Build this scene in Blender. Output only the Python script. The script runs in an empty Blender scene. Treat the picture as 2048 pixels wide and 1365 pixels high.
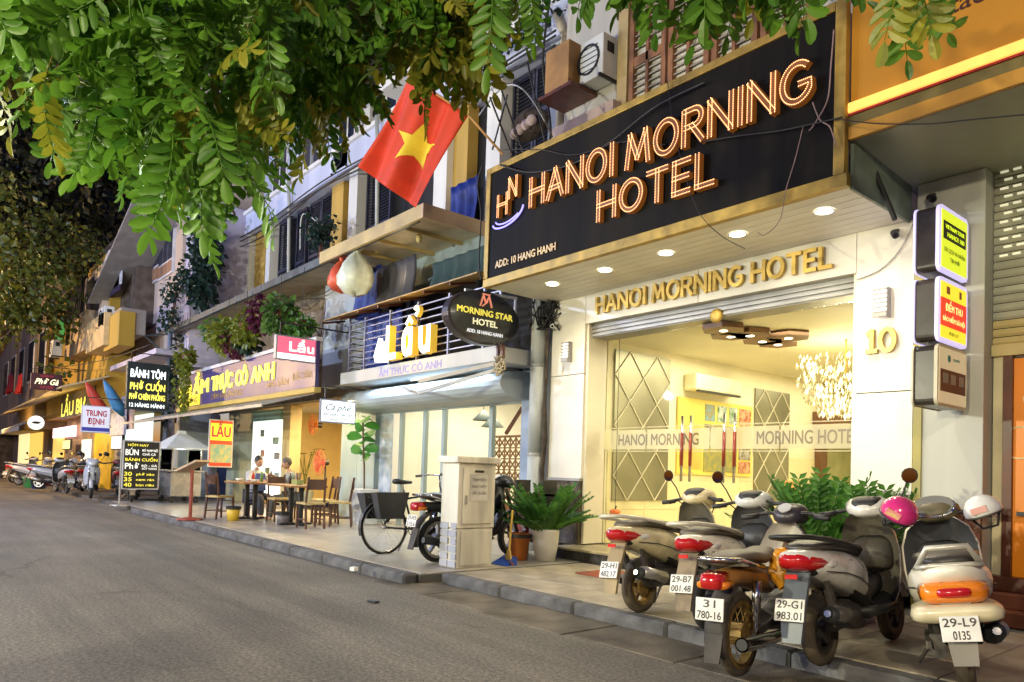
import bpy, bmesh, math, random
from mathutils import Vector, Matrix
S = bpy.context.scene
COL = S.collection
R = math.radians
# ---------------------------------------------------------------- camera
F_PX, CY_PX, W_PX = 1465.76, 896.1, 2048.0
YAW, PITCH, ROLL, EYE = -.878007, .0328643, .0320187, 1.2
_f = Vector((math.sin(YAW)*math.cos(PITCH), math.cos(YAW)*math.cos(PITCH), math.sin(PITCH)))
_r = Vector((math.cos(YAW), -math.sin(YAW), 0))
_u = _r.cross(_f)
CR = math.cos(ROLL)*_r + math.sin(ROLL)*_u
CU = -math.sin(ROLL)*_r + math.cos(ROLL)*_u
CF = _f
cam = bpy.data.cameras.new('camera')
cam.sensor_width = 36
cam.lens = F_PX*36/W_PX
cam.shift_y = (CY_PX-682.5)/W_PX
cam.clip_start, cam.clip_end = .05, 2000
co = bpy.data.objects.new('camera', cam)
COL.objects.link(co)
m3 = Matrix((CR, CU, -CF)).transposed()
co.matrix_world = Matrix.Translation((0, 0, EYE)) @ m3.to_4x4()
S.camera = co
def ray(px, py): return CF + CR*((px-1024)/F_PX) - CU*((py-CY_PX)/F_PX)
def atY(px, py, Y): d = ray(px, py); return Vector((0, 0, EYE)) + d*(Y/d.y)
def atX(px, py, X): d = ray(px, py); return Vector((0, 0, EYE)) + d*(X/d.x)
def atZ(px, py, z): d = ray(px, py); return Vector((0, 0, EYE)) + d*((z-EYE)/d.z)
def atD(px, py, D): return Vector((0, 0, EYE)) + ray(px, py)*D
# ---------------------------------------------------------------- sky and light
w = bpy.data.worlds.new('World'); S.world = w; w.use_nodes = True
nt = w.node_tree
sky = nt.nodes.new('ShaderNodeTexSky'); sky.sky_type = 'NISHITA'; sky.sun_disc = False
sky.sun_elevation = R(-3.0); sky.sun_rotation = R(250); sky.altitude = 20; sky.dust_density = .6; sky.ozone_density = 3.0
bg = nt.nodes['Background']
nt.links.new(sky.outputs[0], bg.inputs[0]); bg.inputs[1].default_value = 4.2
S.view_settings.view_transform = 'Standard'; S.view_settings.look = 'None'
S.view_settings.exposure = 0.08; S.view_settings.gamma = 1; S.view_settings.use_curve_mapping = False
S.render.engine = 'CYCLES'
S.cycles.use_denoising = True
S.cycles.max_bounces = 8; S.cycles.diffuse_bounces = 4; S.cycles.glossy_bounces = 3; S.cycles.transparent_max_bounces = 24
S.cycles.sample_clamp_indirect = 4.0
S.cycles.caustics_reflective = False; S.cycles.caustics_refractive = False
# ---------------------------------------------------------------- materials
MATS = {}
def mat(name, col, rough=.6, metal=0., var=.12, scale=3., bump=0., bscale=30., emit=None, estr=0., coat=0., streak=False, col2=None, detail=4, trans=0.):
    if name in MATS: return MATS[name]
    m = bpy.data.materials.new(name); m.use_nodes = True; MATS[name] = m
    t = m.node_tree; b = t.nodes['Principled BSDF']; L = t.links.new
    tc = t.nodes.new('ShaderNodeTexCoord')
    if var or col2:
        n = t.nodes.new('ShaderNodeTexNoise'); n.inputs['Scale'].default_value = scale; n.inputs['Detail'].default_value = detail
        if streak:
            mp = t.nodes.new('ShaderNodeMapping'); mp.inputs['Scale'].default_value = (1, 1, .12)
            L(tc.outputs['Object'], mp.inputs[0]); L(mp.outputs[0], n.inputs[0])
        else: L(tc.outputs['Object'], n.inputs[0])
        rp = t.nodes.new('ShaderNodeValToRGB')
        c2 = col2 or tuple(min(1, c*(1+var)) for c in col)
        c1 = col if col2 else tuple(c*(1-var*1.6) for c in col)
        rp.color_ramp.elements[0].position = .32; rp.color_ramp.elements[1].position = .68
        rp.color_ramp.elements[0].color = (*c1, 1); rp.color_ramp.elements[1].color = (*c2, 1)
        L(n.outputs[0], rp.inputs[0]); L(rp.outputs[0], b.inputs['Base Color'])
        rr = t.nodes.new('ShaderNodeMapRange'); rr.inputs[3].default_value = max(.02, rough-.12); rr.inputs[4].default_value = min(1, rough+.12)
        L(n.outputs[0], rr.inputs[0]); L(rr.outputs[0], b.inputs['Roughness'])
    else:
        b.inputs['Base Color'].default_value = (*col, 1); b.inputs['Roughness'].default_value = rough
    b.inputs['Metallic'].default_value = metal
    b.inputs['Coat Weight'].default_value = coat; b.inputs['Coat Roughness'].default_value = .08
    if bump:
        n2 = t.nodes.new('ShaderNodeTexNoise'); n2.inputs['Scale'].default_value = bscale; n2.inputs['Detail'].default_value = 6
        L(tc.outputs['Object'], n2.inputs[0])
        bp = t.nodes.new('ShaderNodeBump'); bp.inputs['Strength'].default_value = bump; bp.inputs['Distance'].default_value = .01
        L(n2.outputs[0], bp.inputs['Height']); L(bp.outputs[0], b.inputs['Normal'])
    if emit:
        b.inputs['Emission Color'].default_value = (*emit, 1); b.inputs['Emission Strength'].default_value = estr
    if trans:
        b.inputs['Transmission Weight'].default_value = trans
    return m
def glow(name, col, s):
    if name in MATS: return MATS[name]
    m = bpy.data.materials.new(name); m.use_nodes = True; MATS[name] = m
    t = m.node_tree; b = t.nodes['Principled BSDF']
    b.inputs['Base Color'].default_value = (*[min(.8, c) for c in col], 1); b.inputs['Roughness'].default_value = .5
    b.inputs['Emission Color'].default_value = (*col, 1); b.inputs['Emission Strength'].default_value = s
    return m
def glassmat(name, tint=(1, 1, 1), refl=.12, rough=.02, frost=0.):
    if name in MATS: return MATS[name]
    m = bpy.data.materials.new(name); m.use_nodes = True; MATS[name] = m
    t = m.node_tree; t.nodes.clear(); L = t.links.new
    out = t.nodes.new('ShaderNodeOutputMaterial'); tr = t.nodes.new('ShaderNodeBsdfTransparent'); tr.inputs[0].default_value = (*tint, 1)
    gl = t.nodes.new('ShaderNodeBsdfGlossy'); gl.inputs['Roughness'].default_value = rough
    fr = t.nodes.new('ShaderNodeLayerWeight'); fr.inputs[0].default_value = refl
    mx = t.nodes.new('ShaderNodeMixShader'); L(fr.outputs['Fresnel'], mx.inputs[0]); L(tr.outputs[0], mx.inputs[1]); L(gl.outputs[0], mx.inputs[2])
    if frost:
        df = t.nodes.new('ShaderNodeBsdfTranslucent'); df.inputs[0].default_value = (*tint, 1)
        d2 = t.nodes.new('ShaderNodeBsdfDiffuse'); d2.inputs[0].default_value = (*tint, 1)
        a = t.nodes.new('ShaderNodeMixShader'); a.inputs[0].default_value = .5; L(df.outputs[0], a.inputs[1]); L(d2.outputs[0], a.inputs[2])
        m2 = t.nodes.new('ShaderNodeMixShader'); m2.inputs[0].default_value = frost; L(mx.outputs[0], m2.inputs[1]); L(a.outputs[0], m2.inputs[2]); L(m2.outputs[0], out.inputs[0])
    else: L(mx.outputs[0], out.inputs[0])
    return m
def leafmat(name, c1, c2, scale=1.2):
    if name in MATS: return MATS[name]
    m = bpy.data.materials.new(name); m.use_nodes = True; MATS[name] = m
    t = m.node_tree; L = t.links.new; b = t.nodes['Principled BSDF']
    g = t.nodes.new('ShaderNodeNewGeometry'); oi = t.nodes.new('ShaderNodeObjectInfo')
    n = t.nodes.new('ShaderNodeTexNoise'); n.inputs['Scale'].default_value = scale; L(g.outputs['Position'], n.inputs[0])
    ad = t.nodes.new('ShaderNodeMath'); ad.operation = 'MULTIPLY_ADD'; ad.inputs[1].default_value = .45
    ri = t.nodes.new('ShaderNodeMath'); ri.operation = 'MULTIPLY_ADD'; ri.inputs[1].default_value = .55; ri.inputs[2].default_value = -.02
    L(g.outputs['Random Per Island'], ad.inputs[0]); L(n.outputs[0], ri.inputs[0]); L(ri.outputs[0], ad.inputs[2])
    rp = t.nodes.new('ShaderNodeValToRGB'); rp.color_ramp.elements[0].color = (*c1, 1); rp.color_ramp.elements[1].color = (*c2, 1)
    rp.color_ramp.elements[0].position = .15; rp.color_ramp.elements[1].position = .8
    L(ad.outputs[0], rp.inputs[0]); L(rp.outputs[0], b.inputs['Base Color']); b.inputs['Roughness'].default_value = .42
    tl = t.nodes.new('ShaderNodeBsdfTranslucent'); L(rp.outputs[0], tl.inputs[0])
    mx = t.nodes.new('ShaderNodeMixShader'); mx.inputs[0].default_value = .35
    L(b.outputs[0], mx.inputs[1]); L(tl.outputs[0], mx.inputs[2]); L(mx.outputs[0], t.nodes['Material Output'].inputs[0])
    return m
# ---------------------------------------------------------------- mesh builder
def asphalt():
    m = bpy.data.materials.new('asphalt'); m.use_nodes = True; t = m.node_tree; L = t.links.new; b = t.nodes['Principled BSDF']; N = t.nodes.new
    g = N('ShaderNodeNewGeometry')
    def noise(sc, det=4, rg=.5, src=None):
        n = N('ShaderNodeTexNoise'); n.inputs['Scale'].default_value = sc; n.inputs['Detail'].default_value = det; n.inputs['Roughness'].default_value = rg; L(src or g.outputs['Position'], n.inputs[0]); return n.outputs[0]
    def ramp(x, p0, c0, p1, c1):
        r = N('ShaderNodeValToRGB'); r.color_ramp.elements[0].position = p0; r.color_ramp.elements[1].position = p1; r.color_ramp.elements[0].color = (*c0, 1); r.color_ramp.elements[1].color = (*c1, 1); L(x, r.inputs[0]); return r.outputs[0]
    def mix(k, x, y, f):
        q = N('ShaderNodeMixRGB'); q.blend_type = k
        for i, v in ((0, f), (1, x), (2, y)):
            if hasattr(v, 'links') or hasattr(v, 'is_linked'): L(v, q.inputs[i])
            else: q.inputs[i].default_value = v if i == 0 else (*v, 1)
        return q.outputs[0]
    big = ramp(noise(.32, 5, .6), .3, (.108, .103, .094), .7, (.170, .160, .142))
    mp = N('ShaderNodeMapping'); mp.inputs['Scale'].default_value = (.12, 1.6, 1); L(g.outputs['Position'], mp.inputs[0])
    wear = ramp(noise(1.0, 5, .65, mp.outputs[0]), .42, (.8, .8, .8), .66, (1.35, 1.32, 1.25))
    col = mix('MULTIPLY', big, wear, 1)
    col = mix('MULTIPLY', col, ramp(noise(140, 2), .34, (.45, .45, .46), .66, (1.6, 1.57, 1.52)), 1)
    col = mix('MULTIPLY', col, ramp(noise(38, 3), .36, (.62, .62, .62), .64, (1.35, 1.33, 1.3)), 1)
    col = mix('MIX', col, (.018, .017, .016), ramp(noise(1.1, 6, .7), .66, (0, 0, 0), .74, (.55, .55, .55)))
    vo = N('ShaderNodeTexVoronoi'); vo.feature = 'DISTANCE_TO_EDGE'; vo.inputs['Scale'].default_value = .42
    ns = N('ShaderNodeTexNoise'); ns.inputs['Scale'].default_value = 1.8; ns.inputs['Detail'].default_value = 6; L(g.outputs['Position'], ns.inputs[0])
    ma = N('ShaderNodeMixRGB'); ma.blend_type = 'ADD'; ma.inputs[0].default_value = .55; L(g.outputs['Position'], ma.inputs[1]); L(ns.outputs['Color'], ma.inputs[2]); L(ma.outputs[0], vo.inputs[0])
    crack = ramp(vo.outputs[0], .004, (1, 1, 1), .012, (0, 0, 0)); mask = ramp(noise(.25, 2), .56, (0, 0, 0), .64, (.5, .5, .5))
    col = mix('MIX', col, (.015, .014, .013), mix('MULTIPLY', crack, mask, 1))
    L(col, b.inputs['Base Color']); L(ramp(noise(.8, 4), .3, (.55, .55, .55), .7, (.85, .85, .85)), b.inputs['Roughness'])
    bp = N('ShaderNodeBump'); bp.inputs['Strength'].default_value = .7; bp.inputs['Distance'].default_value = .006; L(noise(120, 4, .7), bp.inputs['Height']); L(bp.outputs[0], b.inputs['Normal'])
    return m
class MB:
    def __init__(s): s.v = []; s.f = []; s.m = []
    def add(s, v, f, mi=0):
        n = len(s.v); s.v += [tuple(p) for p in v]; s.f += [tuple(i+n for i in q) for q in f]; s.m += [mi]*len(f); return s
    def box(s, x0, x1, y0, y1, z0, z1, mi=0):
        v = [(x, y, z) for z in (z0, z1) for y in (y0, y1) for x in (x0, x1)]
        return s.add(v, [(0, 2, 3, 1), (4, 5, 7, 6), (0, 1, 5, 4), (2, 6, 7, 3), (0, 4, 6, 2), (1, 3, 7, 5)], mi)
    def obox(s, c, ax, ay, az, mi=0):   # box with half-axis vectors
        c, ax, ay, az = map(Vector, (c, ax, ay, az))
        v = [c+ax*i+ay*j+az*k for k in (-1, 1) for j in (-1, 1) for i in (-1, 1)]
        return s.add(v, [(0, 2, 3, 1), (4, 5, 7, 6), (0, 1, 5, 4), (2, 6, 7, 3), (0, 4, 6, 2), (1, 3, 7, 5)], mi)
    def bar(s, a, b, w, h=None, up=(0, 0, 1), mi=0):
        a, b = Vector(a), Vector(b); d = b-a; L = d.length; d.normalize()
        u = Vector(up); x = d.cross(u)
        if x.length < 1e-4: x = d.cross(Vector((1, 0, 0)))
        x.normalize(); u = x.cross(d)
        return s.obox((a+b)/2, d*L/2, x*w/2, u*(h or w)/2, mi)
    def quad(s, a, b, c, d, mi=0): return s.add([a, b, c, d], [(0, 1, 2, 3)], mi)
    def tube(s, pts, r, n=6, mi=0, cap=True, closed=False):
        pts = [Vector(p) for p in pts]; k = len(pts); rr = r if isinstance(r, (list, tuple)) else [r]*k
        vs = []; ref = None
        for i, p in enumerate(pts):
            if closed: d = pts[(i+1) % k]-pts[i-1]
            else: d = pts[min(i+1, k-1)]-pts[max(i-1, 0)]
            if d.length < 1e-9: d = Vector((0, 0, 1))
            d.normalize()
            if ref is None:
                ref = Vector((0, 0, 1)) if abs(d.z) < .9 else Vector((1, 0, 0))
            x = ref-d*ref.dot(d)
            if x.length < 1e-4: x = d.orthogonal()
            x.normalize(); y = d.cross(x); ref = x
            vs += [p+(x*math.cos(2*math.pi*j/n)+y*math.sin(2*math.pi*j/n))*rr[i] for j in range(n)]
        fs = []
        for i in range(k if closed else k-1):
            a, b = i*n, ((i+1) % k)*n
            fs += [(a+j, a+(j+1) % n, b+(j+1) % n, b+j) for j in range(n)]
        if cap and not closed: fs += [tuple(range(n))[::-1], tuple((k-1)*n+j for j in range(n))]
        return s.add(vs, fs, mi)
    def lathe(s, prof, c=(0, 0, 0), n=20, mi=0, axis='z', a0=0, a1=2*math.pi):
        c = Vector(c); vs = []; full = abs(a1-a0-2*math.pi) < 1e-6; m = n if full else n+1
        for r, z in prof:
            for j in range(m):
                a = a0+(a1-a0)*j/n; p = (r*math.cos(a), r*math.sin(a), z)
                if axis == 'x': p = (z, p[0], p[1])
                elif axis == 'y': p = (p[1], z, p[0])
                vs.append(c+Vector(p))
        fs = []
        for i in range(len(prof)-1):
            for j in range(n):
                j2 = (j+1) % m
                fs.append((i*m+j, i*m+j2, (i+1)*m+j2, (i+1)*m+j))
        return s.add(vs, fs, mi)
    def prism(s, poly, o, ux, uy, t, mi=0):     # polygon in plane (ux,uy) extruded along ux x uy by t
        o, ux, uy = Vector(o), Vector(ux), Vector(uy); nz = ux.cross(uy).normalized()*t; k = len(poly)
        a = [o+ux*p[0]+uy*p[1] for p in poly]; b = [p+nz for p in a]
        return s.add(a+b, [tuple(range(k))[::-1], tuple(range(k, 2*k))]+[(i, (i+1) % k, k+(i+1) % k, k+i) for i in range(k)], mi)
    def loft(s, secs, mi=0, cap=True):
        k = len(secs[0]); n = len(s.v); vs = [p for q in secs for p in q]
        fs = []
        for i in range(len(secs)-1):
            fs += [(i*k+j, i*k+(j+1) % k, (i+1)*k+(j+1) % k, (i+1)*k+j) for j in range(k)]
        if cap: fs += [tuple(range(k))[::-1], tuple((len(secs)-1)*k+j for j in range(k))]
        return s.add(vs, fs, mi)
    def ball(s, c, r, n=10, mi=0):
        rx, ry, rz = r if isinstance(r, (tuple, list)) else (r, r, r); c = Vector(c); k = max(4, n//2)
        vs = []
        for i in range(k+1):
            t = math.pi*i/k; q = max(math.sin(t), .02)
            vs += [c+Vector((rx*q*math.cos(2*math.pi*j/n), ry*q*math.sin(2*math.pi*j/n), rz*math.cos(t))) for j in range(n)]
        fs = [(i*n+j, (i+1)*n+j, (i+1)*n+(j+1) % n, i*n+(j+1) % n) for i in range(k) for j in range(n)]
        return s.add(vs, fs, mi)
    def disc(s, c, r, nrm, n=16, t=.01, mi=0):
        c, nrm = Vector(c), Vector(nrm).normalized(); return s.tube([c, c+nrm*t], r, n, mi)
    def mesh(s, name):
        me = bpy.data.meshes.new(name); me.from_pydata([tuple(p) for p in s.v], [], s.f)
        if any(s.m): me.polygons.foreach_set('material_index', s.m)
        return me
def se(cx, y, cz, w, h, n=14, p=2.6, top=1.):     # superellipse section in xz
    out = []
    for j in range(n):
        a = 2*math.pi*j/n; c, q = math.cos(a), math.sin(a)
        x = math.copysign(abs(c)**(2/p), c)*w; z = math.copysign(abs(q)**(2/p), q)*h
        out.append(Vector((cx+x*(top if q > 0 else 1), y, cz+z)))
    return out
def build(name, mb, mats, parent=None, smooth=False, bevel=0, local=False, seg=2, sub=0):
    me = mb if isinstance(mb, bpy.types.Mesh) else mb.mesh(name)
    for m in (mats if isinstance(mats, (list, tuple)) else [mats]):
        if not me.materials or len(me.materials) < (len(mats) if isinstance(mats, (list, tuple)) else 1): me.materials.append(m)
    if smooth: me.shade_auto_smooth() if hasattr(me, 'shade_auto_smooth_') else me.polygons.foreach_set('use_smooth', [True]*len(me.polygons))
    o = bpy.data.objects.new(name, me); COL.objects.link(o)
    if parent:
        o.parent = parent
        if parent.type == 'EMPTY' and not local: o.location = -parent.location
    if bevel:
        b = o.modifiers.new('bevel', 'BEVEL'); b.width = bevel; b.segments = seg; b.limit_method = 'ANGLE'; b.harden_normals = False
    if sub:
        b = o.modifiers.new('sub', 'SUBSURF'); b.levels = b.render_levels = sub
    return o
def tag(o, label, cat, group=None):
    o['label'] = label; o['category'] = cat
    if group: o['group'] = group
    return o
def kind(o, k='structure'): o['kind'] = k; return o
def thing(name, label, cat, loc=(0, 0, 0), group=None, rz=0, tilt=0, lean=0):
    o = bpy.data.objects.new(name, None); COL.objects.link(o); o.location = loc
    o.rotation_euler = (tilt, lean, rz); o.empty_display_size = .1
    return tag(o, label, cat, group)
def dup(root, loc=None, rz=None, label=None, group=None):
    def cp(o, par):
        c = o.copy(); COL.objects.link(c); c.parent = par
        for ch in o.children: cp(ch, c)
        return c
    c = cp(root, None)
    if loc is not None: c.location = loc
    if rz is not None: c.rotation_euler = (c.rotation_euler[0], c.rotation_euler[1], rz)
    if label: c['label'] = label
    if group: c['group'] = group
    return c
_txt = {}
def text(s, size, o, ux=(1, 0, 0), uy=(0, 0, 1), ext=.0, bold=0., sx=1., align='LEFT', fit=None, shear=0., space=1.):
    """lettering as a mesh: size = letter height, o = left end of the base line"""
    cu = bpy.data.curves.new('t', 'FONT'); cu.body = s; cu.size = 1; cu.offset = 0; cu.extrude = 0; cu.resolution_u = 3; cu.shear = shear; cu.space_character = space
    ob = bpy.data.objects.new('t', cu); COL.objects.link(ob)
    dg = bpy.context.evaluated_depsgraph_get(); dg.update()
    me = bpy.data.meshes.new_from_object(ob.evaluated_get(dg))
    bpy.data.objects.remove(ob); bpy.data.curves.remove(cu)
    xs = [v.co.x for v in me.vertices] or [0]; k = size/.727
    x0, x1 = min(xs), max(xs); wd = (x1-x0)*k*sx
    if fit: sx *= fit/wd; wd = fit
    off = {'LEFT': 0, 'CENTER': -wd/2, 'RIGHT': -wd}[align]
    o, ux, uy = Vector(o), Vector(ux).normalized(), Vector(uy).normalized(); nz = ux.cross(uy)
    for v in me.vertices:
        c = v.co.copy(); v.co = o+ux*((c.x-x0)*k*sx+off)+uy*(c.y*k)
    if bold:                       # heavier strokes: shifted copies, each a hair behind the last
        V = [v.co.copy() for v in me.vertices]; P = [tuple(p.vertices) for p in me.polygons]; n = len(V); B = bold*size*.8
        mb = MB()
        for i, (a, b) in enumerate(((0, 0), (1, 0), (-1, 0), (0, 1), (0, -1), (.7, .7), (-.7, .7), (.7, -.7), (-.7, -.7))):
            mb.add([q+ux*B*a+uy*B*b-nz*.00015*i for q in V], P)
        bpy.data.meshes.remove(me); me = mb.mesh('lettering')
    if ext:
        bm = bmesh.new(); bm.from_mesh(me)
        r = bmesh.ops.extrude_face_region(bm, geom=bm.faces[:])
        for v in [g for g in r['geom'] if isinstance(g, bmesh.types.BMVert)]: v.co += nz*ext
        bmesh.ops.recalc_face_normals(bm, faces=bm.faces[:]); bm.to_mesh(me); bm.free()
    me.materials.clear()
    return me, wd
def lamp(kind_, loc, power, col, size=.1, rot=None, spot=None, blend=.5, name='lamp_light'):
    l = bpy.data.lights.new(name, kind_); l.energy = power; l.color = col
    if kind_ == 'AREA':
        if isinstance(size, tuple): l.shape = 'RECTANGLE'; l.size, l.size_y = size
        else: l.size = size
    else: l.shadow_soft_size = size
    if spot: l.spot_size = R(spot); l.spot_blend = blend
    o = bpy.data.objects.new(name, l); COL.objects.link(o); o.location = loc
    if rot: o.rotation_euler = rot
    return o
random.seed(7)
# street and shop lamps across the road, bluish ones facing the upper floors, an orange one down the street
LAMPS = [((3.6, -4.5, 5.6), 1900, (1, .85, .58), .14), ((-1.5, -6.0, 2.9), 2000, (1, .88, .60), .14), ((-8.5, -6.0, 3.0), 3300, (1, .96, .68), .14), ((-16, -5.5, 4.0), 2800, (.78, .84, 1), .14), ((-21, -5.5, 7.5), 3600, (.58, .68, 1), .14), ((-33, -3.5, 5.5), 4600, (1, .64, .28), .14)]
for p_, e_, c_, r_ in LAMPS: lamp('POINT', p_, e_, c_, r_)
# ================================================================ ground
ASPH = asphalt()
PAVE = [mat('paving_%d' % i, c, .6, var=.28, scale=2.6, bump=.25, bscale=60, detail=8) for i, c in enumerate([(.30, .26, .20), (.265, .235, .185), (.33, .285, .215)])]
PAVT = [mat('tile_floor_%d' % i, c, .33, var=.14, scale=1.8, bump=.05, bscale=40) for i, c in enumerate([(.36, .32, .27), (.33, .30, .265), (.39, .345, .28)])]
JOINT = mat('joint_mortar', (.10, .095, .085), .9, bump=.3)
KERB = mat('kerb_stone', (.095, .095, .10), .75, var=.35, scale=5, bump=.7, bscale=30)
GUT = mat('gutter_concrete', (.13, .112, .085), .85, var=.4, scale=2.2, bump=.6, bscale=60, detail=8)
kind(build('ground', MB().quad((-600, -600, -.03), (600, -600, -.03), (600, 600, -.03), (-600, 600, -.03)), mat('bare_ground', (.06, .055, .05), .9)))
road = kind(build('road', MB().quad((-160, -9, 0), (60, -9, 0), (60, 4.6, 0), (-160, 4.6, 0)), ASPH))
far_pv = MB(); far_pv.box(-160, 60, -14, -9.02, -.02, .1)
kind(build('far_pavement', far_pv, PAVE[1]))
pv = MB(); pv.box(-6.48, 30, 4.60, 7.4, -.02, .09); pv.box(-26, -6.52, 4.22, 7.9, -.02, .09); pv.box(-160, -26.02, 4.22, 9, -.02, .095)
pave = kind(build('pavement', pv, JOINT))
_sl = {}
def slab(parent, x0, x1, y0, y1, z0, z1, m, name, bev=.004):
    key = (round(x1-x0, 3), round(y1-y0, 3), round(z1-z0, 3), m.name, name)
    if key not in _sl:
        me = MB().box(0, x1-x0, 0, y1-y0, 0, z1-z0).mesh(name); me.materials.append(m); _sl[key] = me
    o = bpy.data.objects.new(name, _sl[key]); COL.objects.link(o); o.parent = parent; o.location = (x0, y0, z0)
    if bev:
        b = o.modifiers.new('bevel', 'BEVEL'); b.width = bev; b.segments = 1
    return o
x = -6.46
while x < -.5:                                           # in front of the hotel
    y = 4.62
    for wd in (.5, .5, .5, .46):
        slab(pave, x, x+.79, y, y+wd-.008, .085, .1+random.uniform(-.0015, .0015), random.choice(PAVE), 'paving_slab'); y += wd
    x += .798
x = -21.5
while x < -6.6:                                          # restaurant forecourt
    y = 4.26
    xe = min(x+.99, -6.53)
    for wd in (.6, .6, .6, .6, .6, .55):
        slab(pave, x, xe, y, y+wd-.006, .085, .1+random.uniform(-.001, .001), random.choice(PAVT), 'floor_tile'); y += wd
    x += .996
x = -6.46
while x < 2:
    slab(pave, x, x+.985, 4.44, 4.60, -.02, .103+random.uniform(-.004, .004), KERB, 'kerb_stone', .02); x += .993
x = -18.4
while x < -6.6:
    slab(pave, x, min(x+.985, -6.56), 4.04, 4.215, -.02, .1+random.uniform(-.006, .006), KERB, 'kerb_stone', .02); x += .993
x = -6.9
while x < 1:                                             # concrete gutter strip along the kerb
    slab(road, x, x+.97, 3.86+random.uniform(-.05, .05), 4.435, -.03, .004+random.uniform(0, .006), GUT, 'gutter_slab', .006); x += .985
# ================================================================ hotel
CREAM = mat('cream_cladding', (.72, .68, .59), .35, var=.09, scale=1.6, detail=8)
YCREAM = mat('cream_stone', (.70, .64, .50), .3, var=.06, scale=1.5)
GRANITE = mat('brown_granite', (.085, .068, .04), .25, var=.4, scale=9, coat=.3)
DGRAN = mat('dark_granite', (.04, .038, .036), .35, var=.4, scale=14)
STEPTOP = mat('step_stone', (.32, .27, .17), .35, var=.2, scale=4)
GOLDP = mat('gold_trim', (.42, .27, .05), .45, metal=.35, var=.25, scale=5)
GOLD = mat('polished_gold', (.62, .42, .10), .3, metal=.45, var=.15, scale=8)
SOFF = mat('soffit_plank', (.78, .74, .62), .38, var=.08, scale=2)
BLK = mat('sign_black', (.010, .008, .006), .62, var=.6, scale=2.5, streak=True)
BLK.node_tree.nodes['Principled BSDF'].inputs['Specular IOR Level'].default_value = .12
GREYM = mat('grey_metal', (.30, .29, .27), .4, metal=.3, var=.15)
DKM = mat('dark_metal', (.03, .03, .032), .45, metal=.4, var=.2)
WHT = mat('white_plastic', (.78, .78, .76), .4, var=.04)
HB = thing('hotel_building', 'cream fronted hotel with glass doors under a black signboard canopy', 'hotel', (-5.2, 7, .1))
for (x0, x1, z0, z1) in ((-7.62, -6.97, 1.14, 2.553), (-7.62, -6.97, 2.561, 3.62), (-6.966, -5.15, 3.23, 3.62), (-5.144, -3.314, 3.23, 3.62), (-3.31, -2.78, .25, 2.05), (-3.31, -2.78, 2.058, 3.62)):
    build('wall_panel', MB().box(x0, x1, 7.0, 7.36, z0, z1), CREAM, HB, bevel=.004)
build('door_jamb', MB().box(-6.969, -6.93, 7.04, 7.40, .27, 3.23), YCREAM, HB)
build('door_jamb', MB().box(-3.352, -3.311, 7.04, 7.40, .27, 3.23), YCREAM, HB)
for (x0, x1) in ((-7.63, -6.98), (-3.31, -2.77)):
    build('stone_plinth', MB().box(x0, x1, 6.985, 7.34, .25, 1.135), GRANITE, HB, bevel=.004)
    build('plinth_cap', MB().box(x0-.006, x1+.006, 6.97, 7.345, 1.105, 1.14), GREYM, HB, bevel=.003)
build('step', MB().box(-7.05, -2.85, 6.62, 7.42, .08, .225), DGRAN, HB)
for i in range(6):
    build('step_tread', MB().box(-7.08+i*.71, -7.08+i*.71+.705, 6.585, 7.43, .225, .252), STEPTOP, HB, bevel=.004)
sb = build('shutter_box', MB().box(-6.93, -3.352, 7.12, 7.42, 3.05, 3.229), GREYM, HB)
for k in range(3): build('guide_rail', MB().box(-6.93, -3.352, 7.095, 7.12, 3.06+k*.055, 3.095+k*.055), GREYM, sb, bevel=.004)
em = MB().lathe([(.0, -.03), (.06, -.03), (.085, -.01), (.085, .0), (0, .0)], (-4.95, 7.09, 3.06), 12, axis='y')
build('round_emblem', em, GOLDP, HB, smooth=True)
# canopy soffit and sides
for i in range(8):
    build('soffit_plank', MB().box(-7.66, -2.84, 5.87+i*.1415, 5.87+i*.1415+.137, 3.62, 3.64), SOFF, HB, bevel=.004)
build('canopy_top', MB().box(-7.66, -2.84, 5.87, 7.0, 3.66, 3.70), GREYM, HB)
build('canopy_side', MB().box(-2.84, -2.815, 5.87, 7.0, 3.60, 3.98), mat('canopy_green', (.16, .2, .15), .5, var=.3, scale=3), HB)
DL = glow('downlight_glow', (1, .93, .75), 14)
for px, py in ((1105, 568), (1210, 540), (1332, 506), (1475, 468), (1648, 422)):
    p = atZ(px, py, 3.62)
    d = build('downlight', MB().lathe([(.075, -.002), (.09, -.008), (.09, .004)], (p.x, p.y, 3.612), 16), WHT, HB, smooth=True)
    build('lens', MB().lathe([(0, .001), (.075, .001)], (p.x, p.y, 3.61), 16), DL, d)
    lamp('SPOT', (p.x, p.y, 3.58), 85, (1, .87, .62), .06, spot=150, blend=.8)
# doors
GL = glassmat('door_glass', (.97, .98, .93), .045)
FROST = glassmat('frosted_band', (.86, .84, .7), .1, frost=.45)
xs = [-6.9, -6.15, -5.18, -4.28, -3.36]
for i in range(4):
    p = build('glass_pane', MB().box(xs[i]+.006, xs[i+1]-.006, 7.35, 7.362, .27, 3.04), GL, HB)
    build('frosted_stripe', MB().box(xs[i]+.01, xs[i+1]-.01, 7.342, 7.347, 1.545, 1.80), FROST, p)
    for z in (1.515, 1.825): build('frosted_line', MB().box(xs[i]+.01, xs[i+1]-.01, 7.342, 7.347, z, z+.012), FROST, p)
GLT = mat('glass_letter', (.16, .12, .06), .4)
build('glass_lettering', text('HANOI MORNING', .15, (-6.62, 7.34, 1.60), fit=1.28, bold=.02)[0], GLT, HB)
build('glass_lettering', text('MORNING HOTEL', .15, (-4.56, 7.34, 1.60), fit=1.15, bold=.02)[0], GLT, HB)
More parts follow.
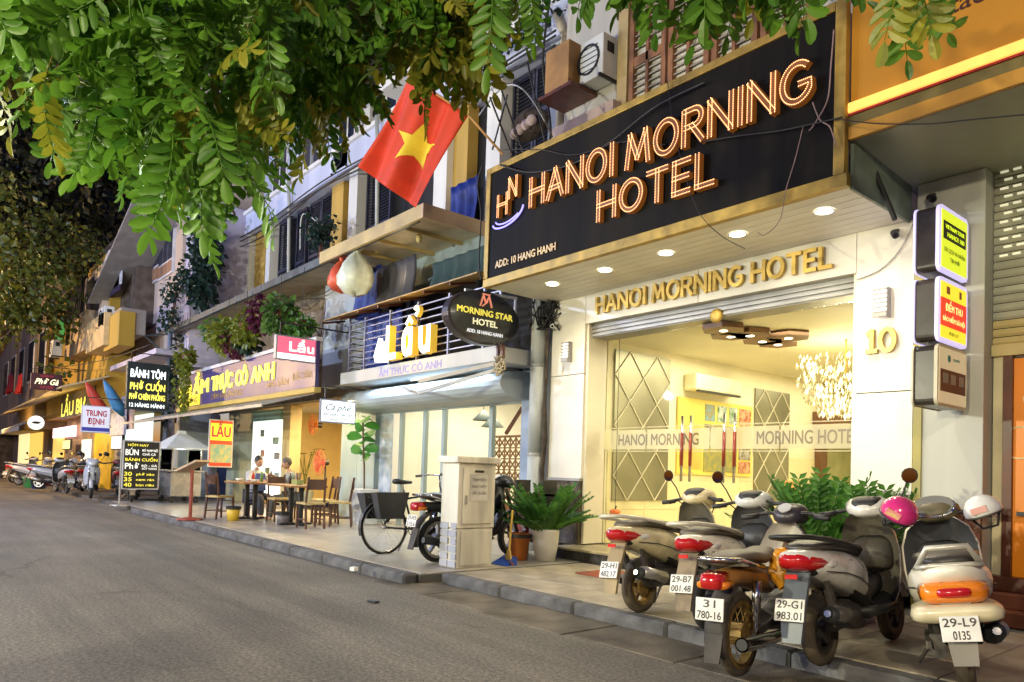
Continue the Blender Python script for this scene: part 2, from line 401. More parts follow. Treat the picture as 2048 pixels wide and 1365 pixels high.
HWOOD = mat('handle_wood', (.28, .035, .015), .3, var=.2, coat=.5)
STEEL = mat('polished_steel', (.6, .6, .58), .2, metal=1, var=.05)
for X in (-5.545, -5.42, -4.95, -4.81):
    h = build('door_handle', MB().tube([(X, 7.29, 1.15), (X, 7.29, 1.95)], .016, 8), STEEL, HB, smooth=True)
    build('grip', MB().tube([(X, 7.29, 1.34), (X, 7.29, 1.74)], .021, 10), HWOOD, h, smooth=True)
    build('bracket', MB().bar((X, 7.29, 1.25), (X, 7.35, 1.25), .014).bar((X, 7.29, 1.86), (X, 7.35, 1.86), .014), STEEL, h)
# lobby
LW = mat('lobby_wall_tile', (.74, .66, .42), .25, var=.05, scale=1)
LW2 = mat('lobby_plaster', (.76, .70, .52), .6, var=.03)
MIR = mat('mirror_grey', (.30, .29, .22), .36, metal=.75, var=.15, scale=1)
lob = MB()
lob.box(-7.05, -6.93, 7.42, 14.5, .27, 3.3); lob.box(-7.0, -2.9, 14.5, 14.6, .27, 3.3); lob.box(-3.35, -3.25, 7.42, 14.5, .27, 3.3)
build('lobby_wall', lob, LW2, HB)
build('lobby_floor', MB().box(-6.93, -3.35, 7.43, 14.5, .2, .26), mat('lobby_floor', (.62, .54, .36), .15, var=.1), HB)
build('lobby_ceiling', MB().box(-6.93, -3.35, 7.43, 14.5, 3.05, 3.1), LW2, HB)
def wallrect(name, x, p0, p1, t, m, par):        # on the left lobby wall, corners given by sight lines
    a, b = atX(*p0, x), atX(*p1, x)
    return build(name, MB().box(x, x+t, a.y, b.y, min(a.z, b.z), max(a.z, b.z)), m, par)
for k in range(9):
    for j in range(3):
        build('wall_tile', MB().box(-6.93, -6.918, 7.46+k*.8, 7.46+k*.8+.794, .27+j*.45, .27+j*.45+.445), LW, HB)
def lattice(y0, y1, z0, z1, ny, nz, nm):
    pn = build('mirror_panel', MB().box(-6.915, -6.90, y0, y1, z0, z1), MIR, HB)
    dy, dz = (y1-y0)/ny, (z1-z0)/nz
    st = MB()
    for i in range(ny):
        for j in range(nz):
            a, b = y0+i*dy, z0+j*dz
            st.bar((-6.895, a, b+dz/2), (-6.895, a+dy/2, b+dz), .012, .018, up=(1, 0, 0)); st.bar((-6.895, a+dy/2, b+dz), (-6.895, a+dy, b+dz/2), .012, .018, up=(1, 0, 0))
            st.bar((-6.895, a, b+dz/2), (-6.895, a+dy/2, b), .012, .018, up=(1, 0, 0)); st.bar((-6.895, a+dy/2, b), (-6.895, a+dy, b+dz/2), .012, .018, up=(1, 0, 0))
    kind(build('mirror_bevel', st, YCREAM, pn), 'stuff')
lattice(7.55, 8.75, .85, 2.95, 2, 3, 1)
lattice(11.05, 12.15, .85, 2.75, 2, 3, 1)
build('timber_lintel', MB().box(-6.92, -6.5, 13.0, 14.4, 2.1, 2.5), mat('lobby_brown', (.16, .07, .03), .5), HB)
build('timber_post', MB().box(-6.92, -6.8, 13.1, 13.35, .27, 2.1), mat('lobby_brown', (.16, .07, .03), .5), HB)
build('green_glass_panel', MB().box(-6.92, -6.88, 13.4, 14.45, .6, 2.1), mat('lobby_green', (.34, .34, .16), .2, var=.1), HB)
NB = thing('notice_board', 'yellow notice board of tour photos on the lobby wall', 'notice board', (-6.9, 10, 1.2))
bd = build('board', MB().box(-6.918, -6.89, 8.95, 10.95, 1.25, 2.42), mat('board_yellow', (.75, .58, .12), .5, var=.05), NB)
PH = [mat('photo_%d' % i, tuple(c*.6 for c in a), .5, col2=tuple(c*.8 for c in b), scale=14, detail=3) for i, (a, b) in enumerate([((.5, .35, .05), (.2, .45, .6)), ((.1, .3, .06), (.7, .75, .8)), ((.5, .1, .05), (.8, .5, .3)), ((.75, .72, .65), (.15, .12, .1)), ((.6, .5, .1), (.25, .28, .15))])]
for (y0, y1, z0, z1, i) in ((9.62, 9.88, 2.1, 2.36, 0), (9.95, 10.2, 2.1, 2.36, 1), (10.27, 10.5, 2.1, 2.36, 1), (10.56, 10.9, 1.75, 2.36, 2), (9.6, 10.5, 1.30, 2.05, 4), (9.64, 9.95, 1.7, 2.02, 3), (10.56, 10.9, 1.52, 1.71, 3), (10.56, 10.9, 1.30, 1.49, 2), (9.0, 9.55, 1.34, 2.0, 0)):
    build('photo', MB().box(-6.888-(.0 if i != 3 else -.004), -6.882+(.004 if i == 3 else 0), y0, y1, z0, z1), PH[i] if (y0 != 9.0) else mat('board_gold', (.62, .45, .10), .5), NB)
AC = thing('wall_air_conditioner', 'cream split air conditioner high on the lobby wall', 'air conditioner', (-6.9, 10, 2.6))
build('case', MB().box(-6.92, -6.68, 9.1, 10.3, 2.52, 2.78), mat('ac_cream', (.75, .68, .45), .4), AC, bevel=.03)
build('vent_flap', MB().box(-6.72, -6.67, 9.14, 10.26, 2.50, 2.53), DKM, AC)
WD = mat('hex_wood', (.20, .10, .05), .45, var=.3, scale=5)
HX = glow('lobby_spot_glow', (1, .9, .65), 12)
for (px, py) in ((1447, 662), (1462, 674), (1500, 672), (1525, 684), (1556, 690), (1577, 677)):
    p = atZ(px, py, 2.98)
    h = build('ceiling_hexagon', MB().lathe([(.0, 0), (.27, 0), (.27, .06), (0, .06)], (p.x, p.y, 2.98), 6), WD, HB)
    build('spot_lens', MB().lathe([(0, -.004), (.05, -.004)], (p.x, p.y, 2.98), 12), HX, h)
CH = thing('chandelier', 'crystal chandelier hanging inside the hotel lobby', 'chandelier', (-4.55, 9.3, 3.0))
p = atY(1692, 700, 9.3)
build('rod', MB().tube([(p.x, 9.3, 2.5), (p.x, 9.3, 3.05)], .015, 6), GOLDP, CH)
cr = MB()
for i in range(700):
    a = random.uniform(0, 6.283); tier = random.choice([(.62, 2.62, .18), (.52, 2.38, .16), (.34, 2.18, .12)]); r = tier[0]*math.sqrt(random.uniform(.3, 1)); z = tier[1]+random.uniform(-1, 1)*tier[2]
    q = Vector((p.x+r*math.cos(a), 9.3+r*math.sin(a), z)); s = random.uniform(.012, .024)
    cr.add([q+Vector((0, 0, s*2.6)), q+Vector((s, 0, 0)), q+Vector((0, s, 0)), q-Vector((s, 0, 0)), q-Vector((0, s, 0)), q-Vector((0, 0, s*2.6))], [(0, 1, 2), (0, 2, 3), (0, 3, 4), (0, 4, 1), (5, 2, 1), (5, 3, 2), (5, 4, 3), (5, 1, 4)], 0 if i % 4 else 1)
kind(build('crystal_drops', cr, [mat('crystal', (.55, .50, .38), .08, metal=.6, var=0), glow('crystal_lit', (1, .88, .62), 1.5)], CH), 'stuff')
for i in range(6):
    build('candle_bulb', MB().ball((p.x+.3*math.cos(i), 9.3+.3*math.sin(i), 2.62), .03, 8), glow('chandelier_bulb', (1, .85, .55), 6), CH, smooth=True)
lamp('POINT', (p.x, 9.3, 2.3), 70, (1, .88, .6), .3)
lamp('AREA', (-5.4, 8.9, 3.02), 90, (1, .91, .66), (2.2, 1.6), rot=(0, 0, 0))
lamp('AREA', (-5.4, 11.8, 3.02), 95, (1, .91, .66), (2.2, 3), rot=(0, 0, 0))
def arc(cx, cy, rx, ry, a0, a1, n=14): return [(cx+rx*math.cos(R(a0+(a1-a0)*i/n)), cy+ry*math.sin(R(a0+(a1-a0)*i/n))) for i in range(n+1)]
GLY = {'H': (.78, [[(0, 0), (0, 1)], [(.78, 0), (.78, 1)], [(0, .5), (.78, .5)]]), 'A': (.84, [[(0, 0), (.42, 1)], [(.42, 1), (.84, 0)], [(.16, .34), (.68, .34)]]),
       'N': (.8, [[(0, 0), (0, 1)], [(0, 1), (.8, 0)], [(.8, 0), (.8, 1)]]), 'O': (.92, [arc(.46, .5, .46, .5, 0, 360, 26)]), 'I': (.06, [[(.03, 0), (.03, 1)]]),
       'M': (1., [[(0, 0), (.14, 1)], [(.14, 1), (.5, .2)], [(.5, .2), (.86, 1)], [(.86, 1), (1., 0)]]),
       'R': (.74, [[(0, 0), (0, 1)], [(0, 1), (.42, 1)]+arc(.42, .75, .28, .25, 90, -90, 10)+[(0, .5)], [(.34, .5), (.74, 0)]]),
       'G': (.9, [arc(.46, .5, .46, .5, 48, 330, 22)+[(.88, .44), (.5, .44)]]), 'T': (.8, [[(0, 1), (.8, 1)], [(.4, 1), (.4, 0)]]),
       'E': (.6, [[(0, 0), (0, 1)], [(0, 1), (.6, 1)], [(0, .5), (.54, .5)], [(0, 0), (.6, 0)]]), 'L': (.6, [[(0, 1), (0, 0)], [(0, 0), (.6, 0)]]),
       'a': (.52, [[(.52, 0), (.52, .66)], arc(.27, .33, .26, .33, 0, 360, 22)]), 'u': (.52, [[(0, .68), (0, .26)]+arc(.26, .26, .26, .26, 180, 360, 10)+[(.52, .68)], [(.52, .3), (.52, 0)]]),
       '^': (.36, [[(0, 0), (.18, .17)], [(.18, .17), (.36, 0)]]), '?': (.2, [arc(.1, .14, .1, .1, 160, -80, 10)+[(.08, -.02)]]),
       '1': (.34, [[(.2, .0), (.2, 1)], [(.2, 1), (.02, .86)], [(0, .03), (.4, .03)]]), '0': (.62, [arc(.31, .5, .31, .5, 0, 360, 24)])}
def ribbon(ch, x, z, h, y, t, par, m, wk=1., sw=.2, name='letter', mf=None):
    wd, strokes = GLY[ch]; body = MB(); q = 0
    for st in strokes:
        pts = [Vector((p[0]*wk*h, p[1]*h)) for p in st]; q += 1; k = len(pts); L = []; Q = []
        for i, p in enumerate(pts):
            d = (pts[min(i+1, k-1)]-pts[max(i-1, 0)]).normalized()
            if k > 18 and (pts[0]-pts[-1]).length < 1e-5 and i in (0, k-1): d = (pts[1]-pts[-2]).normalized()
            n_ = Vector((-d.y, d.x))*sw*h/2; e = d*sw*h*.35 if k == 2 else d*0
            s_ = -1 if i == 0 else (1 if i == k-1 else 0)
            L.append(p+n_+e*s_); Q.append(p-n_+e*s_)
        f0 = y-t-.0012*q
        for i in range(k-1):
            a, b, c, d_ = L[i], L[i+1], Q[i+1], Q[i]
            vs = [(x+p.x, yy, z+p.y) for yy in (f0, y) for p in (a, b, c, d_)]
            body.add(vs, [(0, 1, 2, 3)], 0); body.add(vs, [(0, 4, 5, 1), (2, 6, 7, 3)]+([(3, 7, 4, 0)] if i == 0 else [])+([(1, 5, 6, 2)] if i == k-2 else []), 1)
    return build(name, body, [mf or m, m], par)
# wall letters, numerals, lamps
WL = thing('wall_lettering', 'raised gold letters reading HANOI MORNING HOTEL over the entrance', 'lettering', (-5.1, 7, 3.33))
def row(s, x0, x1, z, h, y, t, par, m, sw=.2, gap=.3, sp=.4, mf=None):
    tot = sum((sp if c == ' ' else GLY[c][0]+gap) for c in s)-gap; k = (x1-x0)/(tot*h); x = x0
    for c in s:
        if c != ' ': ribbon(c, x, z, h, y, t, par, m, k, sw, mf=mf)
        x += (sp if c == ' ' else GLY[c][0]+gap)*h*k
row('HANOI MORNING HOTEL', -6.73, -3.55, 3.335, .20, 6.998, .045, WL, GOLD, .205)
HN_ = thing('house_number', 'gold numerals 10 below the right hand wall lamp', 'house number', (-3.04, 7, 2.6))
ribbon('1', -3.18, 2.435, .20, 6.998, .04, HN_, GOLD, 1, .2, 'numeral'); ribbon('0', -3.06, 2.435, .20, 6.998, .04, HN_, GOLD, 1, .2, 'numeral')
for (px, py, lab) in ((1763, 604, 'louvred lit wall lamp above the gold house number'), (1133, 703, 'small louvred wall lamp left of the hotel door near the pipe')):
    p = atY(px, py, 6.95); s = 1
    wl = thing('wall_lamp', lab, 'wall lamp', (p.x, 7, p.z-.13), 'wall lamps beside the hotel entrance')
    build('diffuser', MB().box(p.x-.055, p.x+.055, 6.93, 6.998, p.z-.11, p.z+.12), glow('lamp_diffuser', (1, .95, .85), 1.6), wl)
    build('back_case', MB().box(p.x-.065, p.x+.065, 6.905, 6.925, p.z-.15, p.z-.10).box(p.x+.056, p.x+.066, 6.92, 6.998, p.z-.15, p.z+.13), GREYM, wl, bevel=.004)
    for j in range(6): build('louvre', MB().box(p.x-.062, p.x+.062, 6.90, 6.93, p.z-.105+j*.042, p.z-.093+j*.042), GREYM, wl)
# ================================================================ illuminated signboard
SG = thing('hotel_signboard', 'long black signboard with glowing orange bulb letters HANOI MORNING HOTEL', 'signboard', (-5.25, 5.85, 3.62))
build('board', MB().box(-7.6, -2.95, 5.81, 5.86, 3.725, 5.12), BLK, SG)
for (x0, x1, z0, z1, y) in ((-7.69, -2.83, 3.615, 3.725, 5.79), (-7.69, -7.6, 3.727, 5.2, 5.792), (-2.95, -2.855, 3.727, 5.2, 5.792), (-7.598, -2.952, 5.12, 5.2, 5.79)):
    build('frame_bar', MB().box(x0, x1, y, 5.866, z0, z1), GOLDP, SG, bevel=.006)
build('back_panel', MB().box(-7.6, -2.9, 5.87, 6.0, 3.71, 5.15), GREYM, SG)
LETB = mat('letter_face', (.13, .045, .008), .5, emit=(1, .30, .04), estr=.10, var=.2)
LED = glow('led_bulb', (1, .47, .20), 4.2)
def led_letter(ch, x, z, h, y, par, wk=1., sw=.2):
    wd, strokes = GLY[ch]; body = MB(); dots = MB(); q = 0
    for st in strokes:
        pts = [Vector((p[0]*wk*h, p[1]*h)) for p in st]
        q += 1; k = len(pts); L = []; Rr = []
        for i, p in enumerate(pts):
            d = (pts[min(i+1, k-1)]-pts[max(i-1, 0)]); d = d.normalized()
            if k > 20 and ch == 'O' and i in (0, k-1): d = (pts[1]-pts[-2]).normalized()
            nrm = Vector((-d.y, d.x)); L.append(p+nrm*sw*h/2); Rr.append(p-nrm*sw*h/2)
            if i == 0 and len(st) == 2: L[-1] -= d*sw*h*.3; Rr[-1] -= d*sw*h*.3
            if i == k-1 and len(st) == 2: L[-1] += d*sw*h*.3; Rr[-1] += d*sw*h*.3
        f0, f1 = y-.06-.0015*q, y
        for i in range(k-1):
            a, b, c, d_ = L[i], L[i+1], Rr[i+1], Rr[i]
            body.add([(x+p.x, yy, z+p.y) for yy in (f0, f1) for p in (a, b, c, d_)], [(0, 1, 2, 3), (0, 4, 5, 1), (2, 6, 7, 3)]+([(3, 7, 4, 0)] if i == 0 else [])+([(1, 5, 6, 2)] if i == k-2 else []))
        for rail, s in ((L, .17), (Rr, .17)):
            oth = Rr if rail is L else L
            path = [a*(1-s)+b*s for a, b in zip(rail, oth)]; acc = 0.; step = .0165
            for a, b in zip(path[:-1], path[1:]):
                ln = (b-a).length; t = acc
                while t < ln:
                    c = a+(b-a)*(t/ln); r = .0055; c3 = Vector((x+c.x, f0-.004, z+c.y))
                    dots.add([c3+Vector((r, 0, 0)), c3+Vector((0, 0, r)), c3-Vector((r, 0, 0)), c3-Vector((0, 0, r)), c3-Vector((0, r, 0))], [(1, 0, 4), (2, 1, 4), (3, 2, 4), (0, 3, 4)])
                    t += step
                acc = t-ln
    b = build('letter', body, LETB, par); kind(build('led_bulbs', dots, LED, b), 'stuff')
    return wd*wk*h
def led_row(s, x0, x1, z, h, gap=.3, sp=.42):
    tot = sum((sp if c == ' ' else GLY[c][0]+gap) for c in s)-gap
    k = (x1-x0)/(tot*h); x = x0
    for c in s:
        if c == ' ': x += sp*h*k; continue
        led_letter(c, x, z, h, 5.808, SG, k); x += GLY[c][0]*h*k+gap*h*k
led_row('HANOI MORNING', -6.72, -3.13, 4.45, .33)
led_row('HOTEL', -5.57, -4.09, 3.99, .31)
led_letter('H', -7.36, 4.48, .27, 5.808, SG, .85, .16); led_letter('N', -7.14, 4.66, .25, 5.808, SG, .72, .16)
NEON = glow('blue_neon', (.30, .27, 1), 1.7)
sw = [(-7.50+.30*(1-math.cos(t))-.0, 5.785, 4.40+.0+.14*(t/3.1)-.13*math.sin(t)) for t in [i*.16 for i in range(20)]]
build('neon_swoosh', MB().tube(sw, .012, 6), NEON, SG, smooth=True)
build('neon_swoosh', MB().tube([(a+.05*(1-i/19), b, c+.045+.0*i) for i, (a, b, c) in enumerate(sw[1:15])], .010, 6), NEON, SG, smooth=True)
build('address_lettering', text('ADD: 10 HANG HANH', .095, (-7.44, 5.80, 3.83), fit=1.14, bold=.02, ext=.008)[0], mat('address_cream', (.75, .55, .28), .4, emit=(.9, .6, .25), estr=.25), SG)
WIRE = mat('cable_black', (.02, .02, .02), .6, var=0)
def cable(pts, r=.008, label='thin black cable', m=None, n=10):
    P = [Vector(p) for p in pts]; out = []
    for i in range(len(P)-1):
        a, b, c, d = P[max(i-1, 0)], P[i], P[i+1], P[min(i+2, len(P)-1)]
        for j in range(n):
            t = j/n; out.append(.5*((2*b)+(c-a)*t+(2*a-5*b+4*c-d)*t*t+(3*b-a-3*c+d)*t**3))
    out.append(P[-1])
    return tag(build('cable', MB().tube(out, r, 5), m or WIRE, smooth=True), label, 'cable')
# ================================================================ neighbour on the right
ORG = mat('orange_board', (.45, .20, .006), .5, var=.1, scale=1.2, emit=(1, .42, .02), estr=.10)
PILW = mat('pale_pilaster', (.50, .50, .44), .6, var=.12, scale=1.5, bump=.1, streak=True)
NBH = thing('shuttered_shop_building', 'shop on the right with a slatted roller shutter and orange door', 'shop building', (1, 7, 0))
build('pilaster', MB().box(-2.765, -2.215, 7.0, 7.6, .1, 3.93), PILW, NBH, bevel=.006)
build('pilaster_trim', MB().box(-2.77, -2.70, 6.985, 7.0, .1, 3.6), mat('trim_olive', (.35, .30, .08), .5), NBH)
build('soffit_panel', MB().add([(-2.86, 5.87, 4.0), (5, 5.87, 4.0), (5, 7.25, 3.92), (-2.86, 7.25, 3.92), (-2.86, 5.87, 4.03), (5, 5.87, 4.03), (5, 7.25, 3.96), (-2.86, 7.25, 3.96)], [(0, 3, 2, 1), (4, 5, 6, 7), (0, 1, 5, 4), (2, 3, 7, 6), (0, 4, 7, 3), (1, 2, 6, 5)]), mat('soffit_olive', (.30, .31, .22), .35, var=.2, scale=.8), NBH)
build('wall_above', MB().box(-2.75, 8, 7.3, 7.5, 4.2, 14), PILW, NBH)
SLAT = mat('shutter_slat', (.42, .42, .33), .4, metal=.2, var=.15, scale=2)
SLAT_LIT = mat('shutter_slat_lit', (.55, .45, .2), .4, var=.1)  # yellow light on the lowest slats and bottom bar, put into the colour
for k in range(21):
    z = 2.42+k*.073
    s_ = build('shutter_slat', MB().add([(-2.21, 7.2, z), (3, 7.2, z), (3, 7.185, z+.02), (-2.21, 7.185, z+.02), (-2.21, 7.2, z+.066), (3, 7.2, z+.066)], [(0, 1, 2, 3), (3, 2, 5, 4)]), SLAT if k > 2 else SLAT_LIT, NBH)
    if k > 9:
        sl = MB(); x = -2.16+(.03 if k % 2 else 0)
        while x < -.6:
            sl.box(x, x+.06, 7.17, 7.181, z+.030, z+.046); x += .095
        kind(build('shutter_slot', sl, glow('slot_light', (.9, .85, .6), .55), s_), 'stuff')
build('shutter_back', MB().box(-2.2, 3, 7.21, 7.3, 2.3, 3.95), DKM, NBH)
build('shutter_bottom_bar', MB().box(-2.21, 3, 7.15, 7.24, 2.32, 2.42), SLAT_LIT, NBH, bevel=.006)
BRW = mat('dark_brown_timber', (.12, .035, .015), .4, var=.25, scale=6)
build('door_frame', MB().box(-2.205, -2.13, 7.2, 7.3, .3, 2.32), mat('cream_frame', (.65, .58, .35), .5), NBH)
build('door_frame', MB().box(-2.128, -2.06, 7.18, 7.28, .3, 2.32), BRW, NBH)
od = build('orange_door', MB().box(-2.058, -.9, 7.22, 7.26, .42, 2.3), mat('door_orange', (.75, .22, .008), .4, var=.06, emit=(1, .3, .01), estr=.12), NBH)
build('door_handle', MB().bar((-2.02, 7.19, .985), (-1.6, 7.19, .985), .035), DKM, od)
sw_ = [(-1.99+.14*math.cos(t)*(1+t*.06), 7.215, 1.55+.15*math.sin(t)+.01*t) for t in [i*.35 for i in range(18)]]
build('painted_scroll', MB().tube(sw_, .008, 5), mat('scroll_cream', (.8, .7, .4), .5), od)
build('round_sticker', MB().disc((-1.93, 7.219, 1.95), .06, (0, -1, 0), 16, .003), WHT, od)
for k in range(3): build('timber_step', MB().box(-2.2, 3, 6.75+k*.16, 7.2, .1+k*.12, .22+k*.12), BRW, NBH, bevel=.008)
build('timber_rail', MB().bar((-2.5, 6.93, .98), (-2.07, 6.93, .98), .05), BRW, NBH)
build('timber_panel', MB().box(-2.48, -2.21, 6.94, 6.98, .25, .95), BRW, NBH)
OS = thing('orange_shop_signboard', 'big orange fascia with dark brown lettering and a glowing lower strip', 'signboard', (1, 5.85, 4.0))
build('board', MB().box(-2.84, 5, 5.86, 5.95, 4.30, 7.5), ORG, OS)
build('light_strip', MB().box(-2.84, 5, 5.80, 5.858, 4.215, 4.298), glow('strip_glow', (1, .52, .10), 1.1), OS, bevel=.01)
build('red_trim', MB().box(-2.84, 5, 5.815, 5.858, 4.195, 4.213), mat('red_trim', (.45, .03, .01), .4), OS)
build('olive_band', MB().box(-2.84, 5, 5.83, 5.86, 4.11, 4.193), mat('olive_band', (.20, .15, .03), .5), OS)
build('orange_band', MB().box(-2.84, 5, 5.825, 5.86, 4.002, 4.108), mat('orange_band', (.60, .30, .03), .45), OS)
LB = mat('brown_lettering', (.07, .02, .008), .5)
build('lettering', text('Đối tác', .15, (-2.46, 5.855, 4.715), bold=.012, fit=.58)[0], LB, OS)
build('lettering', text('Địa chỉ', .15, (-2.46, 5.855, 5.02), bold=.012, fit=.5)[0], LB, OS)
# three projecting box signs on the pilaster
def rbox(x0, x1, y0, y1, z0, z1, r):
    P = [];
    for (cy, cz, a0) in ((y1-r, z1-r, 0), (y0+r, z1-r, 90), (y0+r, z0+r, 180), (y1-r, z0+r, 270)):
        for i in range(5):
            a = R(a0+i*22.5); P.append((cy+r*math.cos(a), cz+r*math.sin(a)))
    return MB().prism(P, (x0, 0, 0), (0, 1, 0), (0, 0, 1), x1-x0)
EDGE = glow('sign_edge_violet', (.66, .60, 1), .75)
SIDE = mat('sign_side_dark', (.045, .035, .03), .3, var=.2)
def boxsign(name, label, z0, z1, face):
    t = thing(name, label, 'box sign', (-2.40, 7, z0))
    build('casing', rbox(-2.50, -2.345, 6.315, 6.905, z0+.006, z1-.006, .05), SIDE, t)
    build('edge_band', rbox(-2.345, -2.318, 6.295, 6.92, z0, z1, .06), EDGE if face != 'C' else mat('cream_edge', (.6, .55, .4), .4), t)
    build('edge_band', rbox(-2.515, -2.50, 6.295, 6.92, z0, z1, .06), EDGE if face != 'C' else mat('cream_edge', (.6, .55, .4), .4), t)
    for z in (z0+.12, z1-.14): build('bracket', MB().box(-2.43, -2.39, 6.9, 6.999, z, z+.05).box(-2.45, -2.37, 6.985, 7.0, z-.02, z+.07), DKM, t)
    return t
def fx(t, nm, y0, y1, z0, z1, m, d=0): return build(nm, MB().box(-2.318, -2.314+d, y0, y1, z0, z1), m, t)
def ft(t, s, y, z, h, fit, m): return build('lettering', text(s, h, (-2.3105, y, z), (0, 1, 0), (0, 0, 1), fit=fit, bold=.02, align='CENTER')[0], m, t)
LIME = glow('lime_face', (.72, .85, .03), .8); YEL = glow('yellow_face', (.95, .78, .04), .8); REDF = glow('red_face', (.85, .05, .02), .75)
DK = mat('dark_print', (.03, .035, .01), .6, var=0)
CRP = glow('cream_print', (1, .85, .35), .8)
t = boxsign('box_sign', 'lime yellow light box sign, topmost of three beside the hotel corner', 2.93, 3.47, 'A')
fx(t, 'face', 6.34, 6.88, 2.965, 3.435, LIME); fx(t, 'dark_block', 6.37, 6.85, 3.20, 3.35, DK, .0015)
ft(t, 'VIETNAM TOUR', 6.61, 3.29, .035, .40, LIME); ft(t, 'HANOI 100', 6.63, 3.225, .04, .36, LIME)
ft(t, 'DU LỊCH VÀ NHẬN', 6.61, 3.10, .035, .44, DK); ft(t, 'TIN MỚI', 6.61, 3.03, .035, .2, DK)
t = boxsign('box_sign', 'yellow and red light box sign reading ĐIỂM THU, middle of three', 2.36, 2.885, 'B')
fx(t, 'face', 6.34, 6.88, 2.395, 2.85, YEL); fx(t, 'red_band', 6.34, 6.88, 2.49, 2.72, REDF, .0015)
ft(t, 'ĐIỂM THU', 6.61, 2.62, .06, .36, CRP); ft(t, 'BẢO HIỂM XÃ HỘI', 6.61, 2.535, .038, .46, CRP); ft(t, 'ĐẠI LÝ', 6.61, 2.43, .025, .2, DK)
fx(t, 'emblem', 6.45, 6.52, 2.76, 2.82, mat('emblem_orange', (.7, .2, .05), .5), .002); fx(t, 'emblem', 6.72, 6.77, 2.76, 2.82, mat('emblem_orange', (.7, .2, .05), .5), .002)
t = boxsign('box_sign', 'cream box sign with brown photo strip, lowest of three', 1.84, 2.34, 'C')
fx(t, 'face', 6.32, 6.90, 1.865, 2.315, mat('cream_face', (.72, .64, .42), .4, var=.05, emit=(1, .85, .5), estr=.25))
fx(t, 'photo_strip', 6.345, 6.88, 1.96, 2.14, mat('strip_brown', (.14, .05, .03), .5), .0015)
for y in (6.40, 6.56, 6.74): fx(t, 'small_photo', y, y+.10, 2.03, 2.11, mat('strip_pic', (.45, .35, .2), .5, col2=(.15, .25, .3), scale=20), .003)
build('logo', MB().disc((-2.314, 6.52, 2.235), .03, (1, 0, 0), 12, .003), mat('teal_logo', (.02, .25, .22), .5), t)
ft(t, 'xanh', 6.67, 2.225, .03, .14, mat('teal_logo', (.02, .25, .22), .5))
# cameras
def cctv(p, d, lab, m):
    t = thing('security_camera', lab, 'camera', p)
    d = Vector(d).normalized(); p = Vector(p)
    build('mount', MB().bar(p, p+Vector((0, -.06, -.02)), .03), m, t)
    q = p+Vector((0, -.07, -.05))
    build('camera_body', MB().tube([q-d*.05, q+d*.06], [.028, .032], 10), m, t, smooth=False)
    build('lens', MB().tube([q+d*.055, q+d*.064], .02, 10), BLK, t)
cctv((-2.62, 6.99, 3.80), (.6, -.7, -.5), 'black bullet camera under the olive soffit above the box signs', DKM)
cctv((-2.93, 6.99, 3.55), (.5, -.7, -.5), 'small dark camera at the right end of the hotel soffit', DKM)
cctv((-7.50, 6.99, 3.32), (.3, -.8, -.4), 'white camera on the hotel wall beside the grey pipe', WHT)
# ================================================================ hotpot shop
TEAL = mat('teal_paint', (.30, .38, .40), .45, var=.15, scale=1.5, streak=True)
BLUEW = mat('blue_grey_wall', (.36, .40, .44), .6, var=.15, scale=1.2, bump=.08, streak=True)
LAV = mat('lavender_wall', (.52, .56, .74), .7, var=.12, scale=1., bump=.1, streak=True)  # bluish sky light on the white band is put into this colour
WHW = mat('white_wall', (.74, .73, .71), .65, var=.12, scale=1., bump=.08, streak=True)
YLW = mat('ochre_wall', (.52, .33, .07), .65, var=.12, scale=2, streak=True)
SHUT = mat('slate_shutter', (.035, .037, .065), .5, var=.25, scale=4)
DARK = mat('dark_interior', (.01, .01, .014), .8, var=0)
BEAM = mat('beam_white', (.52, .52, .50), .5, var=.1, scale=2, streak=True)
WOODY = mat('awning_plank', (.48, .30, .09), .5, var=.25, scale=6)
HP = thing('hotpot_shop_building', 'shophouse with blue lit shutter housing, glass front and balcony', 'shophouse', (-10.6, 7.4, .1))
build('beam', MB().box(-12.95, -8.12, 6.4, 7.15, 2.765, 2.99), BEAM, HP, bevel=.01)
build('beam_lettering', text('ẨM THỰC CÔ ANH', .125, (-11.45, 6.397, 2.80), bold=.03, ext=.0, fit=1.95)[0], mat('faded_violet', (.30, .26, .62), .5), HP)
hs = [(-.0, 0), (.0, .40)]
prof = [(7.4, 2.30)]+[(7.02-.32*math.sin(R(a)), 2.52-.20*math.cos(R(a))) for a in range(0, 181, 20)]+[(7.4, 2.72)]
hb = MB(); a = [Vector((-13.5, y, z)) for y, z in prof]; b = [Vector((-8.40, y, z)) for y, z in prof]
hb.loft([a, b]); build('shutter_housing', hb, mat('housing_blue', (.40, .45, .48), .55, var=.06), HP)
build('head_rail', MB().box(-13.1, -8.6, 7.38, 7.46, 2.28, 2.36), TEAL, HP)
build('pillar', MB().box(-13.85, -13.12, 7.3, 7.7, .1, 2.72), TEAL, HP, bevel=.006)
build('pillar', MB().box(-8.6, -8.22, 7.3, 7.7, .1, 2.9), mat('pillar_blue_lit', (.26, .33, .46), .5), HP, bevel=.006)  # right pillar: the blue light falling on it is put into its colour
build('rolled_banner', MB().box(-13.1, -12.62, 7.4, 7.42, .2, 2.25), mat('banner_blue', (.25, .35, .5), .5, col2=(.5, .55, .62), scale=5), HP)
for px in (805, 852, 890, 985, 1053):
    X = atY(px, 818, 7.45).x
    build('mullion', MB().box(X-.045, X+.045, 7.42, 7.5, .1, 2.28), TEAL, HP, bevel=.004)
pxs = [atY(p, 818, 7.45).x for p in (805, 852, 890, 985, 1053)]
for a, b in zip(pxs[:-1], pxs[1:]): build('glass_pane', MB().box(a+.05, b-.05, 7.455, 7.463, .15, 2.27), GL, HP)
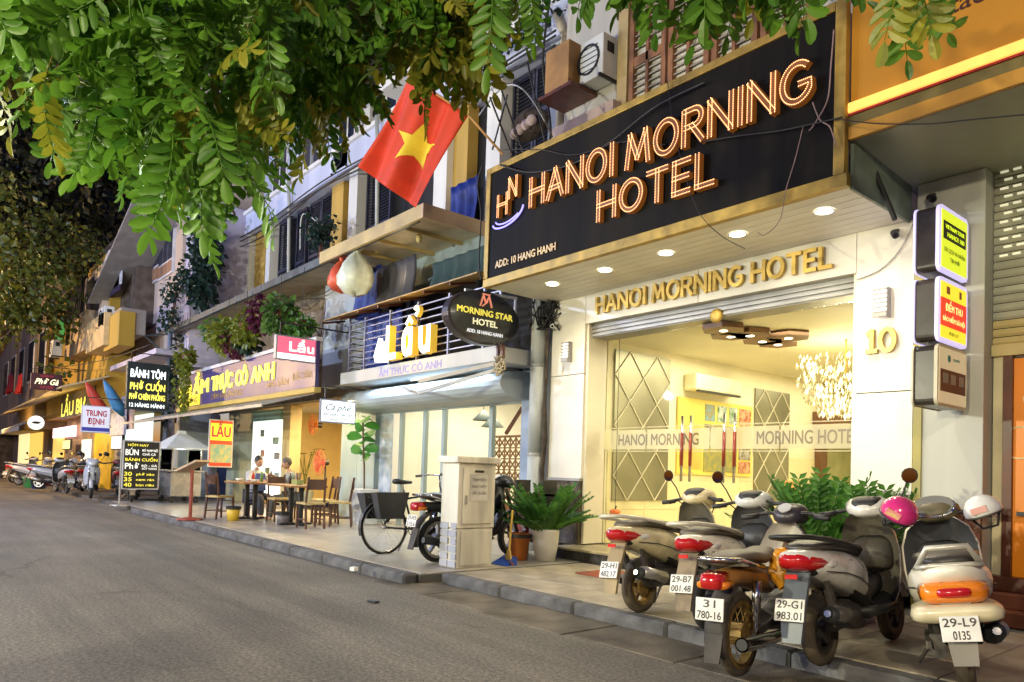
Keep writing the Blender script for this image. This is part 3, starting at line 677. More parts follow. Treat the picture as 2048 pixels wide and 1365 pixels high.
iw = mat('shop_white', (.78, .76, .70), .5, var=.03)
build('inner_wall', MB().box(-13.1, -8.2, 11.5, 11.6, .1, 2.95), iw, HP); build('inner_wall', MB().box(-8.25, -8.15, 7.7, 11.5, .1, 2.95), iw, HP); build('inner_wall', MB().box(-13.3, -13.2, 7.7, 11.5, .1, 2.95), iw, HP)
build('inner_ceiling', MB().box(-13.3, -8.2, 7.5, 11.5, 2.9, 2.96), iw, HP); build('inner_floor', MB().box(-13.3, -8.2, 7.46, 11.5, .06, .11), PAVT[0], HP)
p = atY(1012, 868, 8.3); q = atY(1045, 815, 8.3)
build('diagonal_brace', MB().bar(p, q, .05), BRW, HP)
for (px0, py0, px1, py1, m) in ((873, 835, 893, 865, PH[3]), (893, 840, 905, 868, PH[1]), (925, 855, 948, 875, PH[3]), (955, 882, 975, 900, PH[3]), (833, 868, 842, 880, mat('red_square', (.6, .08, .05), .5))):
    a = atY(px0, py0, 11.48); b = atY(px1, py1, 11.48)
    build('wall_picture', MB().box(a.x, b.x, 11.47, 11.498, b.z, a.z), m, HP)
lat = MB(); a = atY(988, 875, 9.0); b = atY(1052, 960, 9.0)
for i in range(7):
    t_ = i/6; lat.box(a.x+(b.x-a.x)*t_-.012, a.x+(b.x-a.x)*t_+.012, 9.0, 9.02, .6, a.z)
    z_ = .6+(a.z-.6)*t_; lat.box(a.x, b.x, 9.0, 9.02, z_-.012, z_+.012)
for i in range(6):
    for j in range(6):
        cx = a.x+(b.x-a.x)*(i+.5)/6; cz = .6+(a.z-.6)*(j+.5)/6; d = (b.x-a.x)/13
        lat.obox((cx, 9.01, cz), (d, 0, d), (0, .008, 0), (-.01, 0, .01)); lat.obox((cx, 9.01, cz), (d, 0, -d), (0, .008, 0), (.01, 0, .01))
ls = tag(build('lattice_screen', MB().box(a.x-.04, a.x, 8.98, 9.04, .1, a.z+.03).box(b.x, b.x+.04, 8.98, 9.04, .1, b.z+.03 if b.z > 1 else a.z+.03).box(a.x, b.x, 8.98, 9.04, a.z, a.z+.03).box(a.x, b.x, 8.98, 9.04, .1, .6), mat('lattice_brown', (.16, .075, .03), .5)), 'brown carved lattice screen inside the glass fronted hotpot shop', 'screen')
kind(build('lattice', lat, mat('lattice_brown', (.16, .075, .03), .5), ls), 'stuff')
for px, py in ((967, 832), (985, 845)):
    p = atY(px, py, 9.2)
    t = thing('pendant_lamp', 'grey cone pendant lamp %s in the hotpot shop' % ('nearer the middle mullion' if px > 970 else 'hung higher and further left'), 'pendant lamp', p)
    build('shade', MB().lathe([(.03, .12), (.05, .1), (.24, -.1), (.23, -.1), (.04, .09)], p, 16), mat('shade_grey', (.18, .22, .24), .4), t, smooth=True)
    build('cord', MB().tube([p+Vector((0, 0, .1)), (p.x, p.y, 2.9)], .008, 5), WIRE, t)
lamp('AREA', (-10.7, 9.3, 2.85), 200, (1, .88, .66), (3.5, 2.5))
# tube light under the beam that washes the shutter housing blue white
tb = thing('tube_light', 'cold white tube light under the shop beam', 'tube light', (-10.2, 6.9, 2.73))
build('tube', MB().tube([(-10.9, 6.72, 2.735), (-9.7, 6.72, 2.735)], .015, 8), glow('tube_cold', (.70, .86, 1), 3), tb)
lamp('AREA', (-10.5, 6.68, 2.72), 60, (.55, .76, 1), (3.5, .1))
# balcony
RAILM = mat('rail_grey', (.30, .30, .36), .4, metal=.5)
bl = [-12.7, -12.1, -11.2, -10.3, -9.4, -8.5, -8.12]
for k in range(8): build('balcony_rail', MB().box(-12.7, -8.1, 6.44, 6.462, 3.06+k*.118, 3.078+k*.118), RAILM, HP)
for X in bl: build('rail_post', MB().box(X-.018, X+.018, 6.43, 6.47, 2.99, 3.96), RAILM, HP)
for k in range(7): build('side_rail', MB().box(-12.72, -12.70, 6.47, 7.0, 3.06+k*.118, 3.078+k*.118), RAILM, HP)
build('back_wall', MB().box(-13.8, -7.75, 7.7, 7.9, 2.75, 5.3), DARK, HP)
build('upper_pier', MB().box(-14.95, -12.95, 6.95, 7.4, 2.9, 5.15), BLUEW, HP, bevel=.006)
build('side_pier', MB().box(-8.12, -7.70, 7.16, 7.6, .1, 5.2), BLUEW, HP)
build('lit_panel', MB().box(-12.9, -8.1, 7.3, 7.45, 4.65, 5.25), mat('panel_teal', (.24, .30, .30), .5, var=.2), HP)
TARP = mat('blue_tarp', (.012, .03, .22), .5, var=.35, scale=3)
def cloth(name, label, x0, x1, y, z0, z1, m, cat='cloth', folds=5, amp=.05, group=None):
    mb = MB(); n, k = 18, 6; vs = []
    for j in range(k+1):
        for i in range(n+1):
            u, v = i/n, j/k
            vs.append((x0+(x1-x0)*u, y+amp*math.sin(u*folds*6.28+x0*9)*(.35+v)+.03*math.sin(v*4), z1-(z1-z0)*v-(.05*abs(math.sin(u*3.1*2+x0)) if j == k else 0)))
    mb.add(vs, [(j*(n+1)+i, j*(n+1)+i+1, (j+1)*(n+1)+i+1, (j+1)*(n+1)+i) for j in range(k) for i in range(n)])
    o = build(name, mb, m, smooth=True); s = o.modifiers.new('solid', 'SOLIDIFY'); s.thickness = .006
    return tag(o, label, cat, group)
cloth('tarpaulin', 'blue tarpaulin hung behind the balcony rails left of the Lẩu sign', -12.5, -11.1, 6.6, 3.0, 4.0, TARP, 'tarpaulin')
cloth('tarpaulin', 'blue tarpaulin hung above the plank awning beside the pier', -12.9, -11.9, 6.62, 4.05, 4.95, TARP, 'tarpaulin')
cloth('hanging_cloth', 'charcoal cloth drying on the line above the plank awning', -11.9, -10.6, 6.55, 4.15, 4.85, mat('charcoal_cloth', (.03, .03, .04), .8), 'cloth')
cloth('hanging_cloth', 'dark green cloth hung in the right part of the balcony', -10.2, -8.6, 6.6, 4.2, 4.6, mat('green_cloth', (.02, .05, .05), .8), 'cloth')
AW = thing('plank_awning', 'yellow lit plank awning on brackets over the Lẩu sign', 'awning', (-11, 6.6, 4.05))
for i in range(7):
    xa = -13.45+i*.725
    build('plank', MB().add([(xa, 6.2, 4.03), (xa+.715, 6.2, 4.03), (xa+.715, 6.72, 4.15), (xa, 6.72, 4.15), (xa, 6.2, 4.05), (xa+.715, 6.2, 4.05), (xa+.715, 6.72, 4.17), (xa, 6.72, 4.17)], [(0, 3, 2, 1), (4, 5, 6, 7), (0, 1, 5, 4), (2, 3, 7, 6), (0, 4, 7, 3), (1, 2, 6, 5)]), WOODY, AW)
    build('bracket', MB().bar((xa+.01, 6.22, 4.0), (xa+.01, 6.7, 4.11), .03, .04), BRW, AW)
build('support_post', MB().bar((-12.72, 6.45, 3.0), (-12.72, 6.45, 4.06), .03).bar((-12.72, 6.45, 3.85), (-13.3, 6.4, 4.03), .02), DKM, AW)
# Lẩu light letters
LZ = thing('lau_light_sign', 'big glowing white and yellow channel letters Lẩu on the balcony rails', 'light sign', (-10.2, 6.4, 3.0))
LF = glow('warm_white_letter', (1, .86, .52), 3.2); LS = mat('letter_side_yellow', (.75, .48, .05), .4, emit=(1, .6, .06), estr=.5)
ribbon('L', -10.97, 3.09, .50, 6.40, .13, LZ, LS, .85, .22, mf=LF); ribbon('a', -10.45, 3.09, .58, 6.40, .13, LZ, LS, .72, .2, mf=LF); ribbon('u', -9.93, 3.09, .58, 6.40, .13, LZ, LS, .75, .2, mf=LF)
ribbon('^', -10.45, 3.60, .52, 6.40, .08, LZ, LS, .9, .13, 'accent', mf=LF); ribbon('?', -10.22, 3.70, .55, 6.40, .08, LZ, LS, 1, .12, 'accent', mf=LF)
build('flame_icon', MB().prism([(0, 0), (.32, -.02), (.38, .14), (.26, .34), (.16, .27), (.1, .42), (.02, .26), (-.05, .12)], (-11.40, 6.36, 3.04), (1, 0, 0), (0, 0, 1), .08), glow('icon_white', (.85, .92, 1), 2.0), LZ)
lamp('POINT', (-10.3, 6.0, 3.3), 16, (1, .72, .3), .25)
# oval hanging sign
OV = thing('oval_hotel_sign', 'dark oval hanging sign MORNING STAR HOTEL with a red monogram', 'oval sign', (-7.95, 6.3, 3.0))
oc = atX(970, 636, -8.0); ry, rz = .62, .37
el = lambda f: [(ry*f*math.cos(2*math.pi*i/40), rz*f*math.sin(2*math.pi*i/40)) for i in range(40)]
build('rim', MB().prism(el(1.0), (oc.x-.16, oc.y, oc.z), (0, 1, 0), (0, 0, 1), .16), mat('oval_rim', (.05, .04, .045), .35, metal=.3), OV, bevel=.012)
build('face', MB().prism(el(.94), (oc.x, oc.y, oc.z), (0, 1, 0), (0, 0, 1), .004), mat('oval_face', (.045, .052, .06), .18, var=.4, scale=2, coat=.6), OV)
ot = lambda s, y, z, h, fit, m: build('lettering', text(s, h, (oc.x+.010, oc.y+y, oc.z+z), (0, 1, 0), (0, 0, 1), fit=fit, bold=.03, align='CENTER', ext=.006)[0], m, OV)
ot('MORNING STAR', 0, .02, .088, .96, glow('sign_yellow', (1, .80, .12), .7)); ot('HOTEL', .0, -.115, .088, .42, glow('sign_cream', (1, .92, .55), .75)); ot('ADD: 18 HANG HANH', 0, -.235, .05, .62, glow('sign_white', (.9, .92, .95), .6))
mg = MB()
for a, b in (((-.10, .15), (-.05, .30)), ((-.05, .30), (.0, .2)), ((0, .2), (.05, .30)), ((.05, .30), (.10, .15)), ((-.06, .32), (.06, .32)), ((-.06, .15), (.02, .22))): mg.bar((oc.x+.012, oc.y+a[0], oc.z+a[1]), (oc.x+.012, oc.y+b[0], oc.z+b[1]), .014, .032, up=(1, 0, 0))
build('monogram', mg, glow('monogram_red', (.9, .32, .2), .6), OV)
build('hanger_frame', MB().bar((oc.x-.08, oc.y+.1, oc.z+.36), (oc.x-.08, oc.y+.1, 3.64), .03).bar((oc.x-.08, oc.y+.6, oc.z+.1), (oc.x-.08, oc.y+.6, 3.70), .03).bar((oc.x-.08, oc.y-.3, 3.66), (oc.x-.08, oc.y+.62, 3.70), .035), WHT, OV)
# pipe between shop and hotel
PP = thing('drain_pipe', 'fat grey drain pipe between the hotel and the hotpot shop', 'pipe', (-7.85, 6.95, .1))
for z0, z1 in ((.1, 1.45), (1.47, 2.72), (2.74, 3.78)): build('pipe_section', MB().tube([(-7.86, 6.98, z0), (-7.86, 6.98, z1)], .125, 16), mat('pipe_grey', (.40, .42, .41), .45, var=.15, streak=True), PP, smooth=True)
for z in (1.45, 2.72): build('collar', MB().tube([(-7.86, 6.98, z), (-7.86, 6.98, z+.03)], .135, 16), GREYM, PP)
rc = MB(); random.seed(3)
for i in range(4): rc.tube([(-7.66+random.uniform(-.03, .03), 6.93+random.uniform(-.03, .03), z*.42) for z in range(1, 9)], .014+.006*random.random(), 5)
tag(build('cable_bundle', rc, mat('rusty_cable', (.06, .045, .03), .8, var=.4, scale=8)), 'bundle of rusty cables running down beside the grey pipe', 'cables')
cn = MB(); random.seed(11)
for i in range(14):
    a = Vector((-7.7+random.uniform(-.15, .15), 6.9, 3.5)); cn.tube([a+Vector((random.uniform(-.2, .2), random.uniform(-.1, .1), random.uniform(-.3, .25))) for _ in range(7)], .012, 5)
kind(tag(build('cable_knot', cn, WIRE, smooth=True), 'tangle of black cables under the left end of the hotel canopy', 'cables'), 'stuff')
# awning arm and cleats
aa = thing('awning_arm', 'folding metal awning arm below the shop beam', 'awning arm', (-10, 6.3, 2.6))
p0, p1, p2 = atY(835, 787, 5.9), atY(1000, 738, 6.38), atY(805, 775, 6.4)
build('arm', MB().bar(p0, p1, .03, .05), GREYM, aa); build('arm', MB().bar(p0, p2, .03, .05), GREYM, aa)
p3 = atY(838, 763, 6.37); p4 = atY(1003, 725, 6.37)
build('track', MB().bar(p3, p4, .03, .06), mat('track_cream', (.4, .36, .28), .5), aa)
rp = thing('rope_cleat', 'cream rope knotted on two wooden pegs at the beam corner', 'rope', p4)
build('peg', MB().box(p4.x-.10, p4.x-.07, 6.35, 6.395, 2.78, 2.97), BRW, rp); build('peg', MB().box(p4.x-.0, p4.x+.04, 6.35, 6.395, 2.78, 2.97), BRW, rp)
kn = MB(); random.seed(5)
for i in range(9): kn.tube([p4+Vector((random.uniform(-.1, .12), random.uniform(-.1, -.01), random.uniform(-.2, .1))) for _ in range(5)], .012, 5)
build('rope_coil', kn, mat('rope_cream', (.55, .46, .3), .9), rp, smooth=True)
# ================================================================ foliage helper
LFG = leafmat('leaf_green', (.02, .08, .012), (.12, .28, .03))
LFY = leafmat('leaf_yellow_green', (.07, .12, .01), (.25, .27, .03))
LFD = leafmat('leaf_dark', (.008, .022, .02), (.03, .07, .05))
LFP = leafmat('leaf_purple', (.05, .008, .03), (.16, .03, .08))
def foliage(mb, c, r, n, size, droop=.4, shell=.5, mi=0, thin=.42):
    c = Vector(c); r = Vector(r) if isinstance(r, (tuple, list)) else Vector((r, r, r))
    for _ in range(n):
        d = Vector((random.gauss(0, 1), random.gauss(0, 1), random.gauss(0, 1))).normalized()*(random.uniform(shell, 1)**.6)
        p = c+Vector((d.x*r.x, d.y*r.y, d.z*r.z)); s = size*random.uniform(.6, 1.3)
        a = (d+Vector((random.gauss(0, .6), random.gauss(0, .6), random.gauss(0, .5)-droop))).normalized()
        b = a.cross(Vector((random.gauss(0, 1), random.gauss(0, 1), random.gauss(0, 1)))).normalized()*s*thin; nn = a.cross(b)*.35
        mb.add([p, p+a*s*.5+b+nn, p+a*s, p+a*s*.5-b+nn], [(0, 1, 2), (0, 2, 3)], mi)
    return mb
# ================================================================ restaurant shophouse
RB = thing('restaurant_building', 'restaurant shophouse with long violet sign board and yellow lit interior', 'shophouse', (-18, 7.5, .1))
PURP = mat('violet_board', (.065, .045, .17), .4, var=.15, scale=1)
RS = thing('restaurant_signboard', 'long violet sign board with yellow letters ẨM THỰC CÔ ANH', 'signboard', (-17.6, 6, 2.7))
build('board', MB().box(-22.2, -13.15, 5.98, 6.06, 2.70, 3.58), PURP, RS, bevel=.01)
build('frame_bar', MB().box(-22.25, -13.1, 5.95, 6.08, 3.582, 3.66), mat('frame_white', (.55, .55, .6), .5), RS)
build('frame_bar', MB().box(-22.25, -13.1, 5.95, 6.08, 2.6, 2.698), mat('frame_gold', (.45, .32, .06), .5), RS)
YLET = glow('yellow_letter', (1, .80, .10), 1.15)
def bt(s, x, z, h, fit, y=5.975, ext=.03, m=YLET, bold=.05, par=RS): return build('lettering', text(s, h, (x, y, z), bold=bold, ext=ext, fit=fit)[0], m, par)
bt('ẨM', -20.75, 3.02, .36, 1.25); bt('THỰC', -19.2, 3.02, .36, 1.5); bt('CÔ', -17.45, 3.02, .36, .75); bt('ANH', -16.45, 3.02, .36, 1.3)
build('yellow_panel', MB().box(-22.1, -20.2, 5.965, 5.978, 2.72, 3.0), glow('yellow_panel_lit', (.95, .72, .02), .75), RS)
build('yellow_panel', MB().box(-22.1, -20.95, 5.965, 5.978, 3.0, 3.3), glow('yellow_panel_lit', (.95, .72, .02), .75), RS)
DKP = mat('dark_letter', (.10, .05, .02), .5, var=0)
bt('LẨU NƯỚNG', -22.0, 2.78, .16, 1.6, 5.962, 0, DKP, .03); bt('CƠM VĂN PHÒNG', -19.3, 2.79, .14, 2.3, 5.975, 0, mat('ochre_letter', (.45, .26, .04), .5), .03); bt('HẢI SẢN', -15.6, 2.84, .14, 1.2, 5.975, 0, mat('ochre_letter', (.45, .26, .04), .5), .03); bt('ĐẶC SẢN', -14.2, 2.9, .14, .9, 5.975, 0, mat('ochre_letter', (.45, .26, .04), .5), .03)
# ground floor
build('pillar', MB().box(-14.6, -13.86, 7.3, 7.7, .1, 2.6), TEAL, RB, bevel=.006)
X = lambda px, py=900, Y=7.5: atY(px, py, Y).x
build('wall_section', MB().box(X(455), X(512), 7.5, 7.7, .1, 2.7), mat('sage_wall', (.36, .38, .28), .6, var=.1), RB)
build('pillar', MB().box(X(571), X(586), 7.4, 7.7, .1, 2.7), mat('tan_pillar', (.5, .40, .2), .5), RB, bevel=.006)
build('wall_section', MB().box(-26, X(425), 7.5, 7.7, .1, 2.7), mat('dim_wall', (.16, .15, .17), .7, var=.4, scale=2), RB)
build('upper_wall', MB().box(-23.2, -13.2, 7.2, 7.5, 2.7, 5.4), mat('recess_wall', (.20, .17, .13), .7, var=.3), RB)
iy = mat('dining_yellow', (.70, .52, .22), .6, var=.05)
build('inner_wall', MB().box(-20.5, -13.4, 10.6, 10.7, .1, 2.9), iy, RB); build('inner_wall', MB().box(-13.5, -13.4, 7.7, 10.6, .1, 2.9), iy, RB)
build('inner_ceiling', MB().box(-20.5, -13.4, 7.3, 10.6, 2.72, 2.78), mat('ceiling_cream', (.6, .5, .32), .6), RB)
build('inner_wall', MB().box(-20.6, -20.5, 7.7, 10.7, .1, 2.9), iy, RB)
lamp('AREA', (-15.8, 9.0, 2.68), 320, (1, .74, .36), (3, 2)); lamp('AREA', (-15, 6.6, 2.5), 130, (1, .78, .42), (4, .3))
FR = thing('lit_display_panel', 'tall white lit panel printed with menu items beside the yellow doorway', 'display panel', (X(542), 7.4, .1))
build('panel', MB().box(X(514), X(569), 7.36, 7.44, .35, 2.35), glow('panel_white', (.82, .95, .85), 1.1), FR, bevel=.01)
build('header', MB().box(X(514), X(569), 7.35, 7.45, 2.352, 2.62), mat('panel_green', (.3, .5, .4), .5), FR)
for i, (px, py, wd) in enumerate(((521, 865, .25), (545, 880, .4), (521, 905, .25), (548, 910, .35), (530, 940, .3), (548, 950, .3))):
    p = atY(px, py, 7.35); build('printed_dish', MB().box(p.x, p.x+wd, 7.352, 7.359, p.z-.12, p.z+.06), PH[i % 5], FR)
ts = [((632, 872), (642, 908)), ((650, 868), (657, 900))]
for i, (a, b) in enumerate((((675, 862), (686, 903)), ((690, 862), (700, 900)))):
    p, q = atY(*a, 10.55), atY(*b, 10.55)
    tag(build('wall_picture', MB().box(p.x, q.x, 10.55, 10.595, q.z, p.z), PH[0 if i else 4]), ('left' if i == 0 else 'right')+' one of two green pictures on the yellow dining wall', 'picture')
def fan(p, r, lab, col):
    t = thing('wall_fan', lab, 'fan', p); p = Vector(p)
    build('motor', MB().tube([p+Vector((0, .05, 0)), p+Vector((0, .22, 0))], .07, 10), DKM, t)
    g = MB()
    for q in (1, .75, .5, .25): g.tube([p+Vector((r*q*math.cos(i*.35), -.02-.05*(1-q), r*q*math.sin(i*.35))) for i in range(18)], .008, 4, closed=True)
    for i in range(12): g.bar(p+Vector((0, -.07, 0)), p+Vector((r*math.cos(i*.524), -.02, r*math.sin(i*.524))), .008)
    kind(build('cage', g, col, t), 'stuff')
    for i in range(3):
        a = i*2.1; build('blade', MB().prism([(.03, -.02), (r*.85, -.09), (r*.88, .06), (.03, .03)], p, (math.cos(a), 0, math.sin(a)), (-math.sin(a), .25, math.cos(a)), .008), col, t)
    return t
FO = mat('fan_orange', (.65, .18, .02), .4); FRD = mat('fan_red', (.55, .10, .06), .4)
p = atY(627, 850, 8.2); fan(p, .28, 'orange wall fan high in the yellow dining room', FO); 
p = atY(640, 925, 8.0); t = fan(p, .32, 'red standing fan in the doorway of the yellow dining room', FRD); build('stand_pole', MB().tube([p+Vector((0, .15, 0)), (p.x, p.y+.15, .12)], .02, 6).lathe([(0, .1), (.22, .1), (.2, .14), (0, .15)], (p.x, p.y+.15, 0), 14), DKM, t)
# shelf with bottles inside
sh = thing('wooden_counter', 'wooden counter with shelves at the right of the dining room', 'counter', (-14.2, 8.6, .1))
for z in (.35, .75, 1.1): build('shelf', MB().box(-15.0, -13.7, 8.4, 8.8, z, z+.04), BRW, sh)
for x_ in (-15, -14.35, -13.72): build('upright', MB().box(x_, x_+.04, 8.42, 8.78, .1, 1.14), mat('counter_wood', (.35, .18, .06), .5, var=.2), sh)
# awning over the forecourt
AWR = thing('forecourt_awning', 'grey sheet awning on arms over the restaurant tables', 'awning', (-18, 5.5, 2.4))
for i in range(8):
    xa = -24.2+i*1.38
    build('awning_sheet', MB().add([(xa, 5.0, 2.27), (xa+1.375, 5.0, 2.27), (xa+1.375, 5.98, 2.56), (xa, 5.98, 2.56), (xa, 5.0, 2.285), (xa+1.375, 5.0, 2.285), (xa+1.375, 5.98, 2.575), (xa, 5.98, 2.575)], [(0, 3, 2, 1), (4, 5, 6, 7), (0, 1, 5, 4), (2, 3, 7, 6), (0, 4, 7, 3), (1, 2, 6, 5)]), mat('awning_grey', (.38, .35, .30), .5, var=.2, scale=2), AWR)
build('front_bar', MB().box(-24.2, -13.16, 4.97, 5.0, 2.24, 2.30), GREYM, AWR)
# upper canopies
GUTT = mat('gutter_teal', (.055, .075, .085), .5, var=.3)
CA = thing('restaurant_canopy', 'long sheet canopy with wires under its beige ceiling above the violet sign', 'canopy', (-18, 6, 5))
build('front_gutter', MB().box(-23.7, -9.7, 5.96, 6.04, 5.04, 5.19), GUTT, CA)
for i in range(9):
    xa = -23.65+i*1.19
    build('ceiling_panel', MB().add([(xa, 6.045, 5.05), (xa+1.18, 6.045, 5.05), (xa+1.18, 7.9, 5.36), (xa, 7.9, 5.36), (xa, 6.045, 5.08), (xa+1.18, 6.045, 5.08), (xa+1.18, 7.9, 5.39), (xa, 7.9, 5.39)], [(0, 3, 2, 1), (4, 5, 6, 7), (0, 1, 5, 4), (2, 3, 7, 6), (0, 4, 7, 3), (1, 2, 6, 5)]), mat('ceiling_beige', (.40, .34, .24), .6, var=.2, scale=3), CA)
build('post', MB().tube([(-23.45, 6.0, .1), (-23.45, 6.0, 5.03)], .07, 10), mat('post_blue', (.10, .13, .22), .5), CA)
build('brace', MB().bar((-23.45, 6.0, 4.3), (-23.45, 5.3, 4.85), .04).bar((-23.45, 5.3, 4.85), (-23.45, 6.0, 5.0), .04), GUTT, CA)
CB = thing('timber_canopy', 'boxed canopy with lit timber ceiling left of the hotel sign', 'canopy', (-11, 6.2, 5.1))
TMB = mat('canopy_timber', (.46, .34, .14), .5, var=.15, scale=3)
build('front_fascia', MB().box(-13.0, -9.45, 5.9, 5.955, 5.02, 5.24), TMB, CB); build('end_fascia', MB().box(-9.45, -9.40, 5.9, 7.3, 5.02, 5.24), mat('canopy_end', (.52, .36, .22), .5), CB)
for i in range(4):
    xa = -12.95+i*.875; build('ceiling_panel', MB().box(xa, xa+.86, 5.96, 7.3, 5.16, 5.19), mat('canopy_ceiling', (.50, .44, .32), .5, var=.15), CB); build('ceiling_rib', MB().box(xa-.02, xa+.02, 5.96, 7.3, 5.1, 5.16), TMB, CB)
for px, py, w_ in ((838, 478, 1), (752, 500, 0)):
    p = atY(px, py, 6.5); t = thing('hanging_bulb', 'unlit bulb on a cord under the timber canopy, '+('nearer the flag' if w_ else 'nearer the white bag'), 'bulb', p)
    build('glass_bulb', MB().ball(p, (.055, .055, .075), 10), mat('bulb_glass', (.6, .5, .2) if w_ else (.5, .5, .65), .15), t, smooth=True); build('holder', MB().tube([p+Vector((0, 0, .07)), p+Vector((0, 0, .16))], .03, 8), DKM, t); build('cord', MB().tube([p+Vector((0, 0, .15)), (p.x, p.y, 5.15)], .006, 4), WIRE, t)
lamp('POINT', (-11.0, 6.5, 4.55), 10, (1, .8, .5), .2)
# upper floors, plane Y = 8
def ux(px): return atY(px, 474-.617*(px-498), 8.0).x
def upper(par, px0, px1, m, y0=7.9, z0=5.2, z1=8.25, name='wall_pier'): return build(name, MB().box(ux(px0), ux(px1), y0, 8.3, z0, z1), m, par, bevel=.006)
for par, L_ in ((RB, ((440, 455), (497, 507), (541, 549))), (HP, ((707, 724), (880, 906), (985, 1013)))):
    for a, b in L_: upper(par, a, b, WHW)
for par, a, b in ((RB, 509, 529), (RB, 661, 684), (HP, 906, 934)): upper(par, a, b, YLW, 8.05, name='ochre_return')
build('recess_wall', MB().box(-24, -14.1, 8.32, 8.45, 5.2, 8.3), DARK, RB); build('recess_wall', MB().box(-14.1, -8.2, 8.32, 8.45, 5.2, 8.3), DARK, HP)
def shutters(par, px0, px1, n, m=SHUT, z0=5.3, z1=8.22, Y=8.12, gap=None):
    a, b = ux(px0), ux(px1); wd = (b-a)/n
    for i in range(n):
        x0, x1 = a+i*wd+.015, a+(i+1)*wd-.015
        f = build('shutter', MB().box(x0, x0+.05, Y, Y+.05, z0, z1).box(x1-.05, x1, Y, Y+.05, z0, z1).box(x0+.05, x1-.05, Y, Y+.05, z0, z0+.08).box(x0+.05, x1-.05, Y, Y+.05, z1-.08, z1).box(x0+.05, x1-.05, Y, Y+.05, (z0+z1)/2-.04, (z0+z1)/2+.04), m, par)
        s = MB(); z = z0+.1
        while z < z1-.1:
            s.add([(x0+.05, Y+.01, z), (x1-.05, Y+.01, z), (x1-.05, Y+.045, z+.05), (x0+.05, Y+.045, z+.05)], [(0, 1, 2, 3)]); z += .07
        kind(build('louvre_slats', s, m, f), 'stuff')
shutters(RB, 470, 496, 2, mat('blue_shutter', (.04, .06, .15), .5)); shutters(RB, 551, 575, 1); shutters(RB, 586, 606, 1); shutters(RB, 612, 660, 2); shutters(HP, 725, 775, 2); shutters(HP, 1015, 1110, 2, SHUT, 6.6)
build('spandrel_band', MB().box(-24, -14.1, 7.8, 8.4, 8.25, 8.82), LAV, RB); build('spandrel_band', MB().box(-14.098, -8.3, 7.8, 8.4, 8.25, 8.82), LAV, HP)
build('cornice', MB().box(-24, -14.1, 7.72, 8.4, 8.822, 8.92), WHW, RB); build('cornice', MB().box(-14.098, -8.3, 7.72, 8.4, 8.822, 8.92), WHW, HP)
build('cornice', MB().box(-14.1, -8.3, 7.6, 8.3, 9.35, 9.6), WHW, HP); build('side_wall', MB().box(ux(1110), -8.25, 7.9, 8.3, 5.2, 9.4), BLUEW, HP)
build('third_floor_wall', MB().box(-24, -14.1, 8.6, 8.8, 8.92, 15), LAV, RB); build('third_floor_wall', MB().box(-14.098, -8.2, 8.4, 8.8, 9.0, 15), LAV, HP)
for a in (-22.5, -20.2, -18, -16): 
    w_ = build('window', MB().box(a, a+1.1, 8.55, 8.6, 9.4, 11.0), WHT, RB); build('pane', MB().box(a+.08, a+.5, 8.54, 8.549, 9.5, 10.9).box(a+.6, a+1.02, 8.54, 8.549, 9.5, 10.9), mat('night_glass', (.02, .025, .05), .1), w_)
cloth('tarpaulin', 'blue tarpaulin on the balcony beside the flag pole', ux(935), ux(990), 7.7, 5.6, 6.5, TARP, 'tarpaulin', 3)
cloth('tarpaulin', 'blue tarpaulin below the flag on the upper balcony', ux(775), ux(800), 7.7, 5.3, 6.3, TARP, 'tarpaulin', 2)
# small tin roof and condenser above the white band
TR = thing('tin_roof', 'dark tin roof on brackets above the white band', 'roof', (-15, 7.7, 9.6))
for i in range(6): build('roof_sheet', MB().add([(-18.6+i*1., 6.9, 9.75), (-17.62+i*1., 6.9, 9.75), (-17.62+i*1., 8.55, 10.5), (-18.6+i*1., 8.55, 10.5), (-18.6+i*1., 6.9, 9.78), (-17.62+i*1., 6.9, 9.78), (-17.62+i*1., 8.55, 10.53), (-18.6+i*1., 8.55, 10.53)], [(0, 3, 2, 1), (4, 5, 6, 7), (0, 1, 5, 4), (2, 3, 7, 6), (0, 4, 7, 3), (1, 2, 6, 5)]), mat('tin_dark', (.05, .055, .06), .5, var=.3), TR)
def condenser(p, lab, sx=.8):
    t = thing('air_conditioner_unit', lab, 'air conditioner', p); x, y, z = p
    build('case', MB().box(x-sx/2, x+sx/2, y-.3, y, z, z+.6), mat('ac_white', (.62, .62, .60), .4, var=.06), t, bevel=.015)
    build('fan_ring', MB().lathe([(.22, 0), (.22, -.015), (.19, -.015), (.19, 0)], (x-sx*.12, y-.301, z+.3), 18, axis='y'), DKM, t)
    g = MB()
    for k in range(5): g.box(x-sx*.12-.18, x-sx*.12+.18, y-.312, y-.306, z+.14+k*.08, z+.15+k*.08)
    kind(build('fan_grille', g, DKM, t), 'stuff')
    build('side_vent', MB().box(x+sx/2, x+sx/2+.004, y-.22, y-.08, z+.35, z+.5), DKM, t)
    build('bracket', MB().box(x-sx/2, x-sx/2+.04, y-.35, y+.05, z-.04, z-.002).box(x+sx/2-.04, x+sx/2, y-.35, y+.05, z-.04, z-.002), DKM, t)
p = atY(703, 322, 8.1); condenser(tuple(p-Vector((0, 0, .3))), 'white condenser with round fan under the dark tin roof')
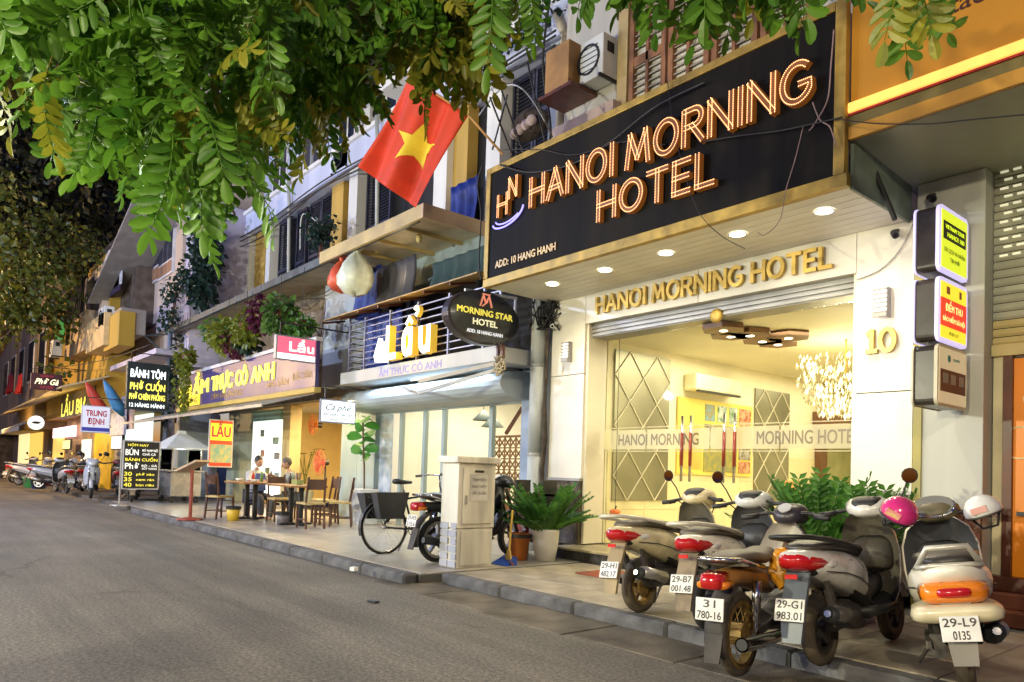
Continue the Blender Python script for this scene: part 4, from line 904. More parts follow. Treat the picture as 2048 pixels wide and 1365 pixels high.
# hotel upper storey
HU = mat('hotel_upper_wall', (.46, .44, .40), .7, var=.15, scale=1, bump=.1, streak=True)
build('upper_wall', MB().box(-8.15, -2.76, 7.6, 7.9, 3.72, 15), HU, HB)
WOOD = mat('old_timber', (.22, .095, .035), .5, var=.3, scale=4)
for i in range(4):
    x0 = -6.78+i*.68; f = build('timber_shutter', MB().box(x0, x0+.08, 7.52, 7.6, 6.1, 8.3).box(x0+.56, x0+.64, 7.52, 7.6, 6.1, 8.3).box(x0+.08, x0+.56, 7.525, 7.595, 6.1, 6.2).box(x0+.08, x0+.56, 7.525, 7.595, 6.85, 6.98).box(x0+.08, x0+.56, 7.525, 7.595, 8.2, 8.3).box(x0+.29, x0+.34, 7.525, 7.595, 6.2, 8.2), WOOD, HB, bevel=.005)
    for k in range(22):
        if 8 <= k <= 9: continue
        z = 6.22+k*.09; build('slat', MB().obox((x0+.32, 7.56, z), (.235, 0, 0), (0, .02, .022), (0, -.003, .003)), mat('slat_backlit', (.40, .36, .30), .5), f)  # pale slat colour stands for light coming through from behind
build('window_head', MB().box(-6.9, -3.9, 7.44, 7.62, 8.3, 8.45), WOOD, HB); build('window_post', MB().box(-6.98, -6.80, 7.5, 7.6, 6.0, 8.3), mat('tan_post', (.45, .33, .15), .5), HB)
build('ledge', MB().box(-8.15, -6.9, 7.35, 7.6, 6.1, 6.42), mat('pink_ledge', (.48, .36, .30), .6, var=.1), HB)
t = thing('timber_cabinet', 'brown timber box beside the white condenser over the hotel sign', 'cabinet', (-7.8, 7.3, 6.9)); build('box', MB().box(-8.08, -7.58, 7.12, 7.59, 6.82, 7.48), mat('box_timber', (.36, .19, .06), .6, var=.2), t, bevel=.006); build('shelf_board', MB().box(-8.15, -7.45, 7.05, 7.59, 6.74, 6.79), BRW, t)
condenser((-7.28, 7.58, 6.82), 'white condenser on brackets left of the timber shutters', .46)
dp = [atY(1118, 275, 7.75), atY(1124, 150, 7.75), atY(1130, 70, 7.75), atY(1112, 25, 7.75)]
tag(build('drain_pipe', MB().tube(dp, .07, 10), mat('pipe_tan', (.42, .36, .26), .5, var=.2), smooth=True), 'tan pipe bending out of the wall above the hotel sign corner', 'pipe')
bp_ = thing('corner_board', 'tilted pale board resting on the corner of the hotel sign', 'board', (-7.2, 6.1, 5.2)); p = atY(1090, 292, 6.1)
build('sheet', MB().add([(p.x-.5, 6.1, 5.2), (p.x+.25, 6.1, 5.22), (p.x+.3, 6.35, 5.55), (p.x-.5, 6.1, 5.23), (p.x+.25, 6.1, 5.25), (p.x+.3, 6.35, 5.58)], [(0, 2, 1), (3, 4, 5), (0, 1, 4, 3), (1, 2, 5, 4), (2, 0, 3, 5)]), mat('pale_board', (.6, .52, .32), .5), bp_)
# ================================================================ houses further down the street
def bx(px0, py0, px1, py1, Y):       # wall rectangle on plane Y between two sight lines
    a, b = atY(px0, py0, Y), atY(px1, py1, Y); return min(a.x, b.x), max(a.x, b.x), min(a.z, b.z), max(a.z, b.z)
PEACH = mat('peach_wall', (.52, .42, .36), .65, var=.15, scale=1.2, streak=True)
LILAC = mat('lilac_trim', (.45, .43, .58), .6, var=.1)
YELW = mat('yellow_house_wall', (.42, .26, .03), .6, var=.15, scale=1.2, streak=True)
BEIGE = mat('beige_house_wall', (.38, .28, .17), .7, var=.25, scale=1, streak=True)
PHB = thing('peach_house', 'peach shophouse with white window grids and a laundry balcony', 'house', (-26, 6, .1))
xF0 = atY(268, 600, 6.2).x
build('wall', MB().box(xF0, -23.3, 6.2, 9, 4.0, 15), PEACH, PHB); build('corner_trim', MB().box(-23.32, -22.6, 6.3, 9, 4.0, 9), LILAC, PHB)
for i, (a, b, c, d) in enumerate(((300, 475, 318, 560), (322, 470, 345, 545), (302, 280, 320, 352), (326, 270, 350, 345))):
    x0, x1, z0, z1 = bx(a, b, c, d, 6.15); w_ = build('window_frame', MB().box(x0, x1, 6.12, 6.2, z0, z1), mat('window_white', (.62, .62, .70), .5), PHB)
    for k in range(3):
        wd = (x1-x0)/3; build('pane', MB().box(x0+k*wd+.06, x0+(k+1)*wd-.03, 6.10, 6.119, z0+(z1-z0)*.3, z1-.08), mat('night_glass', (.02, .025, .05), .1), w_)
        build('lower_panel', MB().box(x0+k*wd+.06, x0+(k+1)*wd-.03, 6.10, 6.119, z0+.06, z0+(z1-z0)*.26), mat('panel_rust', (.3, .16, .10), .5), w_)
for k in range(6): build('balcony_rail', MB().box(-24.9, -22.0, 5.96, 5.98, 5.25+k*.14, 5.27+k*.14), LILAC, PHB)
for k in range(16): build('rail_post', MB().box(-24.9+k*.19, -24.88+k*.19, 5.955, 5.985, 5.2, 6.05), LILAC, PHB)
build('slab', MB().box(xF0-.3, -22.5, 5.4, 6.2, 4.25, 4.4), LILAC, PHB)
build('ground_wall', MB().box(xF0, -23.3, 7.3, 7.5, .1, 4.2), mat('dim_wall', (.16, .15, .17), .7), PHB)
build('pillar', MB().box(-24.0, -23.5, 6.4, 7.3, .1, 4.2), BLUEW, PHB)
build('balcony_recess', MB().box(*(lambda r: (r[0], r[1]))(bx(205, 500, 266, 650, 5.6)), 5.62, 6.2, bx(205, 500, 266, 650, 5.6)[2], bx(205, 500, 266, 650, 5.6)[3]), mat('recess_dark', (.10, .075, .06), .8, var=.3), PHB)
r = bx(195, 478, 285, 555, 4.9)
build('balcony_roof', MB().add([(r[0], 4.7, r[2]+.3), (r[1], 4.7, r[3]-.1), (r[1], 6.1, r[3]+.1), (r[0], 6.1, r[2]+.5), (r[0], 4.7, r[2]+.36), (r[1], 4.7, r[3]-.04), (r[1], 6.1, r[3]+.16), (r[0], 6.1, r[2]+.56)], [(0, 3, 2, 1), (4, 5, 6, 7), (0, 1, 5, 4), (2, 3, 7, 6), (0, 4, 7, 3), (1, 2, 6, 5)]), mat('roof_grey', (.28, .27, .28), .6), PHB)
a = atY(232, 512, 5.4); b = atY(252, 565, 5.4)
def shirt(name, label, x0, x1, y, z0, z1, m):
    w_ = x1-x0; h = z1-z0
    P = [(.18, 0), (.82, 0), (.84, .62), (1.0, .55), (1.04, .72), (.72, 1), (.58, .96), (.42, .96), (.28, 1), (-.04, .72), (0, .55), (.16, .62)]
    o = build(name, MB().prism([(p*w_, q*h) for p, q in P], (x0, y, z0), (1, 0, 0), (0, 0, 1), .05), m, bevel=.015); return tag(o, label, 'shirt')
x0, x1, z0, z1 = bx(206, 515, 255, 560, 5.3); shirt('hanging_shirt', 'striped white shirt drying under the balcony roof', x0, x1, 5.3, z0, z1, mat('shirt_striped', (.62, .62, .68), .8, col2=(.4, .42, .5), scale=9))
x0, x1, z0, z1 = bx(202, 556, 240, 582, 5.3)
tag(build('hanging_shorts', MB().prism([(0, 1), (1, 1), (1.02, 0), (.56, 0), (.5, .5), (.44, 0), (-.02, 0)], (x0, 5.3, z0), (x1-x0, 0, 0), (0, 0, z1-z0), .05), mat('shorts_navy', (.03, .02, .06), .8)), 'dark navy shorts hanging below the striped shirt', 'shorts')
bal = build('balcony_tray', MB().box(*(lambda r: (r[0], r[1], 4.9, 5.6, r[2], r[3]))(bx(205, 655, 262, 668, 5.2))), mat('tray_grey', (.25, .22, .2), .6), PHB)
YH = thing('yellow_house', 'yellow house with box balconies above a pale awning', 'house', (-30, 5.2, .1))
xs_ = [atY(p, 600, 5.2).x for p in (96, 136, 165, 205, 214)]
build('wall', MB().box(xs_[0], xs_[4], 5.3, 9, 3.0, 8.6), YELW, YH)
for (p0, q0, p1, q1, m, nm, dy) in ((170, 560, 202, 650, mat('window_pale', (.5, .40, .3), .5), 'window_frame', .1), (174, 648, 206, 690, mat('panel_tan', (.55, .40, .2), .6), 'balcony_panel', .5), (136, 560, 160, 640, DARK, 'balcony_opening', .1), (210, 640, 236, 690, YELW, 'balcony_wall', .35), (132, 650, 168, 700, BEIGE, 'balcony_panel', .4)):
    x0, x1, z0, z1 = bx(p0, q0, p1, q1, 5.2-dy); build(nm, MB().box(x0, x1, 5.2-dy, 5.3, z0, z1), m, YH, bevel=.01)
for p in (176, 188): 
    x0, x1, z0, z1 = bx(p, 565, p+9, 645, 5.1); build('pane', MB().box(x0, x1, 5.07, 5.09, z0, z1), mat('night_glass', (.02, .025, .05), .1), YH)
r = bx(30, 690, 235, 745, 4.6)
build('awning', MB().add([(r[0], 3.9, 3.35), (xs_[4]+.6, 3.9, 3.5), (xs_[4]+.6, 5.3, 4.0), (r[0], 5.3, 3.85), (r[0], 3.9, 3.4), (xs_[4]+.6, 3.9, 3.55), (xs_[4]+.6, 5.3, 4.05), (r[0], 5.3, 3.9)], [(0, 3, 2, 1), (4, 5, 6, 7), (0, 1, 5, 4), (2, 3, 7, 6), (0, 4, 7, 3), (1, 2, 6, 5)]), mat('awning_tan', (.42, .36, .24), .6, var=.2), YH)
build('ground_wall', MB().box(-40, xF0-.02, 5.9, 6.1, .1, 3.4), BEIGE, YH)
x0, x1, z0, z1 = bx(192, 845, 222, 965, 5.85); build('yellow_door', MB().box(x0, x1, 5.82, 5.9, .1, z1), mat('door_yellow', (.62, .42, .03), .5), YH)
x0, x1, z0, z1 = bx(225, 800, 250, 870, 5.85); build('poster', MB().box(x0, x1, 5.8, 5.88, z0, z1), mat('poster_blue', (.2, .25, .5), .5, col2=(.55, .6, .7), scale=6), YH)
x0, x1, z0, z1 = bx(252, 830, 300, 900, 7.2); build('pale_panel', MB().box(x0, x1, 7.2, 7.28, z0, z1), mat('panel_white', (.5, .52, .5), .5, col2=(.35, .38, .36), scale=5), PHB)
cloth('hanging_cloth', 'green cloth hanging from the yellow house balcony', atY(112, 640, 4.6).x, atY(130, 640, 4.6).x, 4.6, atY(120, 690, 4.6).z, atY(120, 640, 4.6).z, mat('cloth_green', (.02, .22, .06), .8), 'cloth', 2)
FH = thing('far_beige_house', 'dim beige house at the far end of the row', 'house', (-45, 5, .1))
build('wall', MB().box(-62, xs_[0]-.02, 4.9, 9, 2.6, 17), BEIGE, FH); build('ground_wall', MB().box(-62, -40.05, 5.9, 6.1, .1, 2.6), BEIGE, FH)
for i in range(5):
    w_ = build('window', MB().box(-58+i*4, -56+i*4, 4.86, 4.9, 5.0, 7.2), WHW, FH); build('pane', MB().box(-57.9+i*4, -57.05+i*4, 4.84, 4.858, 5.1, 7.1).box(-56.95+i*4, -56.1+i*4, 4.84, 4.858, 5.1, 7.1), mat('night_glass', (.02, .025, .05), .1), w_)
FE = thing('corner_house', 'dark house closing the end of the street', 'house', (-75, 5, .1))
build('wall', MB().box(-95, -62.1, 4.2, 12, .1, 34), mat('far_wall', (.12, .09, .06), .8, var=.4), FE); build('end_wall', MB().box(-97, -95, -30, 4.2, 0, 34), mat('far_wall', (.12, .09, .06), .8, var=.4), FE)
for i in range(4): build('window', MB().box(-92+i*7, -90+i*7, 4.1, 4.2, 4.5, 6.5), glow('far_window', (1, .6, .2), .5), FE)
# lit shop fronts of the far houses
def shop(par, px0, px1, py0, Y, col, s, nm='lit_opening'):
    x0, x1, z0, z1 = bx(px0, py0, px1, 950, Y); build(nm, MB().box(x0, x1, Y-.03, Y, .25, z1), glow('shop_%d_%d' % (px0, py0), col, s), par)
shop(YH, 62, 82, 868, 5.86, (1, .62, .12), 1.0); shop(YH, 108, 126, 875, 5.86, (1, .62, .15), .9); shop(YH, 165, 180, 880, 5.86, (.8, .85, .75), .7); shop(FH, 40, 56, 855, 5.86, (1, .75, .35), 1.1)
lamp('POINT', (-33, 4.4, 2.4), 130, (1, .60, .16), .3); lamp('POINT', (-26.5, 4.9, 2.5), 60, (1, .66, .25), .3); lamp('POINT', (-45, 3.8, 2.6), 160, (1, .55, .14), .3)
# hanging and standing signs
def blade(name, label, X_, px0, py0, px1, py1, th, frame, face, cat='sign', pole=True):
    a, b = atX(px0, py0, X_), atX(px1, py1, X_); y0, y1, z0, z1 = min(a.y, b.y), max(a.y, b.y), min(a.z, b.z), max(a.z, b.z)
    t = thing(name, label, cat, (X_, y0, z0)); build('case', MB().box(X_-th, X_, y0, y1, z0, z1), frame, t, bevel=.012)
    if face: build('face', MB().box(X_+.001, X_+.005, y0+.03, y1-.03, z0+.03, z1-.03), face, t)
    if pole: build('hanger', MB().bar((X_-th/2, y0+.1, z1-.01), (X_-th/2, y0+.1, z1+.25), .025).bar((X_-th/2, y0+.1, z1+.24), (X_-th/2, y1+.7, z1+.24), .025), DKM, t)
    def tx(s, v, h, m, f=.8, u=.5, al='CENTER', bold=.04, sh=0.): return build('lettering', text(s, (z1-z0)*h, (X_+.008, y0+(y1-y0)*u, z0+(z1-z0)*v), (0, 1, 0), (0, 0, 1), align=al, fit=(y1-y0)*f, bold=bold, shear=sh)[0], m, t)
    def rc(v0, v1, m, u0=.03, u1=.97): return build('panel', MB().box(X_+.006, X_+.0072, y0+(y1-y0)*u0, y0+(y1-y0)*u1, z0+(z1-z0)*v0, z0+(z1-z0)*v1), m, t)
    return t, tx, rc
LW_ = glow('letter_white_lit', (.85, .95, 1), 1.3); LY_ = glow('letter_yellow_lit', (1, .85, .12), 1.1)
t, tx, rc = blade('hanging_sign', 'black light sign BÁNH TÔM, PHỞ CUỐN in white and yellow', -20.8, 256, 722, 334, 824, .14, mat('sign_slate', (.03, .04, .05), .4), mat('sign_slate_face', (.02, .03, .04), .4))
tx('BÁNH TÔM', .68, .17, LW_, .84); tx('PHỞ CUỐN', .42, .15, LY_, .84); tx('PHỞ CHIÊN PHỒNG', .22, .12, LY_, .86); tx('12 HÀNG HÀNH', .06, .08, LW_, .84)
t, tx, rc = blade('hanging_sign', 'white sign TRUNG ĐỊNH in red capitals over a blue band', -25, 164, 810, 220, 868, .06, mat('sign_pale', (.52, .52, .60), .4), glow('sign_pale_face', (.62, .62, .72), .45))
RED_ = mat('red_print', (.5, .03, .06), .5, var=0); tx('TRUNG', .62, .22, RED_, .7); tx('ĐỊNH', .32, .22, RED_, .55); rc(.06, .2, mat('blue_band', (.05, .06, .4), .5))
t, tx, rc = blade('hanging_sign', 'dark maroon sign Phở Gà in cream script', -29, 62, 745, 124, 784, .08, mat('sign_maroon', (.05, .012, .02), .4), mat('sign_maroon_face', (.06, .015, .02), .4))
tx('Phở Gà', .36, .34, glow('cream_letter', (1, .88, .5), .9), .74, sh=.4); tx('HÀ NỘI', .12, .14, RED_, .4); tx('QUÁN ĂN', .8, .12, RED_, .4)
t, tx, rc = blade('menu_board', 'black framed menu board of yellow and white dishes on a pole', -19.3, 247, 880, 317, 980, .04, mat('frame_pale', (.45, .45, .5), .4), mat('menu_black', (.015, .015, .016), .5), 'menu board', False)
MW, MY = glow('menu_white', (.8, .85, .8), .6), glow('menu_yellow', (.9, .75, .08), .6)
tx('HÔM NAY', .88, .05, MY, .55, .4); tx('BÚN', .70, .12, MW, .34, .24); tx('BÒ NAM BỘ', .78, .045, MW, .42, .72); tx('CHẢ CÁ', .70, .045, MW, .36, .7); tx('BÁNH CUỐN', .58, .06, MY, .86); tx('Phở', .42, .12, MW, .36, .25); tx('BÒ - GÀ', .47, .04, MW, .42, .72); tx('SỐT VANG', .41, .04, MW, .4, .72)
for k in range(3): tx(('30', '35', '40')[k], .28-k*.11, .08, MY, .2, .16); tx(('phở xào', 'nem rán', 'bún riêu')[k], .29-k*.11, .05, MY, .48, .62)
a = atX(247, 880, -19.3)
build('pole', MB().tube([(-19.34, a.y-.02, .1), (-19.34, a.y-.02, a.z)], .022, 8).lathe([(0, .1), (.2, .1), (.19, .13), (0, .14)], (-19.34, a.y-.02, 0), 14), GREYM, t)
t, tx, rc = blade('light_box_sign', 'small red and white light box Lẩu hung by the grey pier', -13.2, 553, 668, 638, 728, .12, mat('box_grey', (.3, .3, .35), .4), glow('pink_face', (.85, .12, .22), .8))
rc(.03, .26, glow('white_strip', (1, .97, .95), 1.2)); tx('Lẩu', .38, .40, glow('letter_white_hot', (1, .93, .75), 1.6), .56, .58)
t, tx, rc = blade('light_box_sign', 'white light box Cà phê hung at the dining room corner', -12.8, 641, 797, 711, 850, .05, mat('box_grey', (.3, .3, .35), .4), glow('white_face', (.88, .97, .95), 1.0))
tx('Cà phê', .55, .26, mat('print_grey', (.05, .08, .08), .5), .7, sh=.45, bold=.02); tx('ĂN SÁNG - ĂN VẶT', .3, .13, mat('print_grey', (.05, .08, .08), .5), .8); tx('SINH TỐ', .1, .1, mat('print_grey', (.05, .08, .08), .5), .5)
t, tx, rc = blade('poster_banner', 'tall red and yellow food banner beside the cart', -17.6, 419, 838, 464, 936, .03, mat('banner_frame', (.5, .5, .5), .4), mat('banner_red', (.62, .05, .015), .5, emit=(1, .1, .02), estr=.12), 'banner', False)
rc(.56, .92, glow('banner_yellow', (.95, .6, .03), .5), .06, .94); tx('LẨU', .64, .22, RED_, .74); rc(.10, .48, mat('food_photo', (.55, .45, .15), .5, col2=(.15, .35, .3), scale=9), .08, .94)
# oblique far signs
t = thing('pink_light_sign', 'glowing pink white strip sign over a far doorway', 'light sign', (-30, 5.8, 2)); x0, x1, z0, z1 = bx(108, 858, 150, 873, 5.7); build('panel', MB().box(x0, x1, 5.66, 5.74, z0, z1), glow('pink_strip', (1, .62, .66), 2.2), t)
t = thing('round_light_sign', 'round white lit sign above the warm lit shop on the left', 'light sign', (-33, 5, 2.4)); p = atX(72, 846, -31); build('drum', MB().lathe([(0, -.05), (.25, -.05), (.25, .05), (0, .05)], p, 24, axis='x'), glow('round_white', (1, .93, .75), .9), t)
build('smile_mark', MB().prism([(-.17, .03), (-.06, .07), (.06, .07), (.17, .03), (.06, -.02), (-.06, -.02)], p+Vector((.052, 0, -.02)), (0, 1, 0), (0, 0, 1), .004), DARK, t)
t = thing('shop_awning_sign', 'yellow lettered awning board over the shop beside TRUNG ĐỊNH', 'signboard', (-31, 5, 2.8)); x0, x1, z0, z1 = bx(125, 795, 190, 825, 5.3); build('board', MB().box(x0, x1, 5.25, 5.32, z0, z1), mat('board_slate', (.12, .12, .16), .5), t); build('lettering', text('LẨU BIA', (z1-z0)*.6, (x0+.3, 5.24, z0+.1), fit=(x1-x0)*.8, bold=.04)[0], LY_, t)
t = thing('red_lettered_board', 'pale board with red lettering behind the BÁNH TÔM sign', 'signboard', (-26, 6, 2.3)); x0, x1, z0, z1 = bx(222, 825, 268, 858, 6.0); build('board', MB().box(x0, x1, 5.95, 6.0, z0, z1), mat('board_pale', (.5, .42, .42), .5), t); build('lettering', text('BIA HƠI', (z1-z0)*.5, (x0+.2, 5.94, z0+.15), fit=(x1-x0)*.8, bold=.04)[0], RED_, t)
def umbrella(px, py, X_, m, lab):
    p = atX(px, py, X_); t = thing('folded_parasol', lab, 'parasol', p); d = Vector((0, .5, -.9)).normalized()
    build('canopy', MB().tube([p, p+d*.3, p+d*.9, p+d*1.2], [.03, .13, .2, .05], 9), m, t, smooth=True); build('pole', MB().tube([p-d*.1, p+d*1.6], .02, 6), GREYM, t)
umbrella(208, 762, -25.5, mat('parasol_blue', (.05, .22, .45), .6), 'folded blue parasol slung under the yellow house awning')
umbrella(172, 765, -26.5, mat('parasol_red', (.55, .05, .03), .6), 'folded red parasol slung beside the blue one')
for px, lab in ((40, 'small red flag on the far left facade beside Phở Gà'), (20, 'leftmost of the two small red flags far down the street')):
    p = atY(px, 750, 4.3); q = atY(px, 785, 4.3); cloth('small_flag', lab, p.x-.7, p.x+.9, 4.3, q.z, p.z, mat('flag_red', (.55, .03, .015), .7), 'flag', 1.5, .1)
x0, x1, z0, z1 = bx(20, 815, 110, 870, 4.6)
t = thing('blue_shop_awning', 'blue grey awning lit white over the far left shop', 'awning', (-38, 4.5, 2.3)); build('canopy', MB().add([(-48, 3.8, 2.5), (-38, 3.8, 2.5), (-38, 5.0, 3.1), (-48, 5.0, 3.1), (-48, 3.8, 2.3), (-38, 3.8, 2.3)], [(0, 1, 2, 3), (0, 4, 5, 1)]), mat('awning_blue', (.12, .18, .3), .6), t)

for i, (px0, py0, px1, py1, c_, s_, lab) in enumerate(((20, 800, 34, 812, (1, .8, .3), .9, 'tiny yellow lit board farthest down the street'), (88, 822, 106, 836, (1, .92, .8), 1.0, 'small white lit board above the warm far shop'), (128, 880, 142, 900, (1, .8, .35), .8, 'small yellow lit notice beside the pink strip sign'), (226, 872, 246, 900, (.75, .82, 1), .7, 'small bluish lit poster left of the menu board'))):
    x0, x1, z0, z1 = bx(px0, py0, px1, py1, 5.4); t = thing('lit_board', lab, 'light sign', (x0, 5.4, z0)); build('case', MB().box(x0, x1, 5.36, 5.44, z0, z1), DKM, t); build('face', MB().box(x0+.05, x1-.05, 5.352, 5.358, z0+.04, z1-.04), glow('lit_board_%d' % i, c_, s_), t)
for k in range(9): build('balcony_grille', MB().box(atY(138+k*3.4, 600, 5.05).x-.02, atY(138+k*3.4, 600, 5.05).x+.02, 5.04, 5.07, atY(150, 650, 5.05).z, atY(150, 565, 5.05).z), DKM, YH)
condenser(tuple(atY(222, 655, 5.0)), 'condenser under the peach house balcony', .9); condenser(tuple(atY(120, 715, 4.4)), 'condenser above the pale awning near Phở Gà', .9)
# ================================================================ two-wheelers (local frame: heads along +Y, rear axle above the origin)
TYRE = mat('tyre_rubber', (.022, .021, .02), .85, var=.3, bump=.4, bscale=60)
TYRED = mat('tyre_dusty', (.085, .065, .04), .9, var=.4, bump=.4, bscale=60, scale=6)
ALLOY = mat('alloy_wheel', (.50, .48, .45), .4, metal=.8, var=.15)
DALLOY = mat('alloy_dark', (.08, .07, .06), .5, metal=.6, var=.3, scale=8)
RUSTY = mat('rusty_rim', (.35, .22, .06), .55, metal=.5, var=.4, scale=9)
CHR = mat('chrome', (.62, .60, .56), .16, metal=1, var=.08, scale=12)
BLKP = mat('black_trim', (.018, .018, .018), .5, var=.3, scale=6)
DUSTP = mat('dusty_black', (.05, .042, .035), .7, var=.4, scale=7)
ENG = mat('engine_grey', (.11, .10, .09), .5, metal=.5, var=.4, scale=10)
SEATM = mat('seat_vinyl', (.055, .05, .042), .38, var=.2, scale=5, bump=.1)
SEATB = mat('seat_brown', (.14, .12, .09), .5, var=.25, scale=5, bump=.1)
REDL = mat('tail_red', (.45, .008, .008), .12, coat=.8, var=.15, scale=9)
ORL = mat('signal_orange', (.70, .20, .01), .15, coat=.8, var=.1)
CLR = mat('clear_lens', (.6, .6, .58), .1, coat=.8, var=.1)
PLATE = mat('plate_white', (.68, .67, .64), .45, var=.08, scale=9)
PRINT = mat('plate_black', (.02, .02, .02), .5, var=0)
MIRG = mat('mirror_glass', (.5, .55, .65), .04, metal=1, var=0)
def wheel(par, nm, y, r, tw, rim, tyre=None, spokes=5, wire=False, hub=.05, side=None):
    W = MB(); n = 30
    secs = []
    for i in range(n):
        a = 2*math.pi*i/n; c = Vector((0, y+r*math.cos(a)*0, 0))
        ring = []
        for j in range(8):
            b = 2*math.pi*j/8; rr = r-tw*.9+tw*.9*math.cos(b); ring.append(Vector((tw*math.sin(b), y+rr*math.cos(a), r+rr*math.sin(a))))
        secs.append(ring)
    secs.append(secs[0]); W.loft(secs, cap=False)
    t = build(nm, W, tyre or TYRE, par, smooth=True, local=True)
    M = MB(); ri = r-tw*1.7
    M.lathe([(ri-.02, -.03), (ri+.012, -.032), (ri+.012, .032), (ri-.02, .03), (ri-.02, -.03)], (0, y, r), 28, axis='x')
    M.tube([(-.05, y, r), (.05, y, r)], hub, 12)
    if wire:
        for i in range(18):
            a = i*2*math.pi/18; b = a+(.35 if i % 2 else -.35); sx = .03 if i % 4 < 2 else -.03
            M.tube([(sx, y+hub*math.cos(b), r+hub*math.sin(b)), (0, y+ri*math.cos(a), r+ri*math.sin(a))], .0028, 4)
    else:
        for i in range(spokes):
            a = i*2*math.pi/spokes+.3; q = Vector((0, math.cos(a), math.sin(a))); c = Vector((0, y, r))
            M.bar(c+q*hub*.8, c+q*ri, .03, .042, up=(1, 0, 0))
    build('rim', M, rim, t, smooth=False, local=True)
    return t
def plate(par, l1, l2, y, z, tilt=.30, w_=.19, h=.14, x=0):
    uy = Vector((0, math.sin(tilt), math.cos(tilt))); nz = Vector((0, -math.cos(tilt), math.sin(tilt))); c = Vector((x, y, z))
    p = build('number_plate', MB().obox(c, (w_/2, 0, 0), uy*h/2, nz*.004), PLATE, par, local=True, bevel=.004)
    for s, k, hh in ((l1, .012, .048), (l2, -.058, .048)):
        build('plate_lettering', text(s, hh, c+uy*k+nz*.0055, (1, 0, 0), uy, bold=.028, align='CENTER', fit=w_*.84 if len(s) > 4 else w_*.42)[0], PRINT, p, local=True)
    return p
def sections(L, n=16, p=2.5): return [se(0, y, z, w_, h, n, p) for (y, z, w_, h) in L]
def shield(par, L, mo, mi, th=.03, nm='leg_shield', back=.09):      # L rows of (z, halfwidth, y)
    mb = MB(); n = 12; rows = []
    for off in (0, th):
        for (z, hw, y) in L:
            rows.append([Vector((hw*u, y-off-back*(abs(u)**2.2), z)) for u in [i*2/n-1 for i in range(n+1)]])
    k = len(L); m = n+1; vs = [p for r_ in rows for p in r_]
    mb.add(vs, [(j*m+i, (j+1)*m+i, (j+1)*m+i+1, j*m+i+1) for j in range(k-1) for i in range(n)], 0)
    mb.add(vs, [(k*m+j*m+i, k*m+j*m+i+1, k*m+(j+1)*m+i+1, k*m+(j+1)*m+i) for j in range(k-1) for i in range(n)], 1)
    E = [(j*m, k*m+j*m, k*m+(j+1)*m, (j+1)*m) for j in range(k-1)]+[(j*m+n, (j+1)*m+n, k*m+(j+1)*m+n, k*m+j*m+n) for j in range(k-1)]+[((k-1)*m+i, k*m+(k-1)*m+i, k*m+(k-1)*m+i+1, (k-1)*m+i+1) for i in range(n)]+[(i, i+1, k*m+i+1, k*m+i) for i in range(n)]
    mb.add(vs, E, 0)
    return build(nm, mb, [mo, mi], par, smooth=True, local=True)
def bars(par, z, y, half=.33, drop=.03, mir=(1, 1), mz=.2, mcol=None):
    h = build('handlebar', MB().tube([(-half, y-.07, z-drop), (-.16, y, z), (.16, y, z), (half, y-.07, z-drop)], .014, 8), DKM, par, smooth=True, local=True)
    for s in (-1, 1):
        build('grip', MB().tube([(s*half, y-.075, z-drop), (s*(half-.12), y-.03, z-drop*.7)], .02, 8), BLKP, par, smooth=True, local=True)
        build('brake_lever', MB().tube([(s*(half-.14), y+.03, z-.01), (s*(half-.02), y+.015, z-drop-.015)], .007, 5), CHR, par, local=True)
        if mir[0 if s < 0 else 1]:
            st = build('mirror', MB().tube([(s*.18, y+.02, z), (s*.25, y+.05, z+mz*.6), (s*.29, y+.02, z+mz)], .007, 5).lathe([(0, .02), (.045, .012), (.058, -.004), (.05, -.008), (0, -.008)], (s*.31, y+.02, z+mz+.04), 12, axis='y'), BLKP, par, smooth=True, local=True)
            build('mirror_glass', MB().lathe([(0, -.010), (.05, -.010)], (s*.31, y+.02, z+mz+.04), 12, axis='y'), MIRG, st, local=True)
    return h
